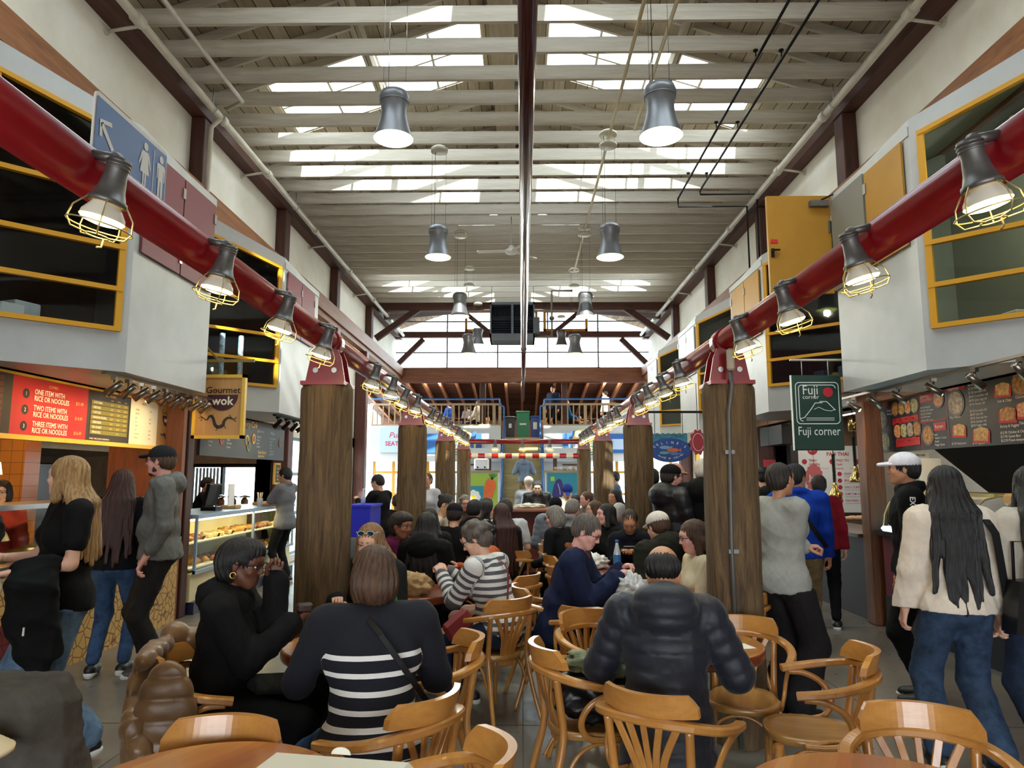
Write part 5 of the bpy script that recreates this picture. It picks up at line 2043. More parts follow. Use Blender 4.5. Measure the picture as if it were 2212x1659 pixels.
mb.build('lit_base', emis('case_cyan', (170, 225, 240), 1.2), t)
mb = MB()
for y in (6.3, 7.74):
 mb.tube([(a[0], y, a[1]) for a in arc] + [(4.4, y, 1.43), (4.4, y, 1.06)], .008, 6)
mb.box((4.1, 6.3, 1.42), (4.42, 7.75, 1.45))
mb.build('case_frame', mat('case_brass', (190, 170, 110), .3, metal=.7), t)
for k in range(5):
 o = MB()
 o.lathe([(0, 0), (.09, 0), (.1, .04), (0, .06)], (4.12, 6.5 + .26 * k, 1.085), 16)
 tag(o.build('sushi_tray', mat('tray_tone_%d' % (k % 3), ((230, 230, 60), (220, 120, 60), (226, 226, 220))[k % 3], .5)), 'round tray in the curved sushi case, %s from the viewer' % nth[k], 'tray', 'trays in the sushi case')
# steel wall and black hood
mb = MB()
mb.box((5.7, 2.5, .9), (5.78, 11.9, 2.5))
tag(mb.build('steel_splashback', mat('splash_steel', (150, 142, 128), .32, metal=.7, var=.3, vscale=1.5)), 'brushed steel wall panel at the back of the sushi stall', 'panel')
mb = MB()
mb.prism([(5.7, 2.45), (5.7, 1.45), (5.55, 1.4), (4.9, 1.95), (4.9, 2.45)], 'y', 4.0, 8.6)
tag(mb.build('range_hood', mat('hood_black', (30, 30, 32), .4, metal=.4)), 'black slanted range hood over the sushi stall kitchen', 'hood')
for (nmx, lab, y, z0_, z1_, x0_, x1_, m_) in (('paper_notice', 'cream pick-up orders notice with arrow hanging beside the timber post', 7.95, 1.62, 1.87, 4.18, 4.5, M_cream), ('orange_sticker', 'orange delivery sticker below the pick-up orders notice', 7.95, 1.49, 1.615, 4.25, 4.44, mat('sticker_orange', (224, 100, 34), .5))):
 t = thing(nmx, lab, 'notice', ((x0_ + x1_) / 2, y, z0_))
 mb = MB()
 mb.box((x0_, y, z0_), (x1_, y + .006, z1_))
 mb.build('sheet', m_, t)
 bd = Board((x0_, y - .001, z0_), (1, 0, 0), (0, 0, 1), x1_ - x0_, z1_ - z0_)
 if nmx == 'paper_notice':
  bd.text(M_ink, 'PICK-UP ORDERS HERE', .5, .82, .028, align='CENTER', sx=.8, bold=.02)
  bd.line(M_menured, [(.5, .7), (.5, .3)], .01)
  bd.poly(M_menured, [(.42, .38), (.5, .2), (.58, .38)])
 else:
  bd.text(M_signw, 'SKIP', .5, .1, .05, align='CENTER', bold=.02)
  bd.rect(M_signw, .35, .5, .65, .75)
  bd.line(M_signw, [(.25, .72), (.5, .92), (.75, .72)], .012)
 bd.build(t)
 mb = MB()
 mb.box((x0_ + .02, y + .006, z0_), (x0_ + .03, y + .012, 2.45 if nmx == 'paper_notice' else z1_))
 mb.build('hanging_strip', M_steel, t)
t = thing('red_price_stand', 'framed red and white price card standing on the sushi case', 'menu card', (4.2, 7.3, 1.45))
mb = MB()
mb.obox((4.22, 7.45, 1.62), (.24, .012, .34), Matrix.Rotation(-.12, 3, 'X'))
mb.build('frame', M_cream, t)
bd = Board((4.12, 7.43, 1.47), (1, 0, 0), (0, .12, 1), .2, .3)
for i in range(2):
 for j in range(3):
  bd.rect(M_menured, .08 + .46 * i, .06 + .32 * j, .46 + .46 * i, .3 + .32 * j)
bd.text(M_signw, 'UDON', .1, .42, .05, bold=.01, d=.005)
bd.build(t)
for k in range(4):
 t = thing('takeout_tub', 'clear takeout tub with orange burst price tag, %s of the stack' % ('bottom', 'second', 'third', 'top')[k], 'tub', (4.05, 5.75, 1.03 + .11 * k), 0, 'stacked takeout tubs on the sushi counter')
 o = MB()
 o.obox((4.05, 5.75, 1.085 + .11 * k), (.3, .3, .1), bev=.02)
 o.build('tub', mat('tub_amber', (200, 160, 100), .35), t)
 o = MB()
 pts = [((.05 if q % 2 else .034) * math.cos(q * PI / 10) + 4.05, (.05 if q % 2 else .034) * math.sin(q * PI / 10) + 1.1 + .11 * k) for q in range(20)]
 o.prism(pts, 'y', 5.585, 5.595)
 o.build('burst_tag', mat('tag_orange', (240, 110, 30), .5), t)
# ================================================================== noodle stall (thai menu)
t = thing('noodle_counter', 'black fronted counter with narrow wood top in front of the thai menu', 'counter', (4.2, 10, 0))
mb = MB()
mb.box((3.9, 8.2, 0), (4.5, 12.2, .92))
mb.build('black_front', M_black, t)
mb = MB()
mb.box((3.78, 8.2, .92), (4.55, 12.2, .96))
mb.build('wood_top', mat('top_wood_dark', (70, 48, 36), .3), t)
t = thing('thai_menu_board', 'large white menu board with red thai dish names at the back of the noodle stall', 'menu board', (5.3, 12.2, 1))
bx0, bx1, bz0, bz1 = 4.65, 6.1, 1.0, 2.12
mb = MB()
mb.box((bx0, 12.2, bz0), (bx1, 12.24, bz1))
mb.build('panel', mat('menu_board_white', (226, 230, 230), .5), t)
bd = Board((bx0, 12.197, bz0), (1, 0, 0), (0, 0, 1), bx1 - bx0, bz1 - bz0)
M_tr = mat('thai_red', (176, 44, 62), .5)
bd.text(M_tr, 'COMBOS', .28, .93, .075, bold=.015)
bd.disc(M_tr, .2, .94, .06)
bd.text(M_signw, '$19', .2, .92, .07, align='CENTER', d=.006)
bd.text(M_tr, 'PAD THAI', .36, .85, .085, bold=.02)
bd.text(M_tr, 'MAINS', .5, .64, .05, align='CENTER')
for u, nm1, nm2 in ((.1, 'THAI', 'GREEN'), (.42, 'PAD TH', 'GAI'), (.72, 'PAD', 'MU GROP')):
 bd.disc(M_tr, u, .76, .03)
 bd.text(M_tr, nm1, u + .05, .76, .06, bold=.012)
 bd.text(M_tr, nm2, u + .05, .7, .06, bold=.012)
for k, nm1 in enumerate(('CRISPY PORK BELLY', 'BRAISED PORK RICE', 'DAILY CURRY', 'SOM TUM GOONG', 'THAI FRIED CHICKEN')):
 v = .56 - .1 * k
 bd.disc(M_tr, .5, v + .015, .026)
 bd.text(M_tr, nm1, .55, v, .055, sx=.8, bold=.012)
 bd.rect(mat('menu_grey_line', (170, 172, 174), .6), .55, v - .03, .9, v - .022)
 bd.text(M_tr, ('SOM TUM', 'LAAB GAI', 'KANAA MU GROP', 'TOM YUM', 'STICKY RICE')[k], .12, v, .05, sx=.8)
bd.line(M_tr, [(.12, .66), (.38, .66)], .004)
bd.line(M_tr, [(.62, .66), (.92, .66)], .004)
bd.build(t)
t = thing('oval_badge_sign', 'scalloped dusty pink oval badge sign hanging in front of the thai menu', 'sign', (4.6, 11.4, 1.5))
o = MB()
pts = [((.135 + .008 * math.cos(14 * a)) * math.cos(a) + 4.63, (.21 + .01 * math.cos(14 * a)) * math.sin(a) + 1.58) for a in [q * 2 * PI / 84 for q in range(84)]]
o.prism(pts, 'y', 11.4, 11.42)
o.build('badge', mat('badge_pink', (190, 98, 104), .5), t)
bd = Board((4.5, 11.398, 1.4), (1, 0, 0), (0, 0, 1), .26, .36)
bd.text(M_signw, 'Jem', .5, .4, .12, align='CENTER', bold=.02)
bd.build(t)
o = MB()
o.cyl((4.63, 11.41, 1.78), (4.63, 11.41, 2.55), .003, n=5)
o.build('cord', M_black, t)
mb = MB()
mb.box((4.5, 12.0, 0), (4.62, 12.2, 2.6))
mb.box((4.0, 11.0, 2.1), (4.25, 12.0, 2.4))
tag(mb.build('noodle_stall_frame', mat('stall_frame_black', (26, 22, 22), .5)), 'black stall frame and speaker box beside the thai menu', 'frame')
M_brass = mat('heat_brass', (206, 176, 110), .18, metal=.95)
for k, (px, py, y) in enumerate(((1805, 1077, 8.9), (1850, 1042, 8.7))):
 P = atY(px, py, y)
 t = thing('brass_heat_lamp', 'polished brass heat lamp on a coiled black cord, the %s of two' % ('lower' if k == 0 else 'higher'), 'lamp', P, 0, 'brass heat lamps')
 o = MB()
 o.lathe([(.012, .2), (.022, .19), (.028, .16), (.03, .12), (.055, .08), (.075, .04), (.078, 0), (.072, 0), (.05, .07)], P, 24)
 o.build('shade', M_brass, t)
 o = MB()
 o.ball(P + Vector((0, 0, .03)), .03)
 o.build('bulb', emis('heat_bulb', (255, 200, 120), 12), t)
 o = MB()
 n_ = 160
 o.tube([P + Vector((.018 * math.cos(q * .8), .018 * math.sin(q * .8), .2 + .35 * q / n_)) for q in range(n_)], .006, 5)
 o.tube([P + Vector((0, 0, .5)), P + Vector((0, 0, 2.5 - P.z))], .005, 5)
 o.build('coiled_cord', M_black, t)
 o = MB()
 o.cyl(P + Vector((0, 0, .62)), P + Vector((0, 0, .8)), .055, n=20)
 o.build('cord_reel', M_brass, t)
t = thing('small_red_tag', 'small red and white tag hanging in the noodle stall entrance', 'tag', (4.15, 11.0, 1.6))
o = MB()
P = atY(1663, 1010, 11.0)
o.box((P.x - .09, 11.0, P.z - .14), (P.x + .09, 11.01, P.z + .12))
o.build('card', M_tr, t)
o = MB()
o.cyl((P.x, 11.0, P.z + .12), (P.x, 11.0, 2.55), .003, n=5)
o.build('cord', M_black, t)
# ================================================================== fish and chips sign
t = thing('fish_and_chips_sign', 'blue oval fish and chips sign with orange fish and teal wave crest', 'sign', (2.64, 12.8, 1.9))
cx, cz, rx, rz_ = 2.645, 2.07, .36, .2
o = MB()
o.prism([(cx + rx * math.cos(a), cz + rz_ * math.sin(a)) for a in [q * PI / 24 for q in range(48)]], 'y', 12.8, 12.84)
o.prism([(cx + (rx + .015) * math.cos(a), cz + (rz_ + .015) * math.sin(a)) for a in [q * PI / 24 for q in range(48)]], 'y', 12.81, 12.83)
o.build('oval_panel', mat('celine_blue', (34, 74, 150), .4), t)
o = MB()
top = [(cx - .33 + .66 * k / 22, cz + .3 + .012 * math.sin(k * 1.9)) for k in range(23)]
o.prism([(cx + .33, cz + .02), ] + top[::-1] + [(cx - .33, cz + .02)], 'y', 12.842, 12.87)
o.build('wave_crest', mat('wave_teal', (70, 142, 164), .5, var=.6, vscale=14), t)
bd = Board((cx - rx, 12.797, cz - rz_), (1, 0, 0), (0, 0, 1), 2 * rx, 2 * rz_)
M_let = mat('celine_letters', (226, 220, 196), .5)
def arc_text(word, rx_, rz2, a0, a1, size, flip=False):
 for i, ch in enumerate(word):
  if ch == ' ':
   continue
  a = math.radians(a0 + (a1 - a0) * i / (len(word) - 1))
  vs, fs = text_vf(ch, size, align='CENTER', bold=.015)
  rot = a - PI / 2 if not flip else a + PI / 2
  c_, s_ = math.cos(rot * .8 if not flip else rot * .8), math.sin(rot * .8)
  ox, oz = cx + rx_ * math.cos(a), cz + rz2 * math.sin(a)
  bd._mb(M_let).add([(ox + x * c_ - y * s_, 12.795, oz + x * s_ + y * c_) for x, y, z in vs], fs)
arc_text("CELINE'S", .285, .115, 155, 25, .062)
arc_text('FISH & CHIPS', .27, .15, 218, 322, .05, True)
def fishm(m, u, v, sc, fl=1):
 W_ = bd.W
 H_ = bd.H
 pts = []
 for q in range(16):
  a = q * 2 * PI / 16
  pts.append((u + fl * sc * .11 * math.cos(a) / W_, v + sc * .035 * math.sin(a) / H_))
 bd.poly(m, pts, d=.005)
 bd.poly(m, [(u + fl * sc * .09 / W_, v), (u + fl * sc * .15 / W_, v + sc * .035 / H_), (u + fl * sc * .14 / W_, v - sc * .035 / H_)], d=.005)
fishm(mat('fish_blue_pale', (120, 160, 196), .5), .38, .62, .9)
fishm(mat('fish_blue_mid', (84, 124, 176), .5), .62, .34, .8)
fishm(mat('fish_teal', (110, 150, 160), .5), .36, .38, .8)
fishm(mat('fish_orange', (224, 104, 60), .5), .58, .5, 1.0)
bd.build(t)
o = MB()
for x in (cx - .25, cx + .25):
 o.cyl((x, 12.85, cz + .25), (x, 12.85, 2.75), .006, n=6)
o.box((cx - .4, 12.84, 2.74), (4.3, 12.88, 2.78))
o.build('hanger_bar', M_black, t)
t = thing('red_scalloped_sign', 'dark red scalloped sign hanging beyond the second storage box', 'sign', (2.7, 9.6, 2))
P = atY(1508, 955, 9.9)
o = MB()
pts = [(P.x + (.11 + .012 * math.cos(10 * a)) * math.cos(a), P.z + (.17 + .014 * math.cos(10 * a)) * math.sin(a)) for a in [q * 2 * PI / 60 for q in range(60)]]
o.prism(pts, 'y', 9.9, 9.93)
o.build('panel', mat('scallop_red', (160, 34, 46), .5), t)
bd = Board((P.x - .1, 9.897, P.z - .15), (1, 0, 0), (0, 0, 1), .2, .3)
bd.line(M_signw, [(.5 + .38 * math.cos(a), .5 + .4 * math.sin(a)) for a in [q * PI / 14 for q in range(28)]], .006, closed=True)
bd.build(t)
o = MB()
o.tube([(P.x, 9.915, P.z + .17), (P.x, 9.915, 2.9)], .005, 6)
o.build('chain', M_black, t)
# ---- unseen ceiling strips, added to brighten the stalls
for s, ya, yb, c_, e_, nmx in ((-1, 4.5, 7.8, (255, 190, 110), 6, 'wok stall'), (-1, 9.0, 11.8, (255, 226, 180), 5, 'cafe'), (1, 4.5, 7.6, (255, 232, 200), 5, 'sushi stall'), (1, 9.0, 11.8, (255, 244, 226), 9, 'noodle stall')):
 t = thing('added_light_strip', 'slim unseen light strip added inside the %s' % nmx, 'lamp', (s * 5.0, (ya + yb) / 2, 2.58))
 mb = MB()
 mb.box((s * 4.9, ya, 2.56), (s * 5.1, yb, 2.6))
 mb.build('housing', M_signw, t)
 mb = MB()
 mb.box((s * 4.93, ya + .05, 2.55), (s * 5.07, yb - .05, 2.561))
 mb.build('diffuser', emis('strip_' + nmx.split()[0], c_, e_), t)
# ================================================================== gallery railings, stairs, bins
M_rail = wood('railing_wood', (170, 150, 120), (130, 110, 86), 'x', .6, 1, bump=.1)
bal = MB()
bal.box((-.02, -.02, 0), (.02, .02, .68))
for s, lab, xs0, xs1 in ((-1, 'wooden balustrade with blue handrail along the gallery edge by the seated group', -5.1, -.75), (1, 'wooden balustrade with blue handrail along the gallery edge by the standing men', .75, 5.1)):
 t = thing('gallery_railing', lab, 'railing', (s * 2.5, 23.9, 3.3))
 mb = MB()
 mb.box((xs0, 23.87, 3.99), (xs1, 23.95, 4.06))
 mb.build('top_rail', M_rail, t)
 mb = MB()
 mb.box((xs0, 23.85, 3.3), (xs1, 23.97, 3.35))
 mb.build('bottom_rail', M_rail, t)
 n_ = 22
 b0 = None
 for k in range(n_ + 1):
  x = xs0 + (xs1 - xs0) * k / n_
  w_ = .05 if k in (0, n_) or k % 7 == 0 else .02
  if w_ == .05:
   o = MB()
   o.box((x - .05, 23.86, 3.3), (x + .05, 23.96, 4.06))
   o.build('rail_post', M_rail, t)
  elif b0 is None:
   b0 = bal.build('baluster', M_rail, t, world=False)
   b0.location = (x - t.location.x, .01, .03)
  else:
   c_ = b0.copy()
   COL.objects.link(c_)
   c_.parent = t
   c_.location = (x - t.location.x, .01, .03)
 mb = MB()
 xi = -.75 * (1 if s < 0 else -1)
 xo = xs0 if s < 0 else xs1
 mb.tube([(xo, 23.86, 4.2), (xi + s * .02, 23.86, 4.2), (xi, 23.86, 4.17), (xi, 23.86, 3.98), (xi - s * .12, 23.86, 3.95), (xi - s * .14, 23.86, 3.9), (xi - s * .14, 23.8, 3.2), (xi - s * .13, 22.6, 2.1), (xi - s * .12, 21.3, .95)], .03, 10)
 mb.build('blue_handrail', M_blue, t)
mb = MB()
mb.tube([(-.7, 25.6, 3.72), (.7, 25.6, 3.72)], .025, 8)
mb.tube([(0, 25.6, 3.72), (0, 25.6, 2.95)], .02, 8)
tag(mb.build('landing_rail', M_blue), 'blue pipe rail across the landing behind the bins', 'rail')
# stairs
mb = MB()
ns = 16
for k in range(ns):
 y = 20.9 + (24.9 - 20.9) * k / ns
 z = 2.95 * (k + 1) / ns
 mb.box((-.6, y, z - .18), (.62, y + .28, z))
tag(mb.build('staircase', wood('stair_wood', (178, 166, 120), (140, 124, 84), 'x', .6, 1, bump=.1)), 'straight wooden staircase with pale worn treads rising to the gallery', 'staircase')
for s in (-1, 1):
 mb = MB()
 x = .01 + s * .65
 a, b_ = Vector((x, 20.8, .15)), Vector((x, 24.9, 3.0))
 mb.obox((a + b_) / 2, (.07, (b_ - a).length, .34), frame(b_ - a))
 tag(mb.build('stair_stringer', M_blue), 'blue painted stair side on the %s panel side' % ('carrot' if s < 0 else 'aubergine'), 'stair side')
M_bins = [(mat('bin_black', (38, 42, 52), .5), -.42, .34, .78, 'black'), (mat('bin_green', (20, 124, 84), .45), .03, .46, .98, 'green'), (mat('bin_blue', (28, 62, 140), .45), .46, .32, .8, 'blue')]
for m_, x, w_, h_, cn in M_bins:
 t = thing('wheeled_bin', '%s wheeled bin standing at the top of the stairs' % cn, 'bin', (x, 25.2, 2.95), 0, 'bins at the head of the stairs')
 o = MB()
 o.add([(x - w_ * .42, 25.0, 2.97), (x + w_ * .42, 25.0, 2.97), (x + w_ * .42, 25.35, 2.97), (x - w_ * .42, 25.35, 2.97), (x - w_ / 2, 24.95, 2.95 + h_ * .9), (x + w_ / 2, 24.95, 2.95 + h_ * .9), (x + w_ / 2, 25.4, 2.95 + h_ * .9), (x - w_ / 2, 25.4, 2.95 + h_ * .9)], [(3, 2, 1, 0), (4, 5, 6, 7), (0, 1, 5, 4), (1, 2, 6, 5), (2, 3, 7, 6), (3, 0, 4, 7)])
 o.build('bin_body', m_, t)
 o = MB()
 o.obox((x, 25.17, 2.95 + h_ * .93), (w_ * 1.08, .5, .07), bev=.02)
 o.build('lid', m_, t)
 o = MB()
 for sx in (-1, 1):
  o.tube([(x + sx * w_ * .36, 25.38, 3.0), (x + sx * w_ * .44, 25.38, 3.0)], .05, 12)
 o.build('wheel_pair', M_black, t)
 o = MB()
 if cn == 'green':
  o.box((x - .12, 24.93, 3.4), (x + .12, 24.96, 3.46))
 elif cn == 'blue':
  o.box((x - .07, 24.95, 3.25), (x + .07, 24.965, 3.5))
 else:
  o.box((x - .05, 24.95, 3.3), (x + .05, 24.965, 3.45))
 o.build('label_patch', M_signw, t)
# ================================================================== kiosks with painted panels
M_kledge = M_rail
for s, lab, pc, x0_, x1_ in ((-1, 'kiosk counter with green panel painted with a carrot and white flower', (150, 176, 70), -1.75, -.66), (1, 'kiosk counter with teal panel painted with an aubergine', (40, 130, 152), .66, 1.75)):
 t = thing('kiosk_counter', lab, 'counter', ((x0_ + x1_) / 2, 20, 0))
 mb = MB()
 mb.box((x0_, 19.95, 0), (x1_, 20.6, 1.72))
 mb.build('carcass', mat('kiosk_white', (200, 200, 196), .5), t)
 mb = MB()
 mb.box((x0_ - .04, 19.9, 1.72), (x1_ + .04, 20.65, 1.77))
 mb.build('ledge_top', M_kledge, t)
 mb = MB()
 mb.box((x0_ + .03, 19.93, .0), (x1_ - .03, 19.95, 1.7))
 mb.build('painted_panel', mat('panel_col%d' % s, pc, .6), t)
 bd = Board((x0_, 19.928, 0), (1, 0, 0), (0, 0, 1), x1_ - x0_, 1.72)
 if s < 0:
  orange = mat('paint_orange', (226, 104, 50), .6, var=.2, vscale=6)
  bd.poly(mat('paint_teal', (40, 130, 152), .6), [(.1, .42), (.62, .42), (.62, .78), (.1, .78)], d=.002)
  for k in range(8):
   a = k * PI / 4
   bd.disc(M_signw, .36 + .12 * math.cos(a), .6 + .075 * math.sin(a), .07, .045, d=.004 + .0006 * k)
  bd.disc(M_signw, .36, .6, .1, .065, d=.0095)
  bd.disc(mat('paint_gold', (226, 166, 30), .6), .36, .6, .055, .036, d=.011)
  bd.poly(orange, [(.66, .84), (.74, .9), (.86, .9), (.93, .84), (.92, .74), (.84, .58), (.74, .46), (.6, .36), (.56, .38), (.6, .5), (.62, .66)], d=.007)
  for k in range(5):
   bd.line(mat('paint_leaf', (40, 120, 60), .6), [(.83, .88), (.76 + .05 * k, .98 - .004 * (k - 2) ** 2)], .025, d=.008)
 else:
  aub = mat('paint_aubergine', (52, 44, 110), .6)
  pts = []
  for q in range(24):
   a = q * 2 * PI / 24
   u, v = .15 * math.cos(a), .3 * math.sin(a)
   c_, s_ = math.cos(.18), math.sin(.18)
   pts.append((.3 + u * c_ + v * s_ * .9, .6 - u * s_ + v * c_))
  bd.poly(aub, pts, d=.004)
  bd.line(mat('paint_highlight', (170, 170, 220), .6), [(.3, .82), (.35, .72), (.36, .64)], .02, d=.006)
  bd.rect(mat('paint_lime', (160, 190, 60), .6), .12, .86, .22, .93, d=.003)
  bd.poly(mat('paint_gold', (226, 166, 30), .6), [(.72, .4), (.98, .4), (.98, .7), (.72, .62)], d=.003)
 bd.build(t, 'printing')  # painted pictures and patches, no letters
# things standing on and behind the kiosks
t = thing('coffee_machine', 'chromed coffee machine on the kiosk behind the carrot panel', 'coffee machine', (-1.1, 20.3, 1.77))
o = MB()
o.obox((-1.15, 20.3, 1.95), (.42, .4, .34), bev=.04)
o.build('machine_body', M_steel, t)
o = MB()
for x in (-1.25, -1.05):
 o.cyl((x, 20.12, 1.86), (x, 20.02, 1.86), .025)
o.lathe([(.03, 0), (.09, .1), (.09, .14)], (-1.2, 20.3, 2.12), 14)
o.build('fittings', M_black, t)
for k in range(5):
 o = MB()
 o.lathe([(0, 0), (.05, 0), (.05, .1), (0, .1)], (.95 + .13 * k, 20.2, 1.77), 14)
 tag(o.build('tin', mat('tin_%d' % (k % 2), ((170, 150, 110), (190, 190, 190))[k % 2], .4)), '%s small tin lined up on the aubergine kiosk ledge' % nth[k], 'tin', 'tins on the aubergine kiosk')
for s in (-1, 1):
 t = thing('kitchen_backdrop', 'white tiled kitchen unit with dark shelves behind the %s kiosk' % ('carrot' if s < 0 else 'aubergine'), 'kitchen unit', (s * 1.3, 22.8, 0))
 o = MB()
 o.box((s * .8, 22.6, 0), (s * 1.95, 23.2, 1.7))
 o.box((s * .8, 22.6, 2.2), (s * 1.95, 23.2, 2.5))
 o.build('cabinet', mat('far_wall_white', (196, 200, 204), .6), t)
 o = MB()
 o.box((s * 1.0, 22.55, 1.7), (s * 1.1, 23.1, 2.2))
 o.box((s * 1.3, 22.6, 1.95), (s * 1.9, 23.1, 2.0))
 o.build('shelf', M_dark, t)
# ================================================================== banners on the gallery front
M_bblue = mat('banner_blue', (36, 96, 170), .5)
M_plb = mat('board_pale_blue', (176, 200, 232), .5)
t = thing('seating_sign', 'pale blue board with red public seating lettering under the gallery', 'sign', (-4, 23.7, 2.4))
mb = MB()
mb.box((-4.75, 23.72, 2.4), (-3.3, 23.77, 3.22))
mb.build('panel', M_plb, t)
bd = Board((-4.75, 23.718, 2.4), (1, 0, 0), (0, 0, 1), 1.45, .82)
M_pr = mat('seating_red', (190, 30, 60), .5)
bd.text(M_pr, 'Public', .2, .6, .27, shear=.25)
bd.text(M_pr, 'SEATING', .12, .28, .2, bold=.02)
bd.build(t)
for s, x0_, x1_ in ((-1, -3.2, -1.35), (1, 1.35, 3.75)):
 t = thing('blue_banner', 'blue banner with white notice panel on the gallery front, %s end' % ('seating sign' if s < 0 else 'fish sign'), 'banner', ((x0_ + x1_) / 2, 23.7, 2.4))
 mb = MB()
 mb.box((x0_, 23.74, 2.38), (x1_, 23.78, 3.02))
 mb.build('panel', M_bblue, t)
 bd = Board((x0_, 23.738, 2.38), (1, 0, 0), (0, 0, 1), x1_ - x0_, .64)
 u0_, u1_ = (.25, .62) if s < 0 else (.45, .88)
 bd.rect(M_plb, u0_, .18, u1_, .72)
 bd.text(M_bblue, 'SEAFOOD MARKET', u0_ + .05, .5, .1, sx=.6, d=.006)
 bd.text(M_bblue, 'LUNCH SPECIALS', u0_ + .05, .28, .1, sx=.6, d=.006)
 bd.build(t)
 cx_ = s * 2.02
 t = thing('parrot_sign', 'round yellow and blue parrot cafe sign on the gallery front, %s side' % ('carrot' if s < 0 else 'aubergine'), 'sign', (cx_, 23.6, 2.3))
 mb = MB()
 mb.prism([(cx_ + .48 * math.cos(a), 2.66 + .5 * math.sin(a)) for a in [q * PI / 16 for q in range(32)]], 'y', 23.62, 23.68)
 mb.build('disc', mat('parrot_yellow', (214, 208, 140), .5), t)
 bd = Board((cx_ - .5, 23.618, 2.16), (1, 0, 0), (0, 0, 1), 1.0, 1.0)
 pb = mat('parrot_blue', (48, 92, 160), .5)
 bd.text(pb, 'The', .5, .72, .12, align='CENTER', bold=.02)
 bd.text(pb, 'BLUE', .5, .58, .16, align='CENTER', bold=.02)
 bd.text(pb, 'PARROT', .52, .42, .17, align='CENTER', bold=.03)
 q_ = .03 if s > 0 else .8
 bd.poly(pb, [(q_, .5), (q_ + .02, .8), (q_ + .1, .95), (q_ + .2, .94), (q_ + .17, .82), (q_ + .12, .7), (q_ + .12, .4), (q_ + .05, .2)], d=.006)
 for k in range(3):
  bd.line(pb, [(.2, .3 - .08 * k), (.4, .34 - .08 * k), (.6, .28 - .08 * k), (.82, .33 - .08 * k)], .03, d=.006)
 bd.build(t)
# unseen lamps assumed from the lit ceiling, added here as small globes
for k, (x, y) in enumerate(((-3.0, 25.3), (-.3, 25.3), (3.0, 25.3))):
 t = thing('unseen_gallery_lamp', 'small unseen warm globe lamp added under the gallery roof, %s from the wok side' % nth[k], 'lamp', (x, y, 4.4), 0, 'unseen gallery globe lamps')
 z = 5.2
 o = MB()
 o.ball((x, y, z - .2), .06, 14)
 o.build('bulb', emis('globe_glow', (255, 200, 140), 10), t)
 o = MB()
 o.cyl((x, y, z - .15), (x, y, z), .01, n=6)
 o.build('cable', M_black, t)
 ld = bpy.data.lights.new('gallery_light', 'POINT')
 ld.energy = 50
 ld.color = (1, .88, .74)
 ld.shadow_soft_size = .08
 lo = bpy.data.objects.new('gallery_light', ld)
 COL.objects.link(lo)
 lo.location = (x, y + .15, z - .3)
# far off towers outside the gable
def tower(x, y, w_, h_, seed):
 t = thing('apartment_tower', 'pale apartment tower seen through the gable glass, %s' % ('tallest, beside the heater' if seed == 1 else 'low one towards the wok side' if seed == 2 else 'broad one towards the sushi side'), 'building', (x, y, 0))
 mb = MB()
 mb.box((x - w_ / 2, y, -2), (x + w_ / 2, y + 12, h_))
 mb.build('tower_walls', mat('tower_pale', (225, 228, 230), .7), t)
 for k in range(int(h_ / 3.2)):
  z = 1.5 + 3.2 * k
  if z > h_ - 2:
   break
  o = MB()
  for j in range(int(w_ / 4)):
   o.box((x - w_ / 2 + .8 + 4 * j, y - .15, z), (x - w_ / 2 + 3.2 + 4 * j, y - .02, z + 1.5))
  o.build('window_band_panes', mat('tower_glass', (150, 185, 200), .3), t)
  o = MB()
  o.box((x - w_ / 2 - .2, y - 1.1, z - .35), (x + w_ / 2 * .3, y, z - .1))
  o.build('balcony_slab', mat('tower_pale', (225, 228, 230), .7), t)
tower(11, 120, 16, 52, 1)
tower(-26, 150, 16, 24, 2)
tower(32, 130, 20, 40, 3)
mb = MB()
mb.box((-120, 33.5, -2.2), (120, 200, -2.0))
mb.box((-60, -60, -.35), (60, 33.5, -.25))
struct('ground', mb, mat('outdoor_ground', (150, 150, 146), .8))
# ================================================================== blue desk and high bar table
t = thing('blue_desk', 'bright blue cloth covered desk by the side windows', 'desk', (-2.3, 9.7, 0))
P, Q_ = atY(758, 1092, 9.4), atY(800, 1092, 9.4)
mb = MB()
mb.box((P.x - .05, 9.4, 0), (Q_.x, 10.1, 1.2))
mb.build('cloth_front', mat('desk_cloth_blue', (24, 34, 200), .6), t)
mb = MB()
mb.box((P.x - .07, 9.38, 1.2), (Q_.x + .02, 10.12, 1.23))
mb.build('desk_top', mat('desk_cloth_blue', (24, 34, 200), .6), t)
o = thing('water_bottle', 'clear water bottle standing on the blue desk', 'bottle', (-2.1, 9.55, 1.23))
mb = MB()
mb.lathe([(0, 0), (.03, 0), (.032, .12), (.012, .17), (.012, .19)], (-2.12, 9.55, 1.23), 12)
mb.build('bottle', mat('bottle_clear', (190, 205, 215), .1, spec=.8), o)
mb = MB()
mb.cyl((-2.12, 9.55, 1.42), (-2.12, 9.55, 1.44), .014, n=8)
mb.build('cap', M_signw, o)
t = thing('high_bar_table', 'high bar table with red brown base and wooden top in the middle aisle end', 'table', (.05, 11.9, 0))
P, Q_ = atY(1095, 1100, 11.6), atY(1175, 1100, 11.6)
mb = MB()
mb.obox(((P.x + Q_.x) / 2, 11.95, 1.06), (Q_.x - P.x + .25, .8, .06), bev=.015)
mb.build('table_top', mat('bar_top_brown', (150, 84, 50), .3, var=.3, vscale=3), t)
mb = MB()
mb.box((P.x + .02, 11.75, 0), (Q_.x - .02, 12.2, 1.03))
mb.build('base_cabinet', mat('bar_base_red', (104, 40, 32), .5), t)
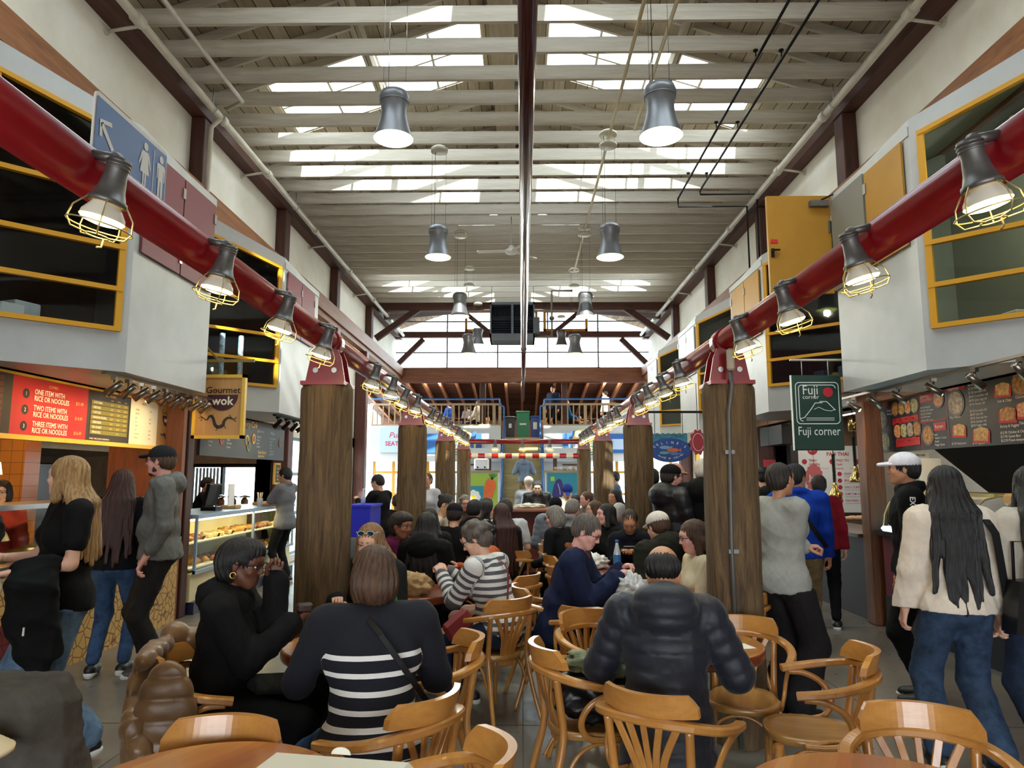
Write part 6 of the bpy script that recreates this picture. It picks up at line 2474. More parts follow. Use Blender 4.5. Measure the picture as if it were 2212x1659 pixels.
# ================================================================== bentwood armchairs
M_beech = wood('honey_beech', (206, 148, 76), (178, 118, 54), 'x', .28, .9, coat=.35, bump=.03)
M_beechv = wood('honey_beech_upright', (202, 144, 74), (172, 112, 52), 'z', .28, .9, coat=.35, bump=.03)
M_seatw = wood('beech_seat', (196, 150, 84), (158, 108, 54), 'y', .3, .8, coat=.3, bump=.03)
def ribbon(mb, pts, w, h, up=(0, 0, 1)):
 """rectangular bar with soft corners through pts: w wide across, h tall along up"""
 P = [Vector(p) for p in pts]
 n = len(P)
 vs, fs = [], []
 e = min(w, h) * .22
 prof = [(-w / 2 + e, -h / 2), (w / 2 - e, -h / 2), (w / 2, -h / 2 + e), (w / 2, h / 2 - e), (w / 2 - e, h / 2), (-w / 2 + e, h / 2), (-w / 2, h / 2 - e), (-w / 2, -h / 2 + e)]
 for i in range(n):
  d = (P[min(i + 1, n - 1)] - P[max(i - 1, 0)]).normalized()
  u = Vector(up) - d * Vector(up).dot(d)
  u.normalize()
  s_ = d.cross(u)
  for a, b_ in prof:
   vs.append(P[i] + s_ * a + u * b_)
 for i in range(n - 1):
  for k in range(8):
   a, b_ = i * 8 + k, i * 8 + (k + 1) % 8
   fs.append((a, a + 8, b_ + 8, b_))
 mb.add(vs, fs, 0, False)
 o = len(mb.v) - len(vs)
 mb.f += [tuple(o + k for k in range(8)), tuple(o + (n - 1) * 8 + k for k in range(8))[::-1]]
 mb.m += [0, 0]
 mb.sm += [False, False]
def bez(P, n=10):
 out = []
 for i in range(len(P) - 1):
  p0_, p1_, p2_, p3_ = [Vector(P[max(0, min(len(P) - 1, i + k))]) for k in (-1, 0, 1, 2)]
  for k in range(n):
   t_ = k / n
   out.append(.5 * (2 * p1_ + (-p0_ + p2_) * t_ + (2 * p0_ - 5 * p1_ + 4 * p2_ - p3_) * t_ ** 2 + (-p0_ + 3 * p1_ - 3 * p2_ + p3_) * t_ ** 3))
 out.append(Vector(P[-1]))
 return out
def make_chair():
 t = thing('bentwood_armchair', '', 'chair')
 # seat: rounded horseshoe, sitter faces +y
 mb = MB()
 out = []
 for k in range(36):
  a = 2 * PI * k / 36
  c_, s_ = math.cos(a), math.sin(a)
  x = .215 * (abs(c_) ** .75) * (1 if c_ > 0 else -1)
  y = .215 * (abs(s_) ** .8) * (1 if s_ > 0 else -1)
  if s_ < 0:
   x *= .9
  out.append((x, y))
 rings = [(.94, .425), (1.0, .432), (1.0, .455), (.97, .463), (.8, .458), (.4, .452), (.02, .45)]
 vs = [(x * q, y * q, z) for q, z in rings for x, y in out]
 fs = [(i * 36 + k, i * 36 + (k + 1) % 36, (i + 1) * 36 + (k + 1) % 36, (i + 1) * 36 + k) for i in range(len(rings) - 1) for k in range(36)]
 mb.add(vs, fs, 0, True)
 mb.add([v for v in vs[:36]], [tuple(range(36))[::-1]])
 mb.build('seat', M_seatw, t, world=False)
 # top rail: horizontal bow with arms
 base = [(.27, .09, .675), (.285, .0, .69), (.285, -.08, .705), (.262, -.16, .722), (.2, -.235, .742), (.1, -.275, .75), (0, -.285, .752)]
 pts = base + [(-x, y, z) for x, y, z in base[:-1]][::-1]
 mb = MB()
 ribbon(mb, bez(pts, 5), .05, .034)
 mb.build('arm_rail', M_beech, t, world=False)
 mb = MB()
 cp = []
 n_ = 22
 for k in range(n_ + 1):
  f_ = k / n_
  a = (-.86 + 1.72 * f_)
  x = .232 * math.sin(a) / math.sin(.86)
  y = -.285 + .075 * (x / .21) ** 2
  h_ = .088 if .08 < f_ < .92 else .088 - .05 * (1 - min(f_, 1 - f_) / .08)
  cp.append((x, y, h_))
 vs, fs = [], []
 for (x, y, h_) in cp:
  nx, ny = x * .6, 1
  l_ = math.hypot(nx, ny)
  nx, ny = -nx / l_, ny / l_
  z0_ = .767
  for dd, z in ((-.014, z0_), (.014, z0_), (.012, z0_ + h_), (-.016, z0_ + h_)):
   lean = -(z - z0_) * .18
   vs.append((x + nx * dd, y + ny * dd + lean, z))
 for i in range(n_):
  for k in range(4):
   fs.append((i * 4 + k, (i + 1) * 4 + k, (i + 1) * 4 + (k + 1) % 4, i * 4 + (k + 1) % 4))
 fs += [(0, 1, 2, 3), (n_ * 4 + 3, n_ * 4 + 2, n_ * 4 + 1, n_ * 4)]
 mb.add(vs, fs, 0, False)
 mb.build('crest_board', M_beech, t, world=False)
 # fanned splat
 for k in range(5):
  u = (k - 2) / 2
  o = MB()
  top = Vector((u * .145, -.272 + .025 * u * u, .742))
  bot = Vector((u * .052, -.2, .5))
  mid = Vector((u * .075, -.232, .6))
  ribbon(o, bez([Vector((u * .045, -.192, .42)), bot, mid, top], 5), .026 if abs(u) < .1 else .03, .012, up=(0, 1, 0))
  o.build('back_slat', M_beechv, t, world=False)
 o = MB()
 o.obox((0, -.19, .44), (.125, .022, .11), Matrix.Rotation(.06, 3, 'X'), bev=.008)
 o.build('splat_block', M_beechv, t, world=False)
 for s in (-1, 1):
  o = MB()
  o.tube(bez([(s * .215, -.32, 0), (s * .19, -.25, .22), (s * .175, -.2, .44), (s * .178, -.215, .6), (s * .185, -.235, .73)], 5), [.0135 + .005 * min(1, k / 8) for k in range(21)], 10)
  o.build('rear_leg', M_beechv, t, world=False)
  o = MB()
  o.tube([(s * .185, .165, .43), (s * .19, .175, .25), (s * .2, .19, 0)], [.021, .018, .013], 10)
  o.build('front_leg', M_beechv, t, world=False)
  o = MB()
  o.tube(bez([(s * .27, .06, .66), (s * .272, -.02, .655), (s * .262, -.1, .61), (s * .245, -.135, .53), (s * .232, -.1, .46), (s * .222, -.02, .438), (s * .215, .06, .437)], 6), .0125, 10, flat=(1, 1.25))
  o.build('arm_support', M_beechv, t, world=False)
  o = MB()
  o.tube(bez([(s * .192, .17, .24), (s * .18, .13, .34), (s * .17, .06, .4), (s * .17, -.06, .4), (s * .175, -.14, .35), (s * .183, -.2, .25)], 6), .0095, 8)
  o.build('leg_hoop', M_beechv, t, world=False)
 o = MB()
 o.tube(bez([(-.18, .172, .26), (-.13, .17, .36), (-.05, .165, .405), (.05, .165, .405), (.13, .17, .36), (.18, .172, .26)], 6), .0095, 8)
 o.build('front_hoop', M_beechv, t, world=False)
 for ch_ in t.children:      # overall proportions measured against the room
  for v_ in ch_.data.vertices:
   v_.co.x *= .9
   v_.co.z *= .945
   if ch_.name.startswith('crest_board'):
    v_.co.x *= .92
 return t
ch0 = make_chair()
_chused = []
def chair(x, y, face, label, tint=None, grp=None):
 o = ch0 if not _chused else clone(ch0)
 _chused.append(o)
 o.location = (x, y, 0)
 o.rotation_euler = (0, 0, math.radians(face))
 tag(o, label, 'chair', grp or 'bentwood armchairs in the seating area')
 return o
# x, y, facing (degrees left of straight away from the viewer), label
CH = [
 (-1.38, 3.42, -80, 'bentwood armchair with tan puffer jacket hung on it, under the woman in glasses'),
 (-.54, 2.86, 58, 'bentwood armchair under the woman in navy and white stripes'),
 (-.33, 2.2, 102, 'bentwood armchair beside the white pizza box, curved crest towards the aisle'),
 (-.98, 2.2, 178, 'bentwood armchair tucked behind the pizza box table, crest only showing'),
 (-.5, 3.66, 105, 'bentwood armchair holding a black bag with knitted pink strap'),
 (-.22, 5.02, 38, 'bentwood armchair under the person in grey striped top'),
 (-.05, 8.1, -12, 'empty fan-backed bentwood armchair standing in the middle aisle'),
 (-.15, 6.1, 60, 'bentwood armchair under the person in orange sweater'),
 (.22, 5.4, -78, 'bentwood armchair under the big man in navy jacket'),
 (.46, 4.75, -14, 'empty bentwood armchair at the table with the bread bag'),
 (.5, 4.2, -140, 'empty bentwood armchair half hidden behind the navy puffer sleeve'),
 (.34, 3.6, -76, 'bentwood armchair loaded with camouflage cloth and black jacket'),
 (.6, 3.0, -35, 'bentwood armchair under the man in the navy puffer coat'),
 (1.17, 3.98, 160, 'bentwood armchair across the table from the navy puffer man, by the log'),
 (1.35, 3.52, 78, 'empty bentwood armchair standing alone near the grey sweater woman'),
 (1.3, 2.38, 163, 'bentwood armchair behind the bare round table, wide fan back showing'),
]
for c_ in CH:
 chair(*c_)
BK = [(.52, 7.5, -80), (.5, 8.6, -85), (.52, 6.6, -70), (.55, 9.1, -90), (-.55, 7.6, 70), (-1.1, 6.2, -100), (-.62, 7.4, 90), (1.12, 7.3, 170), (1.15, 5.75, 20), (-1.9, 9.2, 10), (1.45, 5.25, 80), (-.75, 8.3, 30), (1.3, 9.4, 80), (-1.0, 10.6, -60)]
for k, c_ in enumerate(BK):
 chair(*c_, '%s bentwood armchair from the viewer among the crowded tables further back' % nth[k], None, 'bentwood armchairs at the back tables')
# ================================================================== round butcher block tables
def butcher(name, c1, c2, c3, ang=0.0):
 m, b, L = base_mat(name)
 tc = nm(m, 'ShaderNodeTexCoord')
 mp = nm(m, 'ShaderNodeMapping')
 mp.inputs['Rotation'].default_value = (0, 0, ang)
 L(tc.outputs['Object'], mp.inputs[0])
 sp = nm(m, 'ShaderNodeSeparateXYZ')
 L(mp.outputs[0], sp.inputs[0])
 mu = nm(m, 'ShaderNodeMath', operation='MULTIPLY')
 L(sp.outputs[0], mu.inputs[0])
 mu.inputs[1].default_value = 26
 fl = nm(m, 'ShaderNodeMath', operation='FLOOR')
 L(mu.outputs[0], fl.inputs[0])
 wn = nm(m, 'ShaderNodeTexWhiteNoise', noise_dimensions='1D')
 L(fl.outputs[0], wn.inputs['W'])
 r = nm(m, 'ShaderNodeValToRGB')
 e = r.color_ramp.elements
 e[0].color = lin(c2)
 e[1].color = lin(c1)
 k = r.color_ramp.elements.new(.5)
 k.color = lin(c3)
 L(wn.outputs[0], r.inputs[0])
 n = nm(m, 'ShaderNodeTexNoise')
 n.inputs['Scale'].default_value = 3
 n.inputs['Detail'].default_value = 6
 m2 = nm(m, 'ShaderNodeMapping')
 m2.inputs['Scale'].default_value = (16, 1, 1)
 L(mp.outputs[0], m2.inputs[0])
 L(m2.outputs[0], n.inputs['Vector'])
 mx = nm(m, 'ShaderNodeMix', data_type='RGBA', blend_type='MULTIPLY')
 mx.inputs[0].default_value = .5
 L(r.outputs[0], mx.inputs[6])
 L(n.outputs[1], mx.inputs[7])
 L(mx.outputs[2], b.inputs['Base Color'])
 b.inputs['Roughness'].default_value = .3
 b.inputs['Coat Weight'].default_value = .6
 b.inputs['Coat Roughness'].default_value = .12
 return m
M_top = butcher('block_top', (222, 156, 76), (186, 104, 48), (206, 128, 58), .5)
M_edge = butcher('block_edge', (160, 74, 36), (124, 50, 26), (140, 60, 30), .9)
M_redtop = butcher('block_top_red', (170, 84, 44), (136, 58, 30), (152, 68, 36), .2)
def table(x, y, r, label, z=.76, top=None, th=.055):
 t = thing('round_table', label, 'table', (x, y, 0), 0, 'round wooden tables')
 mb = MB()
 mb.lathe([(0, z), (r - .012, z), (r - .003, z - .005), (r, z - .014), (r, z - th + .01), (r - .008, z - th), (0, z - th)], n=64, mi=0, smooth=False)
 n = 64
 for i, f in enumerate(mb.f):
  mb.m[i] = 0 if i < 2 * n else 1
  mb.sm[i] = not (i < n or i >= 5 * n)
 mb.build('table_top', [top or M_top, M_edge], t, world=False)
 mb = MB()
 mb.lathe([(.045, 0.03), (.045, z - th - .02)], n=20)
 mb.lathe([(.14, z - th - .02), (.14, z - th)], n=20)
 mb.build('pedestal', M_black, t, world=False)
 mb = MB()
 mb.lathe([(0, .04), (.06, .04), (.22, .015), (.24, 0), (0, 0)], n=28)
 mb.build('foot_disc', M_black, t, world=False)
 return t
table(-.84, 3.74, .375, 'round butcher block table between the woman in glasses and the striped knit woman')
table(-.85, 5.42, .375, 'round dark red wood table under the striped top woman with cola bottles', .76, M_redtop)
table(.92, 5.1, .375, 'round dark red wood table holding the bag of bread', .76, M_redtop)
table(.8, 6.6, .375, 'round dark red wood table with the water bottle', .76, M_redtop)
table(.85, 3.79, .375, 'round butcher block table in front of the man in the navy puffer coat')
table(-.87, 2.03, .37, 'glossy round table carrying the open white pizza box')
table(.95, 1.96, .375, 'bare glossy round table at the bottom edge of the view')
table(-.95, 6.95, .375, 'round wooden table behind the burgundy coat woman', .76, M_redtop)
table(.95, 8.3, .375, 'round wooden table where the grey haired pair sit', .76, M_redtop)
table(-.35, 9.6, .375, 'round wooden table in the crowd behind the long haired woman', .76, M_redtop)
# ---- things on the tables
M_paper = mat('paper_white', (236, 232, 214), .6)
M_card = mat('pizza_card', (222, 218, 200), .6)
t = thing('pizza_box', 'open white cardboard pizza box lid lying on the big glossy table', 'box', (-.55, 1.75, .76))
z0_ = .765
A = [atZ(585, 1622, .80), atZ(980, 1652, .80)]
mb = MB()
Rb = rotz(-.06)
c0 = Vector((A[0].x, A[0].y, z0_))
ux = (A[1] - A[0]).normalized()
ux.z = 0
uy = Vector((ux.y, -ux.x, 0))
L_ = .46
def bp(a, b_, h_):
 return (c0 + ux * a + uy * b_) + Vector((0, 0, h_))
mb.add([bp(0, 0, 0), bp(L_, 0, 0), bp(L_, .45, 0), bp(0, .45, 0), bp(.03, 0.02, .04), bp(L_ - .03, .02, .04), bp(L_ - .03, .43, .04), bp(.03, .43, .04)], [(3, 2, 1, 0), (4, 5, 6, 7), (0, 1, 5, 4), (1, 2, 6, 5), (2, 3, 7, 6), (3, 0, 4, 7)])
mb.build('box_body', M_card, t)
mb = MB()
mb.add([bp(.22 + .03 * math.cos(PI * k / 8), -.001, .04 + .02 * math.sin(PI * k / 8)) for k in range(9)] + [bp(.22 + .03 * math.cos(PI * k / 8), .002, .04 + .02 * math.sin(PI * k / 8)) for k in range(9)], [tuple(range(9)), tuple(range(17, 8, -1))] + [(k, k + 1, k + 10, k + 9) for k in range(8)])
mb.build('lock_tab', M_paper, t)
mb = MB()
mb.lathe([(0, .004), (.07, .004), (.115, .016), (.118, .018), (.07, .0), (0, 0)], (-1.02, 3.72, .762), 40)
tag(mb.build('paper_plate', M_paper), 'white paper plate on the block table beside the striped woman', 'plate')
t = thing('paper_napkin', 'crumpled white napkin lying on the paper plate', 'napkin', (-.97, 3.74, .77))
V_ = []
for i in range(8):
 for j in range(8):
  V_.append((-.98 + .015 * i, 3.68 + .015 * j, .772 + .03 * abs(mnoise.noise(Vector((i * .5, j * .5, 3)))) + (.02 if i == 4 else 0)))
mb = MB()
mb.add(V_, [(i * 8 + j, i * 8 + j + 1, i * 8 + j + 9, i * 8 + j + 8) for i in range(7) for j in range(7)], 0, True)
mb.build('napkin_sheet', M_paper, t)
mb = MB()
P = atZ(1590, 1398, .762)
mb.obox((P.x, P.y, .763), (.16, .1, .003), rotz(.3))
tag(mb.build('paper_receipt', M_paper), 'white paper napkin lying on the block table beside the navy puffer man', 'napkin')
# bottles
def bottle(x, y, z, h, body, cap, label, liq=None, lab2=None, r=.033):
 t = thing('drink_bottle', label, 'bottle', (x, y, z))
 mb = MB()
 mb.lathe([(0, 0), (r * .9, 0), (r, .01), (r * .96, h * .3), (r, h * .45), (r * .95, h * .6), (r * .5, h * .83), (.013, h * .9), (.013, h * .93)], (0, 0, 0), 20)
 mb.build('bottle_body', body, t, world=False)
 mb = MB()
 mb.cyl((0, 0, h * .93), (0, 0, h), .016, n=14)
 mb.build('cap', cap, t, world=False)
 if lab2:
  mb = MB()
  mb.lathe([(r + .001, h * .3), (r + .001, h * .55)], (0, 0, 0), 20)
  mb.build('wrap_label', lab2, t, world=False)
 return t
M_clear = mat('pet_clear', (200, 214, 222), .08, spec=.9)
M_cola = mat('cola_dark', (34, 20, 16), .08, spec=.9)
M_gbot = mat('bottle_green', (40, 140, 70), .1, spec=.9)
P = atZ(882, 1238, .76)
bottle(-1.02, 5.3, .76, .23, M_cola, M_black, 'dark cola bottle on the red table, the one by the burgundy coat', None, mat('cola_label', (210, 200, 195), .5))
bottle(-.95, 5.22, .76, .21, M_cola, M_black, 'second cola bottle on the red table, beside the kraft bag', None, mat('cola_label_red', (180, 40, 40), .5))
bottle(-.7, 3.98, .76, .22, M_gbot, mat('cap_white', (230, 230, 230), .4), 'green soda bottle behind the striped knit shoulder', None, None)
P = atZ(1326, 1222, .76)
bottle(.84, 6.45, .76, .28, M_clear, mat('cap_blue', (40, 90, 190), .4), 'tall clear water bottle with blue cap on the red table', None, mat('water_label', (60, 130, 200), .4))
bottle(3.98, 8.35, .96, .28, M_clear, M_signw, 'clear water bottle with pink label on the noodle counter', None, mat('label_pink', (200, 60, 100), .5))
# kraft bag on the striped woman's table
def crumple(name, label, cat, c, r, m_, seed, amp=.35, n=40, flat=1.0, fr=3.0):
 mb = MB()
 vs = []
 h_ = n // 2
 for i in range(h_ + 1):
  t_ = PI * i / h_
  for k in range(n):
   a = 2 * PI * k / n
   d = Vector((math.sin(t_) * math.cos(a), math.sin(t_) * math.sin(a), -math.cos(t_)))
   q = 1 + amp * mnoise.noise(d * fr + Vector((seed, 0, 0))) + amp * .5 * abs(mnoise.noise(d * fr * 3 + Vector((0, seed, 0))))
   vs.append((c[0] + d.x * r[0] * q, c[1] + d.y * r[1] * q, max(c[2] + d.z * r[2] * q, c[2] - r[2] * flat)))
 fs = [(i * n + k, i * n + (k + 1) % n, (i + 1) * n + (k + 1) % n, (i + 1) * n + k) for i in range(h_) for k in range(n)]
 mb.add(vs, fs, 0, True)
 return tag(mb.build(name, m_), label, cat)
crumple('kraft_bag', 'crumpled brown kraft takeaway bag on the red table', 'bag', (-.78, 5.2, .835), (.12, .08, .075), mat('kraft_bag_brown', (176, 140, 92), .7), 3, .5)
M_plastic = mat('plastic_bag_film', (206, 206, 204), .2, spec=.8)
t = thing('bread_bag', 'plastic bag of brown bread rolls on the red table', 'bag', (.74, 4.95, .76))
o = crumple('bag_film', None, None, (.74, 4.93, .86), (.08, .06, .07), M_plastic, 9, .9, 36, 1, 2.5)
for k_ in ('label', 'category'):
 if k_ in o:
  del o[k_]
o.parent = t
o.location = -Vector(t.location)
for k in range(7):
 mb = MB()
 a = k * .9
 mb.ball((.74 + .085 * math.cos(a) * (k > 0), 4.93 + .06 * math.sin(a) * (k > 0), .795), (.05, .042, .036), 14)
 mb.build('bread_roll', mat('roll_brown', (150, 96, 60), .35, var=.4, vscale=20), t)
crumple('paper_wrapping', 'torn white paper wrapping spread under the bread bag', 'paper', (.78, 5.05, .775), (.18, .14, .014), M_paper, 5, .5)
crumple('white_parcel', 'white wrapped takeaway parcel on the table behind the man in navy', 'parcel', (.66, 6.72, .82), (.12, .1, .07), mat('parcel_white', (226, 224, 216), .5), 12, .5)
crumple('bar_food_parcel', 'open white food parcel on the high bar table', 'food', (.12, 11.85, 1.12), (.22, .14, .04), M_paper, 21, .5)
crumple('tote_bag', 'cream cloth tote bag hung on the aisle armchair', 'bag', (-.16, 8.3, .72), (.09, .1, .2), mat('tote_cream', (216, 206, 170), .8), 8, .35)
# black bag with knitted strap on chair by the aisle
t = thing('black_handbag', 'black handbag with blush pink ribbed strap on the armchair seat', 'bag', (-.5, 3.66, .44))
mb = MB()
mb.obox((-.5, 3.66, .575), (.2, .26, .25), rotz(.3), bev=.04)
mb.build('bag_body', mat('bag_black', (14, 14, 16), .5), t)
mb = MB()
ribbon(mb, bez([(-0.62, 3.58, .68), (-0.64, 3.58, .8), (-0.59, 3.58, .86), (-0.53, 3.60, .8), (-0.52, 3.62, .7)], 8), .06, .006, up=(.3, 1, 0))
ribbon(mb, bez([(-0.63, 3.60, .6), (-0.67, 3.58, .7), (-0.64, 3.58, .8)], 8), .06, .006, up=(1, .3, 0))
mb.build('ribbed_strap', mat('strap_pink', (216, 186, 170), .8, var=.7, vscale=40, col2=(120, 90, 84)), t)
# camouflage cloth and jacket on chair
crumple('black_jacket_bundle', 'black quilted jacket bundled on the loaded armchair seat', 'jacket', (.36, 3.6, .56), (.2, .17, .12), mat('jacket_black_nylon', (16, 17, 22), .4, bump=.3, bscale=30), 31, .35, 48, .95, 2.6)
crumple('camouflage_cloth', 'green camouflage cloth lying on the black jacket bundle', 'cloth', (.4, 3.62, .7), (.17, .13, .05), mat('camo', (160, 164, 120), .8, var=.9, vscale=9, col2=(58, 70, 50)), 33, .5, 48, 1, 3)
# pram
t = thing('baby_pram', 'black baby pram hood standing behind the blonde woman', 'pram', (-1.15, 6.9, 0))
mb = MB()
vs, fs = [], []
for i in range(13):
 a = PI * .05 + PI * .75 * i / 12
 for k in range(13):
  b_ = PI * k / 12
  vs.append((-1.35 + .24 * math.cos(b_), 5.75 + .3 * math.cos(a) * math.sin(b_), .78 + .34 * math.sin(a) * math.sin(b_) ** .5 + .0))
for i in range(12):
 for k in range(12):
  fs.append((i * 13 + k, i * 13 + k + 1, (i + 1) * 13 + k + 1, (i + 1) * 13 + k))
mb.add(vs, fs, 0, True)
mb.build('hood', mat('pram_black', (16, 18, 24), .6), t)
mb = MB()
mb.obox((-1.35, 5.8, .66), (.42, .5, .24), bev=.06)
mb.build('carrycot', mat('pram_black', (16, 18, 24), .6), t)
for sx in (-1, 1):
 mb = MB()
 mb.tube([(-1.35 + sx * .2, 5.6, .1), (-1.35 + sx * .2, 6.0, .6)], .014, 8)
 mb.tube([(-1.35 + sx * .2, 6.05, .1), (-1.35 + sx * .2, 5.65, .6)], .014, 8)
 mb.build('frame_leg', M_cast, t)
 for yy in (5.6, 6.05):
  mb = MB()
  mb.tube([(-1.37 + sx * .2, yy, .1), (-1.33 + sx * .2, yy, .1)], .1, 18)
  mb.build('wheel', M_black, t)
# ================================================================== people
def cloth(name, col, rough=.85, col2=None, vs=25, bump=.2, bs=120, sheen=0, metal=0, spec=.2):
 if max(col) < 64:
  col = tuple(v * .62 for v in col)
 return mat('cloth_' + name, col, rough, metal, .12 if max(col) > 100 else .25, vs, bump, bs, (1, 1, 1), col2, spec, 0, sheen)
def striped(name, base_c, line_c, period, duty, off=0.0, plain=None):
 """knitted stripes that follow each sleeve and the trunk (attribute tt runs along the limb)"""
 m, b, L = base_mat('cloth_' + name)
 at = nm(m, 'ShaderNodeAttribute', attribute_name='tt')
 ad = nm(m, 'ShaderNodeMath', operation='ADD')
 L(at.outputs['Fac'], ad.inputs[0])
 ad.inputs[1].default_value = off
 md = nm(m, 'ShaderNodeMath', operation='PINGPONG')
 L(ad.outputs[0], md.inputs[0])
 md.inputs[1].default_value = period / 2
 gt = nm(m, 'ShaderNodeMath', operation='LESS_THAN')
 L(md.outputs[0], gt.inputs[0])
 gt.inputs[1].default_value = period * duty / 2
 last = gt.outputs[0]
 if plain:
  for op, lim in (('LESS_THAN', plain[0]), ('GREATER_THAN', plain[1])):
   c_ = nm(m, 'ShaderNodeMath', operation=op)
   L(at.outputs['Fac'], c_.inputs[0])
   c_.inputs[1].default_value = lim
   if op == 'LESS_THAN':
    first = c_
  su = nm(m, 'ShaderNodeMath', operation='ADD')
  L(first.outputs[0], su.inputs[0])
  L(c_.outputs[0], su.inputs[1])
  mu = nm(m, 'ShaderNodeMath', operation='MULTIPLY')
  L(su.outputs[0], mu.inputs[0])
  L(last, mu.inputs[1])
  last = mu.outputs[0]
 mx = nm(m, 'ShaderNodeMix', data_type='RGBA')
 mx.inputs[6].default_value = lin(base_c)
 mx.inputs[7].default_value = lin(line_c)
 L(last, mx.inputs[0])
 L(mx.outputs[2], b.inputs['Base Color'])
 b.inputs['Roughness'].default_value = .9
 tc = nm(m, 'ShaderNodeTexCoord')
 n = nm(m, 'ShaderNodeTexNoise')
 n.inputs['Scale'].default_value = 160
 L(tc.outputs['Object'], n.inputs['Vector'])
 bp = nm(m, 'ShaderNodeBump')
 bp.inputs['Strength'].default_value = .4
 bp.inputs['Distance'].default_value = .005
 L(n.outputs[0], bp.inputs['Height'])
 L(bp.outputs[0], b.inputs['Normal'])
 return m
def skin_m(name, c):
 m = mat('skin_' + name, c, .5, 0, .12, 30, .12, 160, (1, 1, 1), None, .4)
 m.node_tree.nodes['Principled BSDF'].inputs['Subsurface Weight'].default_value = .08
 m.node_tree.nodes['Principled BSDF'].inputs['Subsurface Radius'].default_value = (.02, .008, .004)
 return m
def hair_m(name, c, c2=None):
 return mat('hair_' + name, c, .42, 0, .5, 9, .5, 60, (9, 9, 1.1), c2, .5)
SK = {'fair': skin_m('fair', (226, 176, 150)), 'tan': skin_m('tan', (198, 142, 108)), 'asian': skin_m('asian', (222, 176, 142)), 'brown': skin_m('brown', (98, 58, 40)), 'mid': skin_m('mid', (162, 104, 76)), 'pink': skin_m('pink', (230, 170, 156))}
LIP = {k: mat('lip_' + k, c, .4) for k, c in (('fair', (196, 122, 110)), ('tan', (168, 104, 86)), ('asian', (192, 124, 108)), ('brown', (98, 54, 44)), ('mid', (142, 80, 64)), ('pink', (202, 128, 116)))}
HR = {'black': hair_m('black', (24, 20, 20), (10, 9, 10)), 'dark': hair_m('dark', (48, 34, 28), (24, 17, 15)), 'brown': hair_m('brown', (98, 68, 46), (52, 34, 24)), 'auburn': hair_m('auburn', (74, 38, 30), (40, 20, 18)), 'blonde': hair_m('blonde', (190, 150, 96), (120, 84, 46)), 'grey': hair_m('grey', (150, 142, 134), (88, 80, 74)), 'white': hair_m('white', (226, 222, 216), (180, 176, 170)), 'salt': hair_m('salt', (110, 98, 88), (58, 50, 44)), 'darkblonde': hair_m('darkblonde', (170, 128, 84), (104, 72, 44))}
M_eyew = mat('eye_white', (226, 222, 216), .2)
M_iris = mat('eye_iris', (40, 28, 22), .15)
M_brow = mat('brow_dark', (46, 34, 28), .8)
M_lens = glassm('spectacle_lens', (235, 238, 240))
def RZ3(a):
 return np.array([[math.cos(a), -math.sin(a), 0], [math.sin(a), math.cos(a), 0], [0, 0, 1]])
def RX3(a):
 return np.array([[1, 0, 0], [0, math.cos(a), -math.sin(a)], [0, math.sin(a), math.cos(a)]])
def RY3(a):
 return np.array([[math.cos(a), 0, math.sin(a)], [0, 1, 0], [-math.sin(a), 0, math.cos(a)]])
def ik(a, t, l1, l2, hint):
 a, t, hint = np.array(a, float), np.array(t, float), np.array(hint, float)
 d = t - a
 D = np.linalg.norm(d)
 D2 = min(D, (l1 + l2) * .995)
 u = d / max(D, 1e-6)
 x = (l1 * l1 - l2 * l2 + D2 * D2) / (2 * D2)
 h_ = math.sqrt(max(l1 * l1 - x * x, 0))
 v = hint - u * (hint @ u)
 v /= max(np.linalg.norm(v), 1e-6)
 return a + u * x + v * h_, a + u * D2
def head_prims(c, R, s=1.0, fem=False):
 """skull, jaw, nose, lips, ears in a head frame (x right, y forward, z up)"""
 P = lambda x, y, z: c + R @ (np.array([x, y, z]) * s)
 E = lambda p, r, **k: Ell(P(*p), np.array(r) * s, R, **k)
 j = .92 if fem else 1.0
 out = [E((0, -.014, .03), (.076, .097, .088)), E((0, .022, -.03), (.062 * j, .068, .078)), E((0, .05, -.075), (.034 * j, .036, .034)), E((0, .066, .03), (.052, .028, .03))]
 out += [C(P(.052 * j, .0, -.045), P(.018, .058, -.09), .022 * s, .016 * s, k=.02 * s), C(P(-.052 * j, .0, -.045), P(-.018, .058, -.09), .022 * s, .016 * s, k=.02 * s)]
 out += [C(P(0, .088, .012), P(0, .104, -.02), .007 * s, .0098 * s, k=.012 * s), E((.01, .095, -.026), (.007, .008, .006), k=.008 * s), E((-.01, .095, -.026), (.007, .008, .006), k=.008 * s)]
 out += [E((.036, .062, -.022), (.022, .02, .02), k=.02 * s), E((-.036, .062, -.022), (.022, .02, .02), k=.02 * s)]
 out += [E((.03, .104, .012), (.018, .016, .012), neg=True, k=.012 * s), E((-.03, .104, .012), (.018, .016, .012), neg=True, k=.012 * s)]
 out += [C(P(-.018, .0815, -.052), P(.018, .0815, -.052), .0045 * s, k=.006 * s, tag=3), C(P(-.014, .0815, -.0595), P(.014, .0815, -.0595), .0055 * s, k=.006 * s, tag=3), C(P(-.022, .09, -.0565), P(.022, .09, -.0565), .0018 * s, neg=True, k=.003 * s)]
 for q in (1, -1):
  out += [E((q * .077, -.004, -.002), (.008, .016, .03), k=.006 * s), E((q * .087, -.002, .0), (.006, .009, .018), neg=True, k=.004 * s)]
 return out
HCUT = (0, .098, -.032)
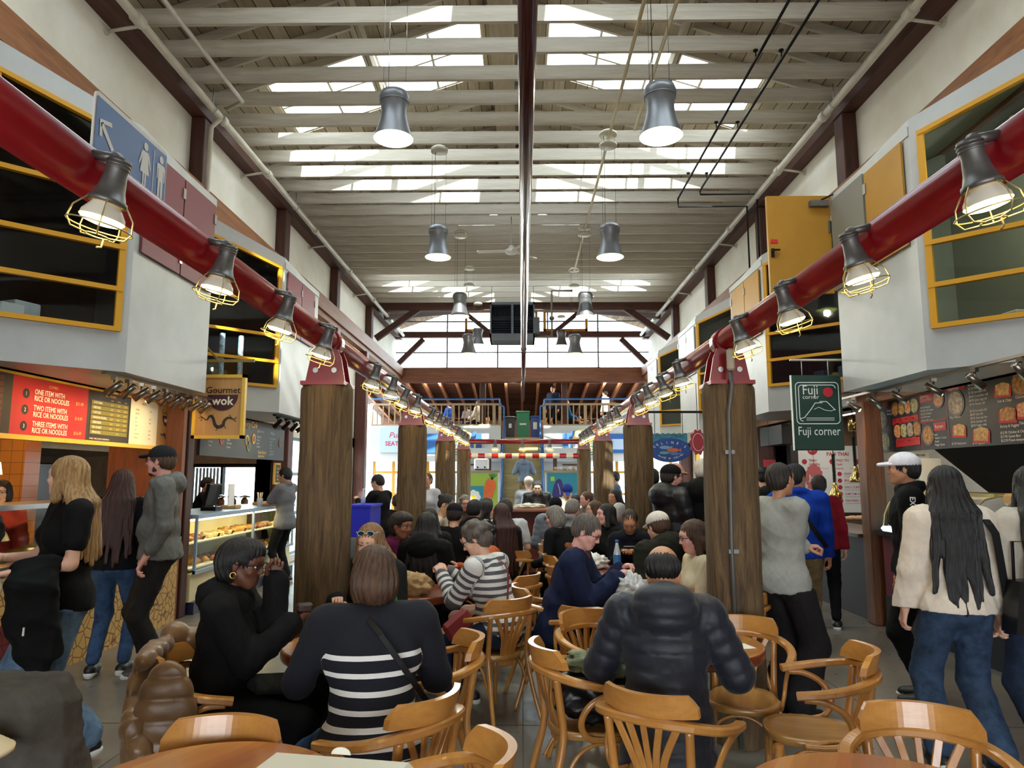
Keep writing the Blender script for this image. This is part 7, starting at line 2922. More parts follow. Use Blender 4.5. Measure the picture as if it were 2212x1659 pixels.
def hair_prims(style, c, R, s, sd):
 P = lambda x, y, z: c + R @ (np.array([x, y, z]) * s)
 E = lambda p, r, **k: Ell(P(*p), np.array(r) * s, R, **k)
 dn = np.array([0, 0, -1.0])
 fc = [E((0, .105, -.03), (.062, .07, .085), neg=True, k=.012)]
 cap_ = [E((0, -.02, .034), (.087, .104, .096))]
 r = np.random.RandomState(sd)
 if style == 'short':
  return cap_ + [E((0, -.05, -.01), (.08, .07, .07))] + [E((0, .11, -.035), (.075, .075, .095), neg=True, k=.01), E((0, -.0, -.14), (.1, .12, .085), neg=True, k=.015)] + [E((q * .088, .005, -.02), (.014, .03, .036), neg=True, k=.006) for q in (1, -1)]
 if style == 'balding':
  return [E((0, -.045, .012), (.085, .082, .07)), E((0, .07, .03), (.08, .07, .1), neg=True, k=.015), E((0, -.035, .125), (.052, .07, .05), neg=True, k=.02), E((0, 0, -.14), (.1, .13, .085), neg=True, k=.015)]
 if style == 'curly':
  o = cap_ + [E((0, -.05, -.02), (.085, .075, .075))]
  for i in range(26):
   a, b_ = r.uniform(0, 6.28), r.uniform(-.25, 1.4)
   d = np.array([math.cos(a) * math.cos(b_), math.sin(a) * math.cos(b_), math.sin(b_)])
   if d[1] > .35 and d[2] < .55:
    continue
   o.append(E(tuple(np.array([0, -.02, .03]) + d * np.array([.082, .1, .09])), (.03, .03, .028), k=.012))
  return o + [E((0, .12, -.035), (.07, .07, .085), neg=True, k=.012)]
 if style == 'bobear':
  return cap_ + [E((0, -.06, .01), (.094, .085, .1)), E((0, -.05, -.05), (.08, .07, .06)), E((0, .03, .075), (.075, .06, .05))] + fc + [E((q * .09, .02, -.03), (.03, .04, .05), neg=True, k=.01) for q in (1, -1)]
 if style == 'bob':
  o = cap_ + [E((0, -.045, -.03), (.098, .085, .11)), E((.07, -.01, -.04), (.03, .05, .085)), E((-.07, -.01, -.04), (.03, .05, .085))]
  return o + fc
 if style in ('bun', 'tight'):
  o = [E((0, -.022, .034), (.081, .1, .09)), E((0, -.05, -.01), (.074, .066, .07))]
  if style == 'bun':
   o.append(E((0, -.125, .03), (.035, .032, .035), k=.015))
  return o + [E((0, .11, -.035), (.068, .075, .1), neg=True, k=.01), E((0, 0, -.14), (.1, .12, .08), neg=True, k=.015)] + [E((q * .086, .005, -.01), (.014, .022, .034), neg=True, k=.006) for q in (1, -1)]
 if style == 'bangs':
  return cap_ + [E((0, -.045, -.03), (.096, .08, .11)), E((.07, 0, -.04), (.026, .05, .09)), E((-.07, 0, -.04), (.026, .05, .09))] + [E((0, .11, -.05), (.058, .07, .075), neg=True, k=.01)]
 if style == 'wrap':     # beanie or close cap
  return [E((0, -.02, .045), (.09, .107, .092)), E((0, .12, -.06), (.08, .09, .1), neg=True, k=.01), E((0, 0, -.13), (.12, .14, .1), neg=True, k=.02)]
 # long styles
 ln = {'long': .34, 'xlong': .52, 'mid': .2}[style.split('_')[0]]
 o = cap_ + [E((0, -.045, -.03), (.093, .08, .1))]
 for q in (1, -1):
  o.append(C(P(q * .066, .0, .0), P(q * .08, .0, -.12), .028 * s, .03 * s))
 n = 7
 for i in range(n):
  u = (i - (n - 1) / 2) / ((n - 1) / 2)
  a0 = P(u * .07, -.075 + .03 * u * u, -.04)
  a1 = a0 + R @ np.array([u * .03, -.075, -.11 * s])
  a2 = a1 + dn * ln * (1 - .2 * abs(u)) + R @ np.array([u * .03 + r.uniform(-.015, .015), -.035, 0])
  o += [C(a0, a1, .036 * s, .034 * s), C(a1, a2, .034 * s, .014 * s)]
 if 'front' in style:
  for q in (1, -1):
   a1 = P(q * .085, .02, -.12)
   o.append(C(a1, a1 + dn * ln * .75 + R @ np.array([0, .05, 0]), .028, .012))
 return o + fc
def hand_prims(w, R, side, curl, s=1.0):
 """palm, four separate bent fingers of unequal length and a thumb leaving the side of the palm"""
 P = lambda v: w + R @ (np.array(v, float) * s)
 tx = -1 if side > 0 else 1
 out = []
 xs = [.027, .009, -.009, -.026]
 L_ = [.070, .078, .072, .056]
 kn = [.086, .090, .086, .078]
 for i in range(4):
  x = xs[i] * tx
  k = (x * .96, kn[i], 0)
  out.append(C(P((x * .5, .0, 0)), P(k), .0145 * s, .0105 * s, k=.012 * s))
  a = np.array(k)
  an = 0
  for sg, (fr_, cu) in enumerate(((.45, .75), (.31, 1.15), (.24, .8))):
   an += cu * curl * (1 + .08 * i)
   b_ = a + L_[i] * fr_ * np.array([x * .35 / .08 * .08, math.cos(an), -math.sin(an)])
   out.append(C(P(a), P(b_), (.0088 - .0008 * sg) * s, (.0082 - .001 * sg) * s, k=.004 * s))
   a = b_
 t0 = np.array([.022 * tx, .022, -.004])
 t1 = t0 + np.array([.026 * tx, .028, -.012 - .012 * curl])
 t2 = t1 + np.array([(.016 - .02 * curl) * tx, .03, -.006 - .014 * curl])
 t3 = t2 + np.array([(.006 - .024 * curl) * tx, .024, -.004 - .01 * curl])
 out += [C(P(t0), P(t1), .0145 * s, .011 * s, k=.008 * s), C(P(t1), P(t2), .0105 * s, .0092 * s, k=.004 * s), C(P(t2), P(t3), .0092 * s, .0075 * s, k=.004 * s)]
 out.append(C(P((0, -.035, 0)), P((0, .012, 0)), .024 * s, .022 * s, k=.012 * s))
 return out
NPEOPLE = [0]
def person(label, x, y, face, H=1.7, sit=False, z0=0.0, w=1.0, lean=0.0, side=0.0, head=(0, 0), skin='fair', hair=('short', 'dark'), top=None, legs=None, shoes=(24, 24, 26),
  hands=None, eh=None, curl=(.5, .5), feet=None, res=1, belly=0.0, fem=False, lid=None, specs=None, group=None, walk=0.0, tilt=0.0, legsw=1.0, seat=.45):
 """res: 0 close, 1 middle, 2 far. hands: wrist targets in the person's own frame (x right, y forward)."""
 NPEOPLE[0] += 1
 sd = NPEOPLE[0]
 k = H / 1.72
 hb, hc, hh, hg = ((.0125, .0115, .0042, .0036), (.017, .015, .0065, .0055), (.026, .024, .011, .011))[res]
 ua = math.radians(lean)
 us = math.radians(side)
 hz = (seat + .095) if sit else .93 * k
 pel = np.array([0, 0, hz])
 U = RX3(-ua) @ RY3(us)
 up = lambda px, py, pz: pel + U @ (np.array([px, py, pz]) * k)
 sh = .178 * w * (.93 if fem else 1)
 prim, T = [], []
 hipx = .088 * k * (1.05 if fem else 1)
 # trunk
 tr = [Ell(up(0, -.01, .02), np.array([.158 * w * (1.04 if fem else 1), .118 + belly * .3, .12]) * k, U, t0=.12),
  Ell(up(0, .0 + belly * .35, .16), np.array([.138 * w * (.93 if fem else 1), .1 + belly, .14]) * k, U, t0=.26),
  Ell(up(0, .0, .34), np.array([.16 * w * (.94 if fem else 1), .11, .17]) * k, U, t0=.44),
  C(up(-sh + .03, -.005, .475), up(sh - .03, -.005, .475), .056 * k, t0=.5)]
 tr[-1].t = lambda p, z=up(0, 0, .475)[2]: .585 + (p[..., 2] - z)
 if fem:
  tr += [Ell(up(q * .07, .085, .33), np.array([.06, .045, .055]) * k, U, k=.04, t0=.42) for q in (1, -1)]
 neck0, = (up(0, -.012, .5),)
 hd = up(0, .03, .665)
 neck = [C(neck0, up(0, .012, .6), .056 * k * (.86 if fem else 1), .05 * k * (.86 if fem else 1))]
 HRm = U @ RZ3(math.radians(head[0])) @ RX3(math.radians(head[1])) @ RY3(math.radians(tilt))
 hs = .98 * k ** .3
 # arms
 arms, wr = [], []
 hands = hands or [None, None]
 l1, l2 = .285 * k, .25 * k
 for i, q in enumerate((-1, 1)):
  s0 = up(q * sh, -.005, .47)
  tg = hands[i]
  if tg is None:
   tg = (q * (sh + .06), .06 + .1 * walk * q, hz - .055 * k) if not sit else (q * .16, .3, hz + .12)
  elb, wrist = ik(s0, tg, l1, l2, np.array([q * .3, -1, -.4]) if eh else np.array([q * .4, -.6, -.75]) if sit or hands[i] is not None else np.array([q * .3, -1, 0]))
  d = wrist - elb
  d /= np.linalg.norm(d)
  arms.append((s0, elb, wrist, q))
  pal = np.array([0, 0, 1.0]) if (hands[i] is not None or sit) else np.array([q * 1.0, 0, 0])
  zz = pal - d * (pal @ d)
  zz /= max(np.linalg.norm(zz), 1e-6)
  wr.append((wrist, np.stack([np.cross(d, zz), d, zz], 1), q))
 am = []
 for s0, e, wq, q in arms:
  am += [C(s0, e, .05 * k * (.5 + .5 * w), .04 * k, t0=1), C(e, wq, .04 * k, .027 * k, t0=1 + l1)]
 # legs
 lg = []
 ft = []
 for i, q in enumerate((-1, 1)):
  h0 = pel + np.array([q * hipx, 0, 0 if sit else -.03])
  if feet and feet[i] is not None:
   an = np.array(feet[i], float)
  elif sit:
   an = np.array([q * .13, .36, .085])
  else:
   an = np.array([q * .1, .24 * walk * q - .02, .085 + (.1 * abs(walk) if walk * q < 0 else 0)])
  kn, an2 = ik(h0, an, .44 * k, .425 * k, np.array([q * .1, 1, .25 if sit else 0]))
  lg.append((h0, kn, an2, q))
 for h0, kn, an, q in lg:
  prim += [C(h0, kn, .083 * k * (.4 + .6 * w), .056 * k), C(kn, an, .054 * k, .036 * k)]
  yaw = 0
  fd = np.array([0, 1.0, 0]) if not sit else np.array([q * .1, 1, 0])
  dz = an[2] - .085
  fz = -min(.6, max(0, dz) * 4)
  ft += [(an + np.array([0, -.045, -.04]), an + np.array([q * .015, .15, -.052 + fz * .08]))]
 foot = []
 for a, b_ in ft:
  foot += [C(a, (a + b_) / 2, .034, .036), C((a + b_) / 2, b_, .036, .026)]
 body = tr + neck + am + prim
 # ---------- skin surface: trunk and limbs, then finer head and hands in the same mesh
 V1 = surf_part(body + foot, hb * 1.15, .03, -.006)
 parts = [(V1[0], V1[1], 0, V1[2])]
 hp = head_prims(hd, HRm, hs, fem) + [C(neck0 + (up(0, .012, .6) - neck0) * .2, hd + HRm @ np.array([0, -.02, -.04]), .052 * k * (.84 if fem else 1), .05 * k * (.84 if fem else 1))]
 hV, hQ, ht, htg = surf_part(hp, hh, .022, 0, sm=1)
 mi = np.where((htg[hQ] == 3).sum(1) >= 2, 1, 0)
 parts.append((hV, hQ, mi, ht))
 for j, (wv, Rh, q) in enumerate(wr):
  a = surf_part(hand_prims(wv, Rh, q, curl[j], k), hg, .006, 0, sm=0)
  parts.append((a[0], a[1], 0, a[2]))
 if res < 2:
  for q in (1, -1):
   for rad, off, mm in ((.0125, 0, 2), (.0062, .0078, 3)):
    ec = hd + HRm @ (np.array([q * .03, .076 + off, .008]) * hs)
    n_, h_ = 10, 6
    vs = []
    for a in range(h_ + 1):
     for b_ in range(n_):
      t_, f_ = PI * a / h_, 2 * PI * b_ / n_
      vs.append(ec + rad * hs * np.array([math.sin(t_) * math.cos(f_), math.sin(t_) * math.sin(f_), math.cos(t_)]))
    fs = [(a * n_ + b_, a * n_ + (b_ + 1) % n_, (a + 1) * n_ + (b_ + 1) % n_, (a + 1) * n_ + b_) for a in range(h_) for b_ in range(n_)]
    parts.append((np.array(vs), np.array(fs)[:, ::-1], mm, None))
   a = surf_part([C(hd + HRm @ (np.array([q * .014, .093, .03]) * hs), hd + HRm @ (np.array([q * .044, .08, .032]) * hs), .0042 * hs, .003 * hs), C(hd + HRm @ (np.array([q * .017, .0925, .0125]) * hs), hd + HRm @ (np.array([q * .042, .084, .0135]) * hs), .0026 * hs)], .0022, .002)
   parts.append((a[0], a[1], 4, a[2]))
 ob = np_obj('person', parts, [SK[skin], LIP[skin], M_eyew, M_iris, M_brow])
 ob.location = (x, y, z0)
 ob.rotation_euler = (0, 0, math.radians(face))
 tag(ob, label, 'person', group)
 # ---------- clothes
 legs = legs or dict(c='denim')
 lm = legs['m']
 inf = legs.get('i', .016)
 lq = .93 if sit or legs.get('hi') else 1
 lp = [Ell(up(0, -.01, .0), np.array([.158 * w * (1.05 if fem else 1), .12 + belly * .25, .115]) * k * lq, U, t0=0)]
 fl = legs.get('flare', 0)
 for h0, kn, an, q in lg:
  rt = h0 + (kn - h0) * .95
  lp += [C(h0, kn, .085 * k * (.4 + .6 * w) * legsw, (.058 + fl * .4) * k * legsw, t0=0), C(kn, an + np.array([0, 0, .035]), (.056 + fl * .4) * k * legsw, (.04 + fl) * k, t0=.44)]
 dr_ = (top or {}).get('drop', .06)
 tcut = (pel + U @ np.array([0, 0, .1]), -(U[:, 2])) if sit or legs.get('hi') else (pel + np.array([0, 0, -dr_ * k + .035]), (0, 0, -1)) if dr_ > .1 else (pel + U @ np.array([0, 0, -dr_ * k + .03]), -(U[:, 2]))
 a = surf_part(lp, hc, .03, inf, cuts=[tcut], wr=legs.get('wr', .004), seed=sd)
 np_obj(legs.get('n', 'trousers'), [(a[0], a[1], 0, a[2])], [lm], ob)
 sp_ = []
 for a_, b_ in ft:
  sp_ += [C(a_, (a_ + b_) / 2, .037, .04), C((a_ + b_) / 2, b_, .04, .03)]
 sa = surf_part(sp_, hc, .02, .008, cuts=[(np.array([0, 0, min(f[0][2], f[1][2]) - .034]), (0, 0, 1)) for f in ft[:0]])
 so_ = np_obj('shoes', [(sa[0], sa[1], 0, sa[2])], [mat('shoe_%d_%d_%d' % shoes, shoes, .5)], ob)
 if res < 2:
  sol = []
  for a_, b_ in ft:
   sol.append(C(a_ + np.array([0, -.01, -.026]), b_ + np.array([0, .012, -.012]), .036, .03))
  sa = surf_part(sol, hc, .01, .006, cuts=[(np.array([0, 0, max(f[0][2] for f in ft) - .015]), (0, 0, -1))])
  if len(sa[0]):
   np_obj('shoe_sole', [(sa[0], sa[1], 0, sa[2])], [mat('sole_white', (210, 208, 200), .6)], so_)
 top = top or dict(m=cloth('grey', (120, 120, 120)))
 ti = max(top.get('i', .016), .016)
 sl = top.get('sleeve', 1.0)
 tp = list(tr)
 if not sit:
  tp.append(Ell(up(0, -.01, -.045), np.array([.17 * w, .128 + belly * .3, .13]) * k, U, t0=.06))
 for s0, e, wq, q in arms:
  r1, r2 = .052 * k * (.5 + .5 * w), .042 * k
  if sl <= .5:
   e2 = s0 + (e - s0) * sl * 1.6
   tp.append(C(s0, e2, r1, r2 * 1.15, t0=1))
  else:
   f = (sl - .5) * 2
   a0_ = top.get('at0', 1)
   tp += [C(s0, e, r1, r2, t0=a0_), C(e, e + (wq - e) * f, r2, .033 * k + (.008 if ti > .025 else 0), t0=a0_ + l1)]
 drop = top.get('drop', .06)
 if drop > .1:
  dv = np.array([0, -.02, -drop])
  tp += [Ell(pel + dv * .5 + np.array([0, -.01, 0]), np.array([.17 * w, .13 + belly * .3, drop * .7]) * k, t0=.1)]
 if top.get('hood'):
  tp += [Ell(up(0, -.085, .5), np.array([.1, .06, .07]) * k, U, k=.02, tag=1, t0=.1), C(up(-.07, -.05, .53), up(-.05, .05, .5), .028 * k, k=.02), C(up(.07, -.05, .53), up(.05, .05, .5), .028 * k, k=.02)]
  if top['hood'] > 1:
   tp += [Ell(up(0, -.1, .49), np.array([.115, .065, .085]) * k, U, k=.02, tag=1, t0=.03)]
 elif top.get('collar'):
  cr = .052 * k * (.9 if fem else 1)
  ring = [up(cr * 1.15 * math.cos(a2), -.008 + cr * 1.15 * math.sin(a2), .535 + .012 * math.sin(a2 + PI)) for a2 in [PI * 2 * i / 8 for i in range(8)]]
  tp += [C(ring[i], ring[(i + 1) % 8], .016 * k, k=.012) for i in range(8)]
 hem = pel + np.array([0, 0, -drop * k])
 cuts = [(hem, (0, 0, 1))] if drop > .1 or sit else [(pel + U @ np.array([0, 0, -drop * k]), U[:, 2])]
 tp.append(Ell(hd + HRm @ np.array([0, 0, .02]), (.085, .1, .1), HRm, neg=True, k=.01))
 if not top.get('hood'):
  tp.append(C(up(0, .02, .56), up(0, .06, .75), .052 * k, neg=True, k=.012))
 a = surf_part(tp, hc, .028, ti, cuts=cuts, wr=top.get('wr', .005), seed=sd + 50, puff=top.get('puff'))
 if top.get('puff'):
  a = (smooth_mesh(a[0], a[1], 1),) + a[1:]
 shirt = np_obj(top.get('n', 'shirt'), [(a[0], a[1], 0, a[2])], [top['m']], ob)
 # ---------- hair, cap, glasses
 if hair:
  st, hc_ = hair
  hpz = hair_prims(st, hd, HRm, hs, sd)
  a = surf_part(hpz, hh * 1.25, .02, 0, strands=(hd, .0028 if st not in ('wrap', 'curly') else .0008, 26), seed=sd)
  np_obj('hair' if st != 'wrap' else 'knit_cap', [(a[0], a[1], 0, a[2])], [HR.get(hc_) or hc_], ob)
 P = lambda px, py, pz: hd + HRm @ (np.array([px, py, pz]) * hs)
 if lid:
  cm, bm, back = lid
  f = -1 if back else 1
  a = surf_part([Ell(P(0, -.016, .05), np.array([.092, .11, .085]) * hs, HRm), ], hh * 1.4, .01, 0, cuts=[(P(0, 0, .03), HRm[:, 2])])
  ca = np_obj('cap', [(a[0], a[1], 0, a[2])], [cm], ob)
  a = surf_part([C(P(q * .045, f * .06, .042), P(q * .03, f * .155, .036), .012 * hs, .006 * hs, k=.03) for q in (-1, 0, 1)] + [C(P(0, f * .08, .046), P(0, f * .165, .038), .012 * hs, .006 * hs, k=.03)], hh, .04, 0)
  np_obj('cap_brim', [(a[0], a[1], 0, a[2])], [bm], ca)
 if specs:
  mb = MB()
  zz, fm = (.01, 0) if specs != 'up' else (.085, .0)
  yy = .096 if specs != 'up' else .07
  for q in (1, -1):
   mb.tube([P(q * (.032 + .024 * math.cos(a2)), yy, zz + .017 * math.sin(a2)) for a2 in [2 * PI * i / 14 for i in range(14)]], .0018, 5, closed=True)
   mb.tube([P(q * .056, yy, zz + .004), P(q * .08, .06 if specs != 'up' else .03, zz), P(q * .082, .0, zz - (.004 if specs != 'up' else .02))], .0018, 5)
  mb.tube([P(.01, yy + .002, zz + .004), P(-.01, yy + .002, zz + .004)], .0016, 5)
  go = mb.build('glasses', M_black if specs != 'up' else mat('frame_cream', (226, 218, 204), .3), ob, world=False)
  mb = MB()
  for q in (1, -1):
   mb.add([P(q * (.032 + .023 * math.cos(a2)), yy, zz + .016 * math.sin(a2)) for a2 in [2 * PI * i / 14 for i in range(14)]], [tuple(range(14))])
  mb.build('lens_pair', M_lens if specs != 'up' else mat('lens_mirror_blue', (60, 130, 190), .08, metal=.8), go, world=False)
 ob['_'] = 0
 del ob['_']
 J = dict(up=up, hd=hd, HR=HRm, wr=wr, arms=arms, pel=pel, U=U, k=k, shirt=shirt, P=P, lg=lg)
 return ob, J
def strap(ob, J, a, b_, m, w=.018, name='bag_strap', back=True, r=.148):
 """flat strap lying over the trunk from shoulder a to hip b (own frame x), behind and in front"""
 up = J['up']
 mb = MB()
 for sg in ((-1, 1) if back == 2 else ((-1,) if back else (1,))):
  pts = []
  for i in range(11):
   t_ = i / 10
   xx = a[0] + (b_[0] - a[0]) * t_
   zz = a[1] + (b_[1] - a[1]) * t_
   yy = sg * r * math.sqrt(max(.05, 1 - (xx / .26) ** 2)) * (1 if zz < .42 else max(.12, 1 - (zz - .42) * 7))
   pts.append(up(xx, yy, zz))
  ribbon(mb, pts, w * 2, .006, up=tuple(J['U'] @ np.array([0, sg, .1])))
 return mb.build(name, m, ob, world=False)
# ================================================================== who is there
DEN = dict(m=cloth('denim_blue', (62, 88, 122), .8, (38, 56, 84), 12))
DENW = dict(m=cloth('denim_pale', (104, 128, 152), .8, (60, 80, 104), 9), flare=.03, i=.026, wr=.008)
DEND = dict(m=cloth('denim_dark', (40, 52, 74), .85, (26, 34, 50), 12))
BLK = dict(m=cloth('black_trouser', (24, 24, 28), .9))
GRT = dict(m=cloth('charcoal_cargo', (58, 56, 54), .85), i=.02, wr=.007)
KHA = dict(m=cloth('khaki_cargo', (150, 130, 96), .85, (122, 102, 72), 14), i=.026, wr=.009)
tm = lambda nme, c, **kw: dict(m=cloth(nme, c), **kw)
T_black = tm('black_knit', (20, 20, 24), i=.018)
M_npuf = mat('cloth_navy_nylon', (26, 30, 42), .55, 0, .2, 12, .3, 30, (1, 1, 1), None, .4, 0, .1)
M_bpuf = mat('cloth_black_nylon', (20, 22, 27), .45, 0, .2, 12, .3, 30)
# --- the three at the first table
o, J = person('person seated in profile with short dark hair, glasses, gold hoops and black hoodie, ', -1.44, 3.48, -84, 1.66, True, lean=6, w=1.12, belly=.03, head=(-12, -4), skin='brown', hair=('bobear', 'black'), top=tm('black_hoodie', (26, 26, 28), i=.026, hood=1, n='hoodie', wr=.007), legs=BLK, fem=True, res=0, specs='on', hands=[(-.05, .24, 1.09), (.04, .33, .9)], curl=(.9, .55))
mb = MB()
for q in (1, -1):
 c = J['P'](q * .086, .0, -.045)
 mb.tube([c + np.array([0, .014 * math.cos(a), .014 * math.sin(a)]) for a in [2 * PI * i / 12 for i in range(12)]], .0025, 6, closed=True)
mb.build('hoop_earrings', mat('gold', (220, 170, 80), .2, metal=1), o, world=False)
w_, R_, q = J['wr'][1]
t = thing('cake_slice', 'dark chocolate cake in the hand of the woman with glasses', 'cake', (0, 0, 0))
c = Vector(w_ + R_ @ np.array([0, .09, -.0]))
Mw = Matrix.Translation(o.location) @ Matrix.Rotation(o.rotation_euler.z, 4, 'Z')
c = Mw @ c
t.location = c + Vector((0, 0, .02))
mb = MB()
mb.obox((0, 0, .0), (.075, .06, .04), rotz(.4), bev=.008)
mb.build('cake', mat('chocolate', (46, 24, 16), .5, bump=.4, bscale=50), t, world=False)
t = thing('patterned_purse', 'dark purse with grey monogram pattern and chain on the lap of the woman in glasses', 'bag', (-1.16, 3.42, .6))
mb = MB()
mb.obox((0, 0, .05), (.22, .1, .12), rotz(.2) @ Matrix.Rotation(.5, 3, 'X'), bev=.05)
mb.build('purse_body', mat('purse_monogram', (24, 24, 26), .8, var=.9, vscale=13, col2=(50, 52, 44), spec=.1), t, world=False)
mb = MB()
for k_ in range(9):
 mb.tube([(-.18 + .022 * k_ + .012 * math.cos(a), .0 + .006 * math.sin(a) * (k_ % 2), .08 + .01 * math.sin(a)) for a in [2 * PI * i / 8 for i in range(8)]], .002, 5, closed=True)
mb.build('chain_strap', M_metal, t, world=False)
o, J = person('person from behind with brown bob hair in a navy knit sweater with white stripes', -.6, 2.98, 16, 1.68, True, lean=10, w=1.22, belly=.04, head=(8, -4), hair=('bob', 'brown'), top=dict(m=striped('navy_white_knit', (11, 13, 25), (226, 224, 220), .066, .3, .006, (.5, 1.27)), i=.024, drop=.08, n='sweater', wr=.003), legs=DEN, fem=True, res=0, hands=[(-.24, .4, .82), (.22, .38, .8)], feet=[(-.3, .1, .085), (.1, .42, .085)], legsw=1.12)
strap(o, J, (-.04, .5), (.25, .1), M_black, .012, r=.165)
person('blonde person facing the viewer, white mirrored sunglasses on the head', -.97, 4.72, 172, 1.64, True, lean=4, head=(0, -8), hair=('long_front', 'darkblonde'), top=tm('dark_olive', (44, 48, 42), i=.028, collar=1, n='jacket'), legs=BLK, fem=True, res=0, specs='up', hands=[(-.12, .3, .84), (.12, .3, .84)])
# --- striped top and neighbours
M_st = striped('grey_white_stripes', (84, 82, 88), (216, 212, 206), .05, .52)
o, J = person('person with short curly greying hair in grey and white striped top, red back strap', -.13, 5.05, 62, 1.68, True, lean=18, w=1.1, belly=.03, head=(22, -14), hair=('curly', 'salt'), top=dict(m=M_st, i=.02, at0=.45, drop=.1, n='striped_top', wr=.005), legs=DEND, fem=True, res=0, specs='on', hands=[(-.08, .46, .9), (.06, .48, .9)], curl=(.8, .8))
strap(o, J, (.05, .5), (-.2, -.02), mat('strap_red', (120, 36, 44), .5), .008, r=.165)
t = thing('red_crossbody_bag', 'dark red crossbody bag resting at the hip of the striped top woman', 'bag', (-.42, 4.86, .62))
mb = MB()
mb.obox((-.42, 4.8, .64), (.2, .06, .13), rotz(.5) @ Matrix.Rotation(-.6, 3, 'Y'), bev=.02)
mb.build('bag_body', mat('bag_red', (128, 36, 40), .5), t)
person('person in rust orange sweater leaning over the red table behind the striped top', -.1, 5.85, 75, 1.66, True, lean=28, w=1.1, head=(-10, -10), hair=('short', 'dark'), top=tm('rust_orange', (186, 84, 34), i=.02, n='sweater'), legs=BLK, res=1, hands=[(-.15, .48, .84), (.15, .48, .84)])
person('person in burgundy coat with dark brown skin looking across the red table', -1.13, 6.35, -125, 1.64, True, lean=6, w=1.08, head=(-2, -2), skin='mid', hair=('bobear', 'dark'), top=tm('burgundy', (92, 22, 58), i=.026, collar=1, n='coat'), legs=BLK, fem=True, res=1)
person('person from behind with long black hair and black hood beside the burgundy coat', -.83, 6.1, -8, 1.64, True, lean=6, hair=('long', 'black'), top=tm('black_parka', (26, 26, 29), i=.034, hood=2, n='parka'), legs=BLK, fem=True, res=1)
person('person with dark updo and cream top looking down beside the second log post', -1.02, 8.0, -95, 1.66, True, z0=.12, lean=14, head=(-20, -22), skin='asian', hair=('bun', 'black'), top=tm('cream_top', (222, 208, 186), n='top', sleeve=.4), legs=BLK, fem=True, res=1)
person('person with loose dark brown hair seen from behind in front of the updo woman', -.93, 7.2, 5, 1.62, True, hair=('long', 'dark'), top=tm('dark_grey', (52, 50, 54), i=.02), legs=BLK, fem=True, res=1)
person('standing person with pulled back dark hair and pale shirt looking out past the posts', -1.48, 11.2, 160, 1.66, hair=('tight', 'dark'), skin='tan', top=tm('pale_check', (190, 192, 200), n='shirt'), legs=BLK, fem=True, res=2)
person('person with curly ash blonde hair and shearling collar jacket by the last posts', -.88, 11.0, -165, 1.66, True, head=(0, -4), hair=('curly', 'grey'), skin='pink', top=tm('brown_shearling', (74, 58, 50), i=.03, collar=1, n='jacket'), legs=BLK, fem=True, res=2, specs='on')
person('person in navy cap with white letters seen from behind in the crowd', -.74, 7.6, -6, 1.7, True, lean=10, hair=('short', 'dark'), lid=(cloth('cap_navy', (28, 32, 48)), cloth('cap_navy', (28, 32, 48)), False), top=T_black, legs=BLK, res=1)
person('person with cropped black hair and dark jacket seen from behind near the carrot panel', -.58, 8.3, -15, 1.74, True, lean=6, hair=('short', 'black'), top=tm('dark_jacket', (30, 32, 36), i=.03, collar=1, n='jacket'), legs=BLK, res=1, skin='asian')
person('person in profile with long black hair and pale scarf beside the cropped hair man', -.47, 9.0, -75, 1.64, True, head=(0, -6), skin='asian', hair=('long_front', 'black'), top=tm('pale_scarf', (196, 192, 184), i=.026, collar=1), legs=BLK, fem=True, res=1)
person('person from behind with very long dark brown hair and black leather jacket by the aisle', -.22, 7.85, 20, 1.66, True, lean=2, head=(14, 0), skin='asian', hair=('xlong', 'auburn'), top=dict(m=mat('leather_black', (22, 24, 26), .35, bump=.3, bscale=40), i=.026, collar=1, n='leather_jacket'), legs=BLK, fem=True, res=1)
person('person in plain white t-shirt seated behind the long haired woman', -.12, 8.75, 30, 1.76, True, lean=14, w=1.1, head=(0, -8), hair=('short', 'dark'), skin='asian', top=tm('white_tee', (206, 208, 214), sleeve=.42, n='t_shirt'), legs=BLK, res=1)
person('person in dark purple jacket facing the long haired woman', -.5, 9.9, -40, 1.68, True, hair=('short', 'dark'), skin='tan', top=tm('plum_jacket', (60, 38, 66), i=.03, n='jacket', collar=1), legs=BLK, res=2)
# --- the far aisle
person('person in black leather jacket and glasses eating at the high bar table, facing the viewer', .26, 12.55, 180, 1.76, False, z0=-.18, lean=12, head=(0, -18), skin='asian', hair=('short', 'black'), top=dict(m=mat('leather_black', (22, 24, 26), .35), i=.034, collar=1, n='leather_jacket'), legs=BLK, res=1, specs='on', hands=[(-.14, .34, 1.18), (.14, .34, 1.18)])
person('person with pale beige hood seen behind the leather jacket man', .12, 13.3, 0, 1.72, False, z0=-.12, hair=('wrap', cloth('beige_cap', (196, 184, 166))), top=tm('grey_coat', (110, 112, 118), i=.03), legs=BLK, res=2)
person('person in blue cap and fleece collared jacket with face lowered at the far table', .78, 12.4, 178, 1.72, True, z0=.15, lean=10, head=(0, -20), hair=('short', 'brown'), skin='pink', lid=(cloth('cap_blue', (40, 62, 140)), cloth('cap_blue', (40, 62, 140)), False), top=tm('cream_fleece', (196, 182, 158), i=.034, collar=1, n='fleece'), legs=BLK, res=1)
person('person with black hair glimpsed below the blue cap man', .85, 11.2, 150, 1.7, True, head=(10, -10), hair=('short', 'black'), skin='asian', top=T_black, legs=BLK, res=2)
person('person from behind in slate quilted vest with black hood up', .42, 9.5, -10, 1.74, True, lean=12, hair=('wrap', cloth('black_hood', (26, 27, 32))), top=dict(m=cloth('slate_vest', (112, 120, 130), .5), i=.04, hood=1, n='quilted_vest', puff=(.012, .08)), legs=BLK, res=1)
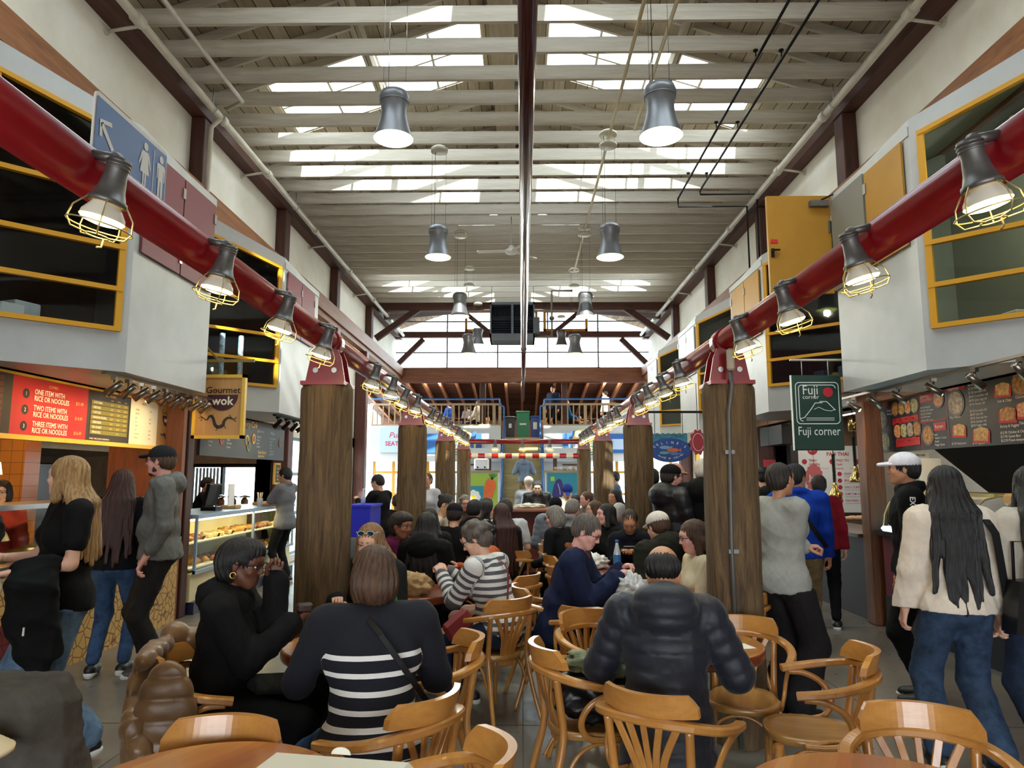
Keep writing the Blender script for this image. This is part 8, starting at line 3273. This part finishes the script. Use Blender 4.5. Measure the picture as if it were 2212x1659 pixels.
person('person with grey hair and grey marl sweater seated with back to the viewer', .52, 8.75, -35, 1.76, True, lean=14, w=1.12, hair=('short', 'grey'), skin='pink', top=tm('grey_marl', (126, 128, 132), n='sweater', collar=1), legs=BLK, res=1)
person('person with wavy grey hair, glasses and black top turned in profile', .47, 7.75, 50, 1.64, True, lean=12, head=(20, -6), hair=('bob', 'grey'), skin='pink', top=tm('black_top', (24, 24, 28), n='top', i=.02), legs=BLK, fem=True, res=1, specs='on')
person('person with brown hair half hidden behind the grey haired pair', .95, 9.3, 100, 1.62, True, hair=('mid', 'brown'), top=tm('grey_cardigan', (100, 96, 100)), legs=BLK, fem=True, res=2)
o, J = person('big grey haired person in navy jacket and glasses with brown collar, eating over the bread', .27, 5.2, -102, 1.78, True, lean=14, w=1.18, belly=.06, head=(-14, -14), skin='pink', hair=('short', 'salt'), top=tm('navy_canvas', (28, 36, 66), i=.032, n='jacket', wr=.009, drop=.12), legs=BLK, res=0, specs='on', hands=[(-.05, .42, .93), (.12, .4, .9)], curl=(.8, .9))
a = surf_part([C(J['up'](.075 * math.cos(a_), -.005 + .075 * math.sin(a_), .525 - .02 * math.sin(a_)), J['up'](.075 * math.cos(a_ + .6), -.005 + .075 * math.sin(a_ + .6), .525 - .02 * math.sin(a_ + .6)), .02) for a_ in [.6 * i for i in range(2, 10)]], .008, .012)
np_obj('brown_collar', [(a[0], a[1], 0, a[2])], [cloth('corduroy_brown', (124, 70, 34))], o)
person('person with smooth black hair, crimson top and black jacket looking aside', .92, 7.8, 124, 1.66, True, head=(-14, 4), skin='pink', hair=('long', 'black'), top=tm('black_blazer', (24, 24, 28), i=.026, n='jacket', collar=1), legs=BLK, fem=True, res=1, hands=[(-.1, .3, .95), (.15, .32, .86)])
o, J = person('person with tied back dark hair looking down at a phone over the red table', 1.08, 7.2, 168, 1.62, True, lean=10, head=(0, -26), skin='tan', hair=('tight', 'dark'), top=tm('navy_hoodie', (26, 30, 44), i=.026, hood=1, n='hoodie'), legs=BLK, fem=True, res=1, hands=[(-.07, .33, .87), (.07, .33, .87)], curl=(.9, .9))
t = thing('mobile_phone', 'mobile phone held in both hands above the red table', 'phone', (1.02, 6.84, .93))
mb = MB()
mb.obox((0, 0, 0), (.14, .012, .07), Matrix.Rotation(.9, 3, 'X'), bev=.004)
mb.build('phone_body', mat('phone_grey', (90, 88, 90), .3, metal=.5), t, world=False)
o, J = person('person from behind in olive parka and reversed off-white cap', 1.22, 5.8, 28, 1.74, True, lean=16, w=1.15, hair=('short', 'brown'), lid=(cloth('cap_offwhite', (222, 214, 204)), cloth('cap_offwhite', (222, 214, 204)), False), top=tm('olive_parka', (58, 58, 44), i=.036, hood=2, n='parka', wr=.009, drop=.16), legs=BLK, res=1)
person('person with straight light brown hair and thin glasses in cream top', 1.27, 5.2, 96, 1.62, True, lean=2, head=(0, -10), skin='pink', hair=('mid', 'brown'), top=dict(m=cloth('cream_jersey', (220, 204, 168)), n='jersey', i=.018), legs=BLK, fem=True, res=1, specs='on')
o, J = person('person from behind in a hooded navy quilted puffer coat, hair thinning at the crown', .62, 3.2, -10, 1.66, True, lean=14, w=1.08, belly=.05, head=(-4, -12), skin='tan', hair=('balding', 'black'), top=dict(m=M_npuf, i=.036, puff=(.012, .07), hood=2, n='puffer_coat', drop=.34, wr=.003), legs=BLK, res=0, hands=[(-.24, .38, .8), (.26, .36, .8)])
# --- standing queue by the sushi side posts
P8_ = person('standing person in black parka and dark cap with tan brim, facing the stalls', 1.46, 7.1, -60, 1.72, head=(-14, 0), skin='pink', hair=('short', 'dark'), lid=(cloth('cap_black', (24, 24, 28)), cloth('brim_tan', (150, 118, 84)), False), top=dict(m=M_bpuf, i=.044, hood=2, n='parka', drop=.2, puff=(.01, .11)), legs=GRT, res=1, specs='on', hands=[(.0, .3, 1.1), (.1, .3, 1.08)])
person('standing bald person with pink scalp in green vest over a blue hoodie', 1.68, 7.9, -50, 1.76, head=(0, -6), skin='pink', hair=None, top=dict(m=cloth('olive_vest', (64, 66, 56), .5), i=.042, hood=1, n='vest', puff=(.012, .09)), legs=GRT, res=1)
person('standing white haired person in black coat with brown hood, back half behind the log post', 1.76, 7.0, -20, 1.78, head=(10, 0), skin='pink', hair=('short', 'white'), top=tm('black_coat', (18, 18, 21), i=.04, hood=2, n='coat', drop=.25), legs=BLK, res=1)
person('person with dark hair mostly hidden behind the black parka', 1.5, 8.3, 0, 1.7, hair=('short', 'black'), top=T_black, legs=BLK, res=2)
person('person with long dark hair in three quarter view between the second and third log posts', 1.32, 10.2, 150, 1.64, True, z0=.12, head=(-20, 0), skin='tan', hair=('long', 'black'), top=T_black, legs=BLK, fem=True, res=2)
person('person with short brown hair and dark scarf by the far log posts', .98, 10.7, 110, 1.72, True, z0=.05, hair=('short', 'brown'), skin='pink', top=tm('tan_coat', (110, 100, 90), i=.03, collar=1), legs=BLK, res=2)
person('person with silver white bob seen from behind near the second log post', 1.18, 8.75, 0, 1.6, True, hair=('bob', 'white'), skin='pink', top=tm('blue_jacket_far', (70, 84, 110), i=.026), legs=BLK, fem=True, res=2)
person('standing person passing in front of the bright side door, face turned aside', 1.75, 13.5, 90, 1.7, hair=('short', 'dark'), top=tm('dusty_blue_top', (90, 104, 130), i=.024), legs=BLK, res=2)
o, J = person('standing person with tied dark hair and pale grey sweater, arms folded, leaning by the log', 1.8, 5.02, -62, 1.7, head=(4, 0), skin='tan', hair=('tight', 'dark'), top=tm('pale_grey_knit', (158, 158, 152), i=.024, n='sweater', wr=.005, drop=.1), legs=dict(m=cloth('charcoal_wide', (52, 48, 50)), i=.03, flare=.03, wr=.006), fem=True, res=0, hands=[(.05, .14, 1.12), (-.12, .17, 1.09)], curl=(.9, .8), lean=-2)
o, J = person('standing person from behind in royal blue zip top and khaki cargo trousers', 2.52, 6.6, -12, 1.72, w=1.1, head=(-46, 4), skin='tan', hair=('short', 'black'), top=tm('royal_blue', (22, 62, 168), i=.02, n='zip_top', collar=1, wr=.006), legs=KHA, res=0, curl=(.5, .6), walk=.35)
strap(o, J, (-.1, .5), (.2, .05), M_black, .02, r=.16)
person('standing person in dark baseball cap with long wavy brown hair queueing at the noodle stall', 2.72, 7.6, 0, 1.74, hair=('long', 'dark'), lid=(cloth('cap_navyblack', (28, 32, 44)), cloth('cap_navyblack', (28, 32, 44)), False), top=tm('dark_green_jacket', (30, 38, 36), i=.03, n='jacket'), legs=BLK, fem=True, res=1)
person('standing person in black cap further back in the noodle queue', 3.05, 9.1, 0, 1.72, hair=('short', 'black'), lid=(M_black, M_black, False), top=T_black, legs=BLK, res=2)
person('standing person in beige bucket cap partly behind the log post', 2.66, 8.4, 10, 1.62, hair=('short', 'grey'), lid=(cloth('cap_sand', (206, 190, 160)), cloth('cap_sand', (206, 190, 160)), False), top=tm('sand_jacket', (150, 140, 120), i=.03), legs=BLK, res=2)
person('standing person with brown ponytail, black and red top at the noodle counter', 3.25, 7.9, -20, 1.62, hair=('tight', 'dark'), top=tm('red_black_top', (130, 20, 34), i=.024, collar=1), legs=BLK, fem=True, res=1)
person('noodle stall worker in white t-shirt with black hair in a bun, head bowed', 4.72, 9.6, 60, 1.62, head=(0, -22), lean=8, skin='asian', hair=('bun', 'black'), top=tm('white_work_tee', (222, 222, 218), i=.022, sleeve=.45, n='t_shirt'), legs=BLK, fem=True, res=1, hands=[(-.15, .35, 1.05), (.15, .35, 1.05)])
o, J = person('standing person in white cap and black jacket by the sushi case', 2.86, 5.35, 62, 1.78, w=1.1, head=(8, 0), skin='tan', hair=('short', 'black'), lid=(cloth('cap_white', (236, 232, 238)), cloth('cap_white', (236, 232, 238)), False), top=tm('black_track', (18, 18, 20), i=.03, n='jacket', collar=1), legs=BLK, res=0)
s0, e, wq, q = J['arms'][0]
d = (e - s0) / np.linalg.norm(e - s0)
vs, fs = text_vf('EXCHANGE AR', .05, bold=.02)
mb = MB()
nrm = np.array([-1, -.2, 0])
nrm = nrm - d * (nrm @ d)
nrm /= np.linalg.norm(nrm)
v2 = np.cross(nrm, d)
mb.add([s0 + d * (x_ + .0) + v2 * (y_ - .02) + nrm * .088 for x_, y_, _ in vs], fs)
mb.build('sleeve_lettering', M_signw, J['shirt'].parent, world=False)
o, J = person('walking person from behind with very long black hair, cream sweatshirt and blue jeans', 2.42, 4.12, -4, 1.66, w=1.04, head=(-6, 2), hair=('xlong', 'black'), top=tm('cream_sweatshirt', (228, 214, 196), i=.034, n='sweatshirt', wr=.006, drop=.04), legs=dict(m=cloth('denim_grey_blue', (58, 78, 104), .8, (36, 48, 66), 12), flare=.03, i=.016), fem=True, res=0, walk=-.45, curl=(.45, .5))
strap(o, J, (.15, .5), (.22, .05), M_black, .02, r=.2)
t = thing('black_shoulder_bag', 'black leather shoulder bag at the hip of the woman in cream sweatshirt', 'bag', (2.68, 3.98, .85))
mb = MB()
mb.prism([(2.58, .78), (2.84, .78), (2.79, 1.05), (2.62, 1.05)], 'y', 3.88, 4.0)
mb.build('bag_body', mat('leather_bag', (20, 19, 18), .35), t)
mb = MB()
mb.tube([(2.63, 3.94, 1.04), (2.66, 3.97, 1.25), (2.74, 3.95, 1.25), (2.78, 3.94, 1.04)], .008, 6)
mb.build('bag_handle', mat('leather_bag', (20, 19, 18), .35), t)
o, J = person('walking person from behind with long black hair and black backpack', 2.86, 4.05, -6, 1.66, hair=('xlong', 'black'), top=tm('cream_knit', (196, 186, 170), i=.024), legs=DEND, fem=True, res=0, walk=.4)
t = thing('black_backpack', 'black backpack worn by the woman at the edge of the view', 'backpack', (2.86, 3.86, 1.1))
mb = MB()
mb.obox((2.87, 3.84, 1.16), (.34, .18, .46), rotz(-.1), bev=.06)
mb.build('pack_body', cloth('pack_black', (20, 20, 24), .7), t)
mb = MB()
mb.obox((2.86, 3.74, 1.06), (.26, .06, .24), rotz(-.1), bev=.03)
mb.build('front_pocket', cloth('pack_black2', (27, 27, 31), .7), t)
# --- wok side: people queueing
o, J = person('standing person in profile with long wavy blonde hair, black t-shirt and pale wide jeans', -2.63, 4.15, 136, 1.72, w=1.15, belly=.03, head=(-44, 2), hair=('long', 'blonde'), top=tm('black_tee', (20, 20, 23), i=.018, sleeve=.36, n='t_shirt', wr=.004, drop=.08), legs=DENW, fem=True, res=0, walk=.5, hands=[(-.2, .28, 1.1), (.06, .34, 1.16)], eh=1, curl=(.3, .6), shoes=(20, 20, 22))
Mo = Matrix.Translation(o.location) @ Matrix.Rotation(o.rotation_euler.z, 4, 'Z')
E_, W_ = Mo @ Vector(J['arms'][0][1]), Mo @ Vector(J['arms'][0][2])
t = thing('black_denim_jacket', 'black jacket draped over the forearm of the blonde woman', 'jacket', W_)
M_bj = cloth('black_denim', (15, 15, 18), .8)
pr = []
for i in range(5):
 p_ = E_.lerp(W_, .3 + .16 * i)
 h_ = .5 - .07 * abs(i - 1) + .05 * (i % 2)
 pr += [C(p_ + Vector((0, 0, .02)), p_ + Vector((.03, -.07, -.08)), .045, .04), C(p_ + Vector((.03, -.07, -.08)), p_ + Vector((.05, -.05, -h_)), .04, .06)]
a = surf_part(pr, .011, .03, .004, wr=.012, seed=9)
a = (a[0] - np.array(W_),) + a[1:]
np_obj('jacket_body', [(a[0], a[1], 0, a[2])], [M_bj], t)
p_ = E_.lerp(W_, .55)
mb = MB()
mb.obox(p_ + Vector((.02, -.135, -.3)), (.03, .004, .042), rotz(-.2))
mb.build('care_label', M_signw, t)
t = thing('paper_leaflet', 'crumpled pale leaflet held by the blonde woman', 'leaflet', W_)
mb = MB()
mb.add([(-.2, .0, -.2), (-.02, -.07, -.22), (-.03, -.05, -.03), (-.2, .01, .0), (-.11, -.07, -.21), (-.1, -.04, -.01)], [(0, 4, 5, 3), (4, 1, 2, 5)])
mb.build('sheet', mat('leaflet', (190, 186, 160), .6, var=.5, vscale=30), t, world=False)
o, J = person('standing person from behind with long reddish brown hair and cream patterned bag strap', -3.38, 6.0, 10, 1.66, w=1.05, head=(8, 0), hair=('xlong', 'auburn'), top=tm('midnight_top', (20, 22, 32), i=.022, n='top'), legs=DEN, fem=True, res=0, shoes=(22, 22, 24), walk=.2)
strap(o, J, (.08, .48), (-.2, .1), mat('strap_cream', (190, 184, 160), .6, var=.9, vscale=30, col2=(30, 30, 30)), .02)
o, J = person('standing bearded person in grey hooded shirt and cap, hands in pockets', -2.95, 5.85, 118, 1.86, w=1.14, belly=.035, head=(-22, 0), skin='pink', hair=('short', 'brown'), lid=(cloth('cap_charcoal', (58, 58, 60)), cloth('cap_brim_dark', (34, 36, 40)), False), top=tm('heather_grey', (112, 112, 108), i=.024, hood=1, n='hooded_shirt', wr=.007, sleeve=.85), legs=GRT, res=0, specs='on', hands=[(-.22, .1, .97), (.24, .1, .97)], curl=(.7, .7), walk=.2, shoes=(66, 62, 60))
P_ = J['P']
a = surf_part([C(P_(.046, .02, -.066), P_(.018, .056, -.09), .02, .022), C(P_(-.046, .02, -.066), P_(-.018, .056, -.09), .02, .022), C(P_(.06, .0, -.02), P_(.046, .02, -.066), .012, .02), C(P_(-.06, .0, -.02), P_(-.046, .02, -.066), .012, .02), C(P_(-.012, .06, -.102), P_(.012, .06, -.102), .024), C(P_(-.018, .082, -.044), P_(.018, .082, -.044), .005), Ell(P_(0, .092, -.056), (.024, .016, .01), neg=True, k=.006)], .005, .012, wr=.003)
np_obj('beard', [(a[0], a[1], 0, a[2])], [hair_m('beard', (84, 54, 38), (48, 30, 22))], o)
w_, R_, q = J['wr'][1]
mb = MB()
mb.tube([w_ + R_ @ np.array([.033 * math.cos(a_), -.015, .028 * math.sin(a_)]) for a_ in [2 * PI * i / 14 for i in range(14)]], .009, 6, closed=True)
mb.build('wristwatch', M_black, o, world=False)
vs, fs = text_vf('REALTREE', .05, bold=.01)
s0, e, wq, q = J['arms'][1]
d = (e - s0) / np.linalg.norm(e - s0)
nrm = np.array([1.0, .25, 0])
nrm = nrm - d * (nrm @ d)
nrm /= np.linalg.norm(nrm)
v2 = np.cross(nrm, d)
mb = MB()
mb.add([s0 + d * (x_ + .04) + v2 * (y_ - .02) + nrm * .082 for x_, y_, _ in vs], fs)
mb.build('sleeve_lettering', M_signw, o, world=False)
person('wok stall worker with black fringe and bob looking over the counter', -4.95, 6.75, -150, 1.56, head=(-6, -4), skin='asian', hair=('bangs', 'black'), top=tm('work_red', (150, 50, 40), i=.02, collar=1), legs=BLK, fem=True, res=1)
person('cafe worker with black hair bent behind the pastry case', -5.0, 11.0, -70, 1.6, lean=10, head=(-10, -14), skin='tan', hair=('tight', 'black'), top=T_black, legs=BLK, fem=True, res=1, hands=[(-.2, .4, 1.1), (.15, .45, 1.12)])
person('standing person in grey polo and dark jeans paying at the cafe counter', -3.66, 11.05, 72, 1.74, head=(14, -6), skin='tan', hair=('short', 'black'), top=tm('grey_polo', (116, 118, 126), i=.024, sleeve=.46, n='polo', drop=.14, collar=1), legs=dict(m=cloth('black_jeans', (40, 42, 46)), i=.01), res=1, hands=[(-.12, .4, 1.14), (.1, .42, 1.14)], shoes=(40, 30, 24))
person('person in black fleece and grey trousers striding in, cropped by the edge', -1.84, 2.2, -88, 1.74, w=1.15, hair=('short', 'black'), top=tm('black_fleece', (18, 18, 20), i=.04, n='fleece', wr=.008, drop=.06), legs=dict(m=cloth('grey_brown_trouser', (76, 72, 66)), i=.06, wr=.01, flare=.03, hi=1), res=0, feet=[(-.1, -.3, .1), (.1, .52, .52)], hands=[(-.3, -.4, 1.0), (.2, -.4, 1.0)])
t = thing('straw_hat', 'ribbed cream straw hat held low at the picture edge', 'hat', atY(-62, 1622, 1.85))
mb = MB()
mb.lathe([(0, .05)] + [(.02 + .0055 * i, .05 - .004 * i + .0022 * (i % 2)) for i in range(14)] + [(.09, -.01), (0, -.012)], (0, 0, 0), 44)
mb.build('brim', mat('straw', (226, 208, 168), .7), t, world=False)
# --- beyond, by the blue desk
person('standing person in black with dark hair bending over the blue desk', -2.02, 10.4, 60, 1.64, lean=8, head=(10, -14), hair=('tight', 'black'), top=T_black, legs=DEND, res=1, hands=[(-.15, .35, 1.25), (.1, .3, 1.2)])
person('seated person in black jacket with bald patch seen from behind near the side windows', -1.95, 11.2, 0, 1.7, True, hair=('short', 'dark'), skin='mid', top=tm('black_jacket_far', (28, 30, 36), i=.03), legs=BLK, res=2)
# --- stairs and gallery
person('person in grey blue hooded sweatshirt and khaki trousers climbing the stairs', .06, 21.6, 0, 1.76, z0=.55, lean=4, hair=('short', 'grey'), top=tm('dusty_blue_hoodie', (112, 128, 152), i=.03, hood=1, n='hoodie'), legs=KHA, res=1, feet=[(-.1, .1, .085), (.1, .35, .3)], hands=[(-.24, .2, 1.2), (.24, .25, 1.2)])
GAL = [(905, 26.5, True, 'grey', (60, 70, 74), 'with silver hair at the gallery end'), (972, 26.2, True, 'black', (30, 80, 170), 'in bright blue at the gallery table'), (1013, 27.4, True, 'black', (140, 140, 150), 'in pale grey at the gallery table'), (1035, 25.6, True, 'dark', (214, 208, 190), 'in off-white coat by the gallery rail'), (930, 26.8, True, 'dark', (150, 60, 60), 'in dull red at the gallery table'), (1195, 25.2, False, 'black', (34, 44, 70), 'in navy jacket standing at the gallery rail'), (1222, 25.4, True, 'dark', (20, 96, 150), 'in teal blue hood by the gallery rail'), (1308, 26.5, False, 'black', (222, 222, 224), 'in white t-shirt standing in the gallery'), (1326, 26.2, True, 'black', (120, 124, 132), 'in grey top below the white t-shirt man'), (1352, 26.4, True, 'white', (90, 110, 150), 'with white hair far along the gallery')]
for px, y, sit_, hc_, c_, lab in GAL:
 X_ = atY(px, 860, y).x
 person('%s person %s' % ('seated' if sit_ else 'upright', lab), X_, y, random.choice((150, 60, -70, 20)), 1.72, sit_, z0=GZ + (.03 if sit_ else .15), hair=('short', hc_), top=dict(m=cloth('gal_%d_%d' % (px, c_[0]), c_), i=.03), legs=BLK, res=2, seat=.5 if sit_ else .45)
for k_, (px, y) in enumerate(((965, 25.6), (1040, 25.9), (1185, 26.0), (1262, 25.8), (1320, 26.0))):
 X_ = atY(px, 900, y).x
 c_ = clone(ch0, (X_, y, GZ), random.uniform(0, 6), 'light wooden armchair on the gallery floor, %s along the rail from the wok side' % nth[k_], 'gallery chairs')
for k_, (px, y) in enumerate(((1000, 26.4), (1255, 26.6))):
 X_ = atY(px, 880, y).x
 t = thing('gallery_table', 'dark square table on the gallery, %s' % ('amid the seated group' if k_ == 0 else 'behind the navy jacket man'), 'table', (X_, y, GZ))
 mb = MB()
 mb.obox((0, 0, .76), (1.2, .8, .05), bev=.01)
 mb.build('table_top', M_dark, t, world=False)
 mb = MB()
 for q in ((-.5, -.3), (.5, -.3), (.5, .3), (-.5, .3)):
  mb.box((q[0] - .03, q[1] - .03, 0), (q[0] + .03, q[1] + .03, .74))
 mb.build('leg_frame', M_dark, t, world=False)
# tan puffer jacket hung over the first armchair
t = thing('tan_puffer_jacket', 'tan brown quilted puffer jacket hanging over the armchair back', 'jacket', (-1.38, 3.42, 0), math.radians(-80))
M_tan = mat('tan_nylon', (134, 98, 60), .38, 0, .35, 8, .12, 40, (1, 1, 1), None, .5, 0, .2)
pr = [Ell((0, -.33, .58), (.26, .045, .27), t0=.58), Ell((.19, -.31, .42), (.11, .035, .24), t0=.42), C((-.19, -.3, .81), (.19, -.3, .81), .03, t0=.8), Ell((.29, -.17, .56), (.035, .12, .26), t0=.56), C((-.2, -.29, .84), (-.29, -.14, .76), .05, .045, t0=.8)]
a = surf_part(pr, .01, .02, .008, puff=(.014, .085), wr=.0015, seed=5)
np_obj('jacket_shell', [(a[0], a[1], 0, a[2])], [M_tan], t)
a = surf_part([C((.28, -.3, .6), (.33, -.22, .42), .055, .055, t0=0), C((.33, -.22, .42), (.3, -.16, .2), .055, .05, t0=.2)], .01, .03, .004, puff=(.016, .08), wr=.006)
np_obj('sleeve', [(a[0], a[1], 0, a[2])], [M_tan], t)
# ================================================================== daylight, lamps and exposure
w = bpy.data.worlds.new('world')
bpy.context.scene.world = w
w.use_nodes = True
bg = w.node_tree.nodes['Background']
bg.inputs[0].default_value = (0.86, 0.93, 1.0, 1)
bg.inputs[1].default_value = 5.0
sd = bpy.data.lights.new('sun', 'SUN')
sd.energy = 8
sd.angle = .012
sd.color = (1, .95, .85)
so = bpy.data.objects.new('sun', sd)
COL.objects.link(so)
so.rotation_euler = Vector((-.06, .78, -.62)).to_track_quat('-Z', 'Y').to_euler()
sc = bpy.context.scene
sc.view_settings.view_transform = 'Standard'
sc.view_settings.look = 'None'
sc.view_settings.gamma = 1
sc.view_settings.exposure = 1.27
sc.view_settings.use_curve_mapping = False
sc.cycles.max_bounces = 6
sc.cycles.diffuse_bounces = 3
sc.cycles.glossy_bounces = 3
sc.cycles.transmission_bounces = 4
sc.cycles.transparent_max_bounces = 10
sc.cycles.sample_clamp_indirect = 6
sc.cycles.caustics_reflective = False
sc.cycles.caustics_refractive = False
sc.cycles.use_adaptive_sampling = True
sc.cycles.adaptive_threshold = .04
# portals at the openings guide the sky light indoors
def portal(loc, size, rot):
 d = bpy.data.lights.new('portal', 'AREA')
 d.shape = 'RECTANGLE'
 d.size, d.size_y = size
 d.cycles.is_portal = True
 o = bpy.data.objects.new('portal', d)
 COL.objects.link(o)
 o.location = loc
 o.rotation_euler = rot
for s in (-1, 1):
 for (ya, yb) in SKY:
  x = RX + s * 2.02
  sl = math.atan2(RZ - EZ, 4.7)
  portal((x, (ya + yb) / 2, roof_z(x) + .2), (3.1, yb - ya), (0, s * sl, 0))
portal((0, 24.8, 6.8), (8.8, 3), (-PI / 2, 0, 0))
portal((0, -7.3, 1.55), (8.8, 3.1), (PI / 2, 0, 0))
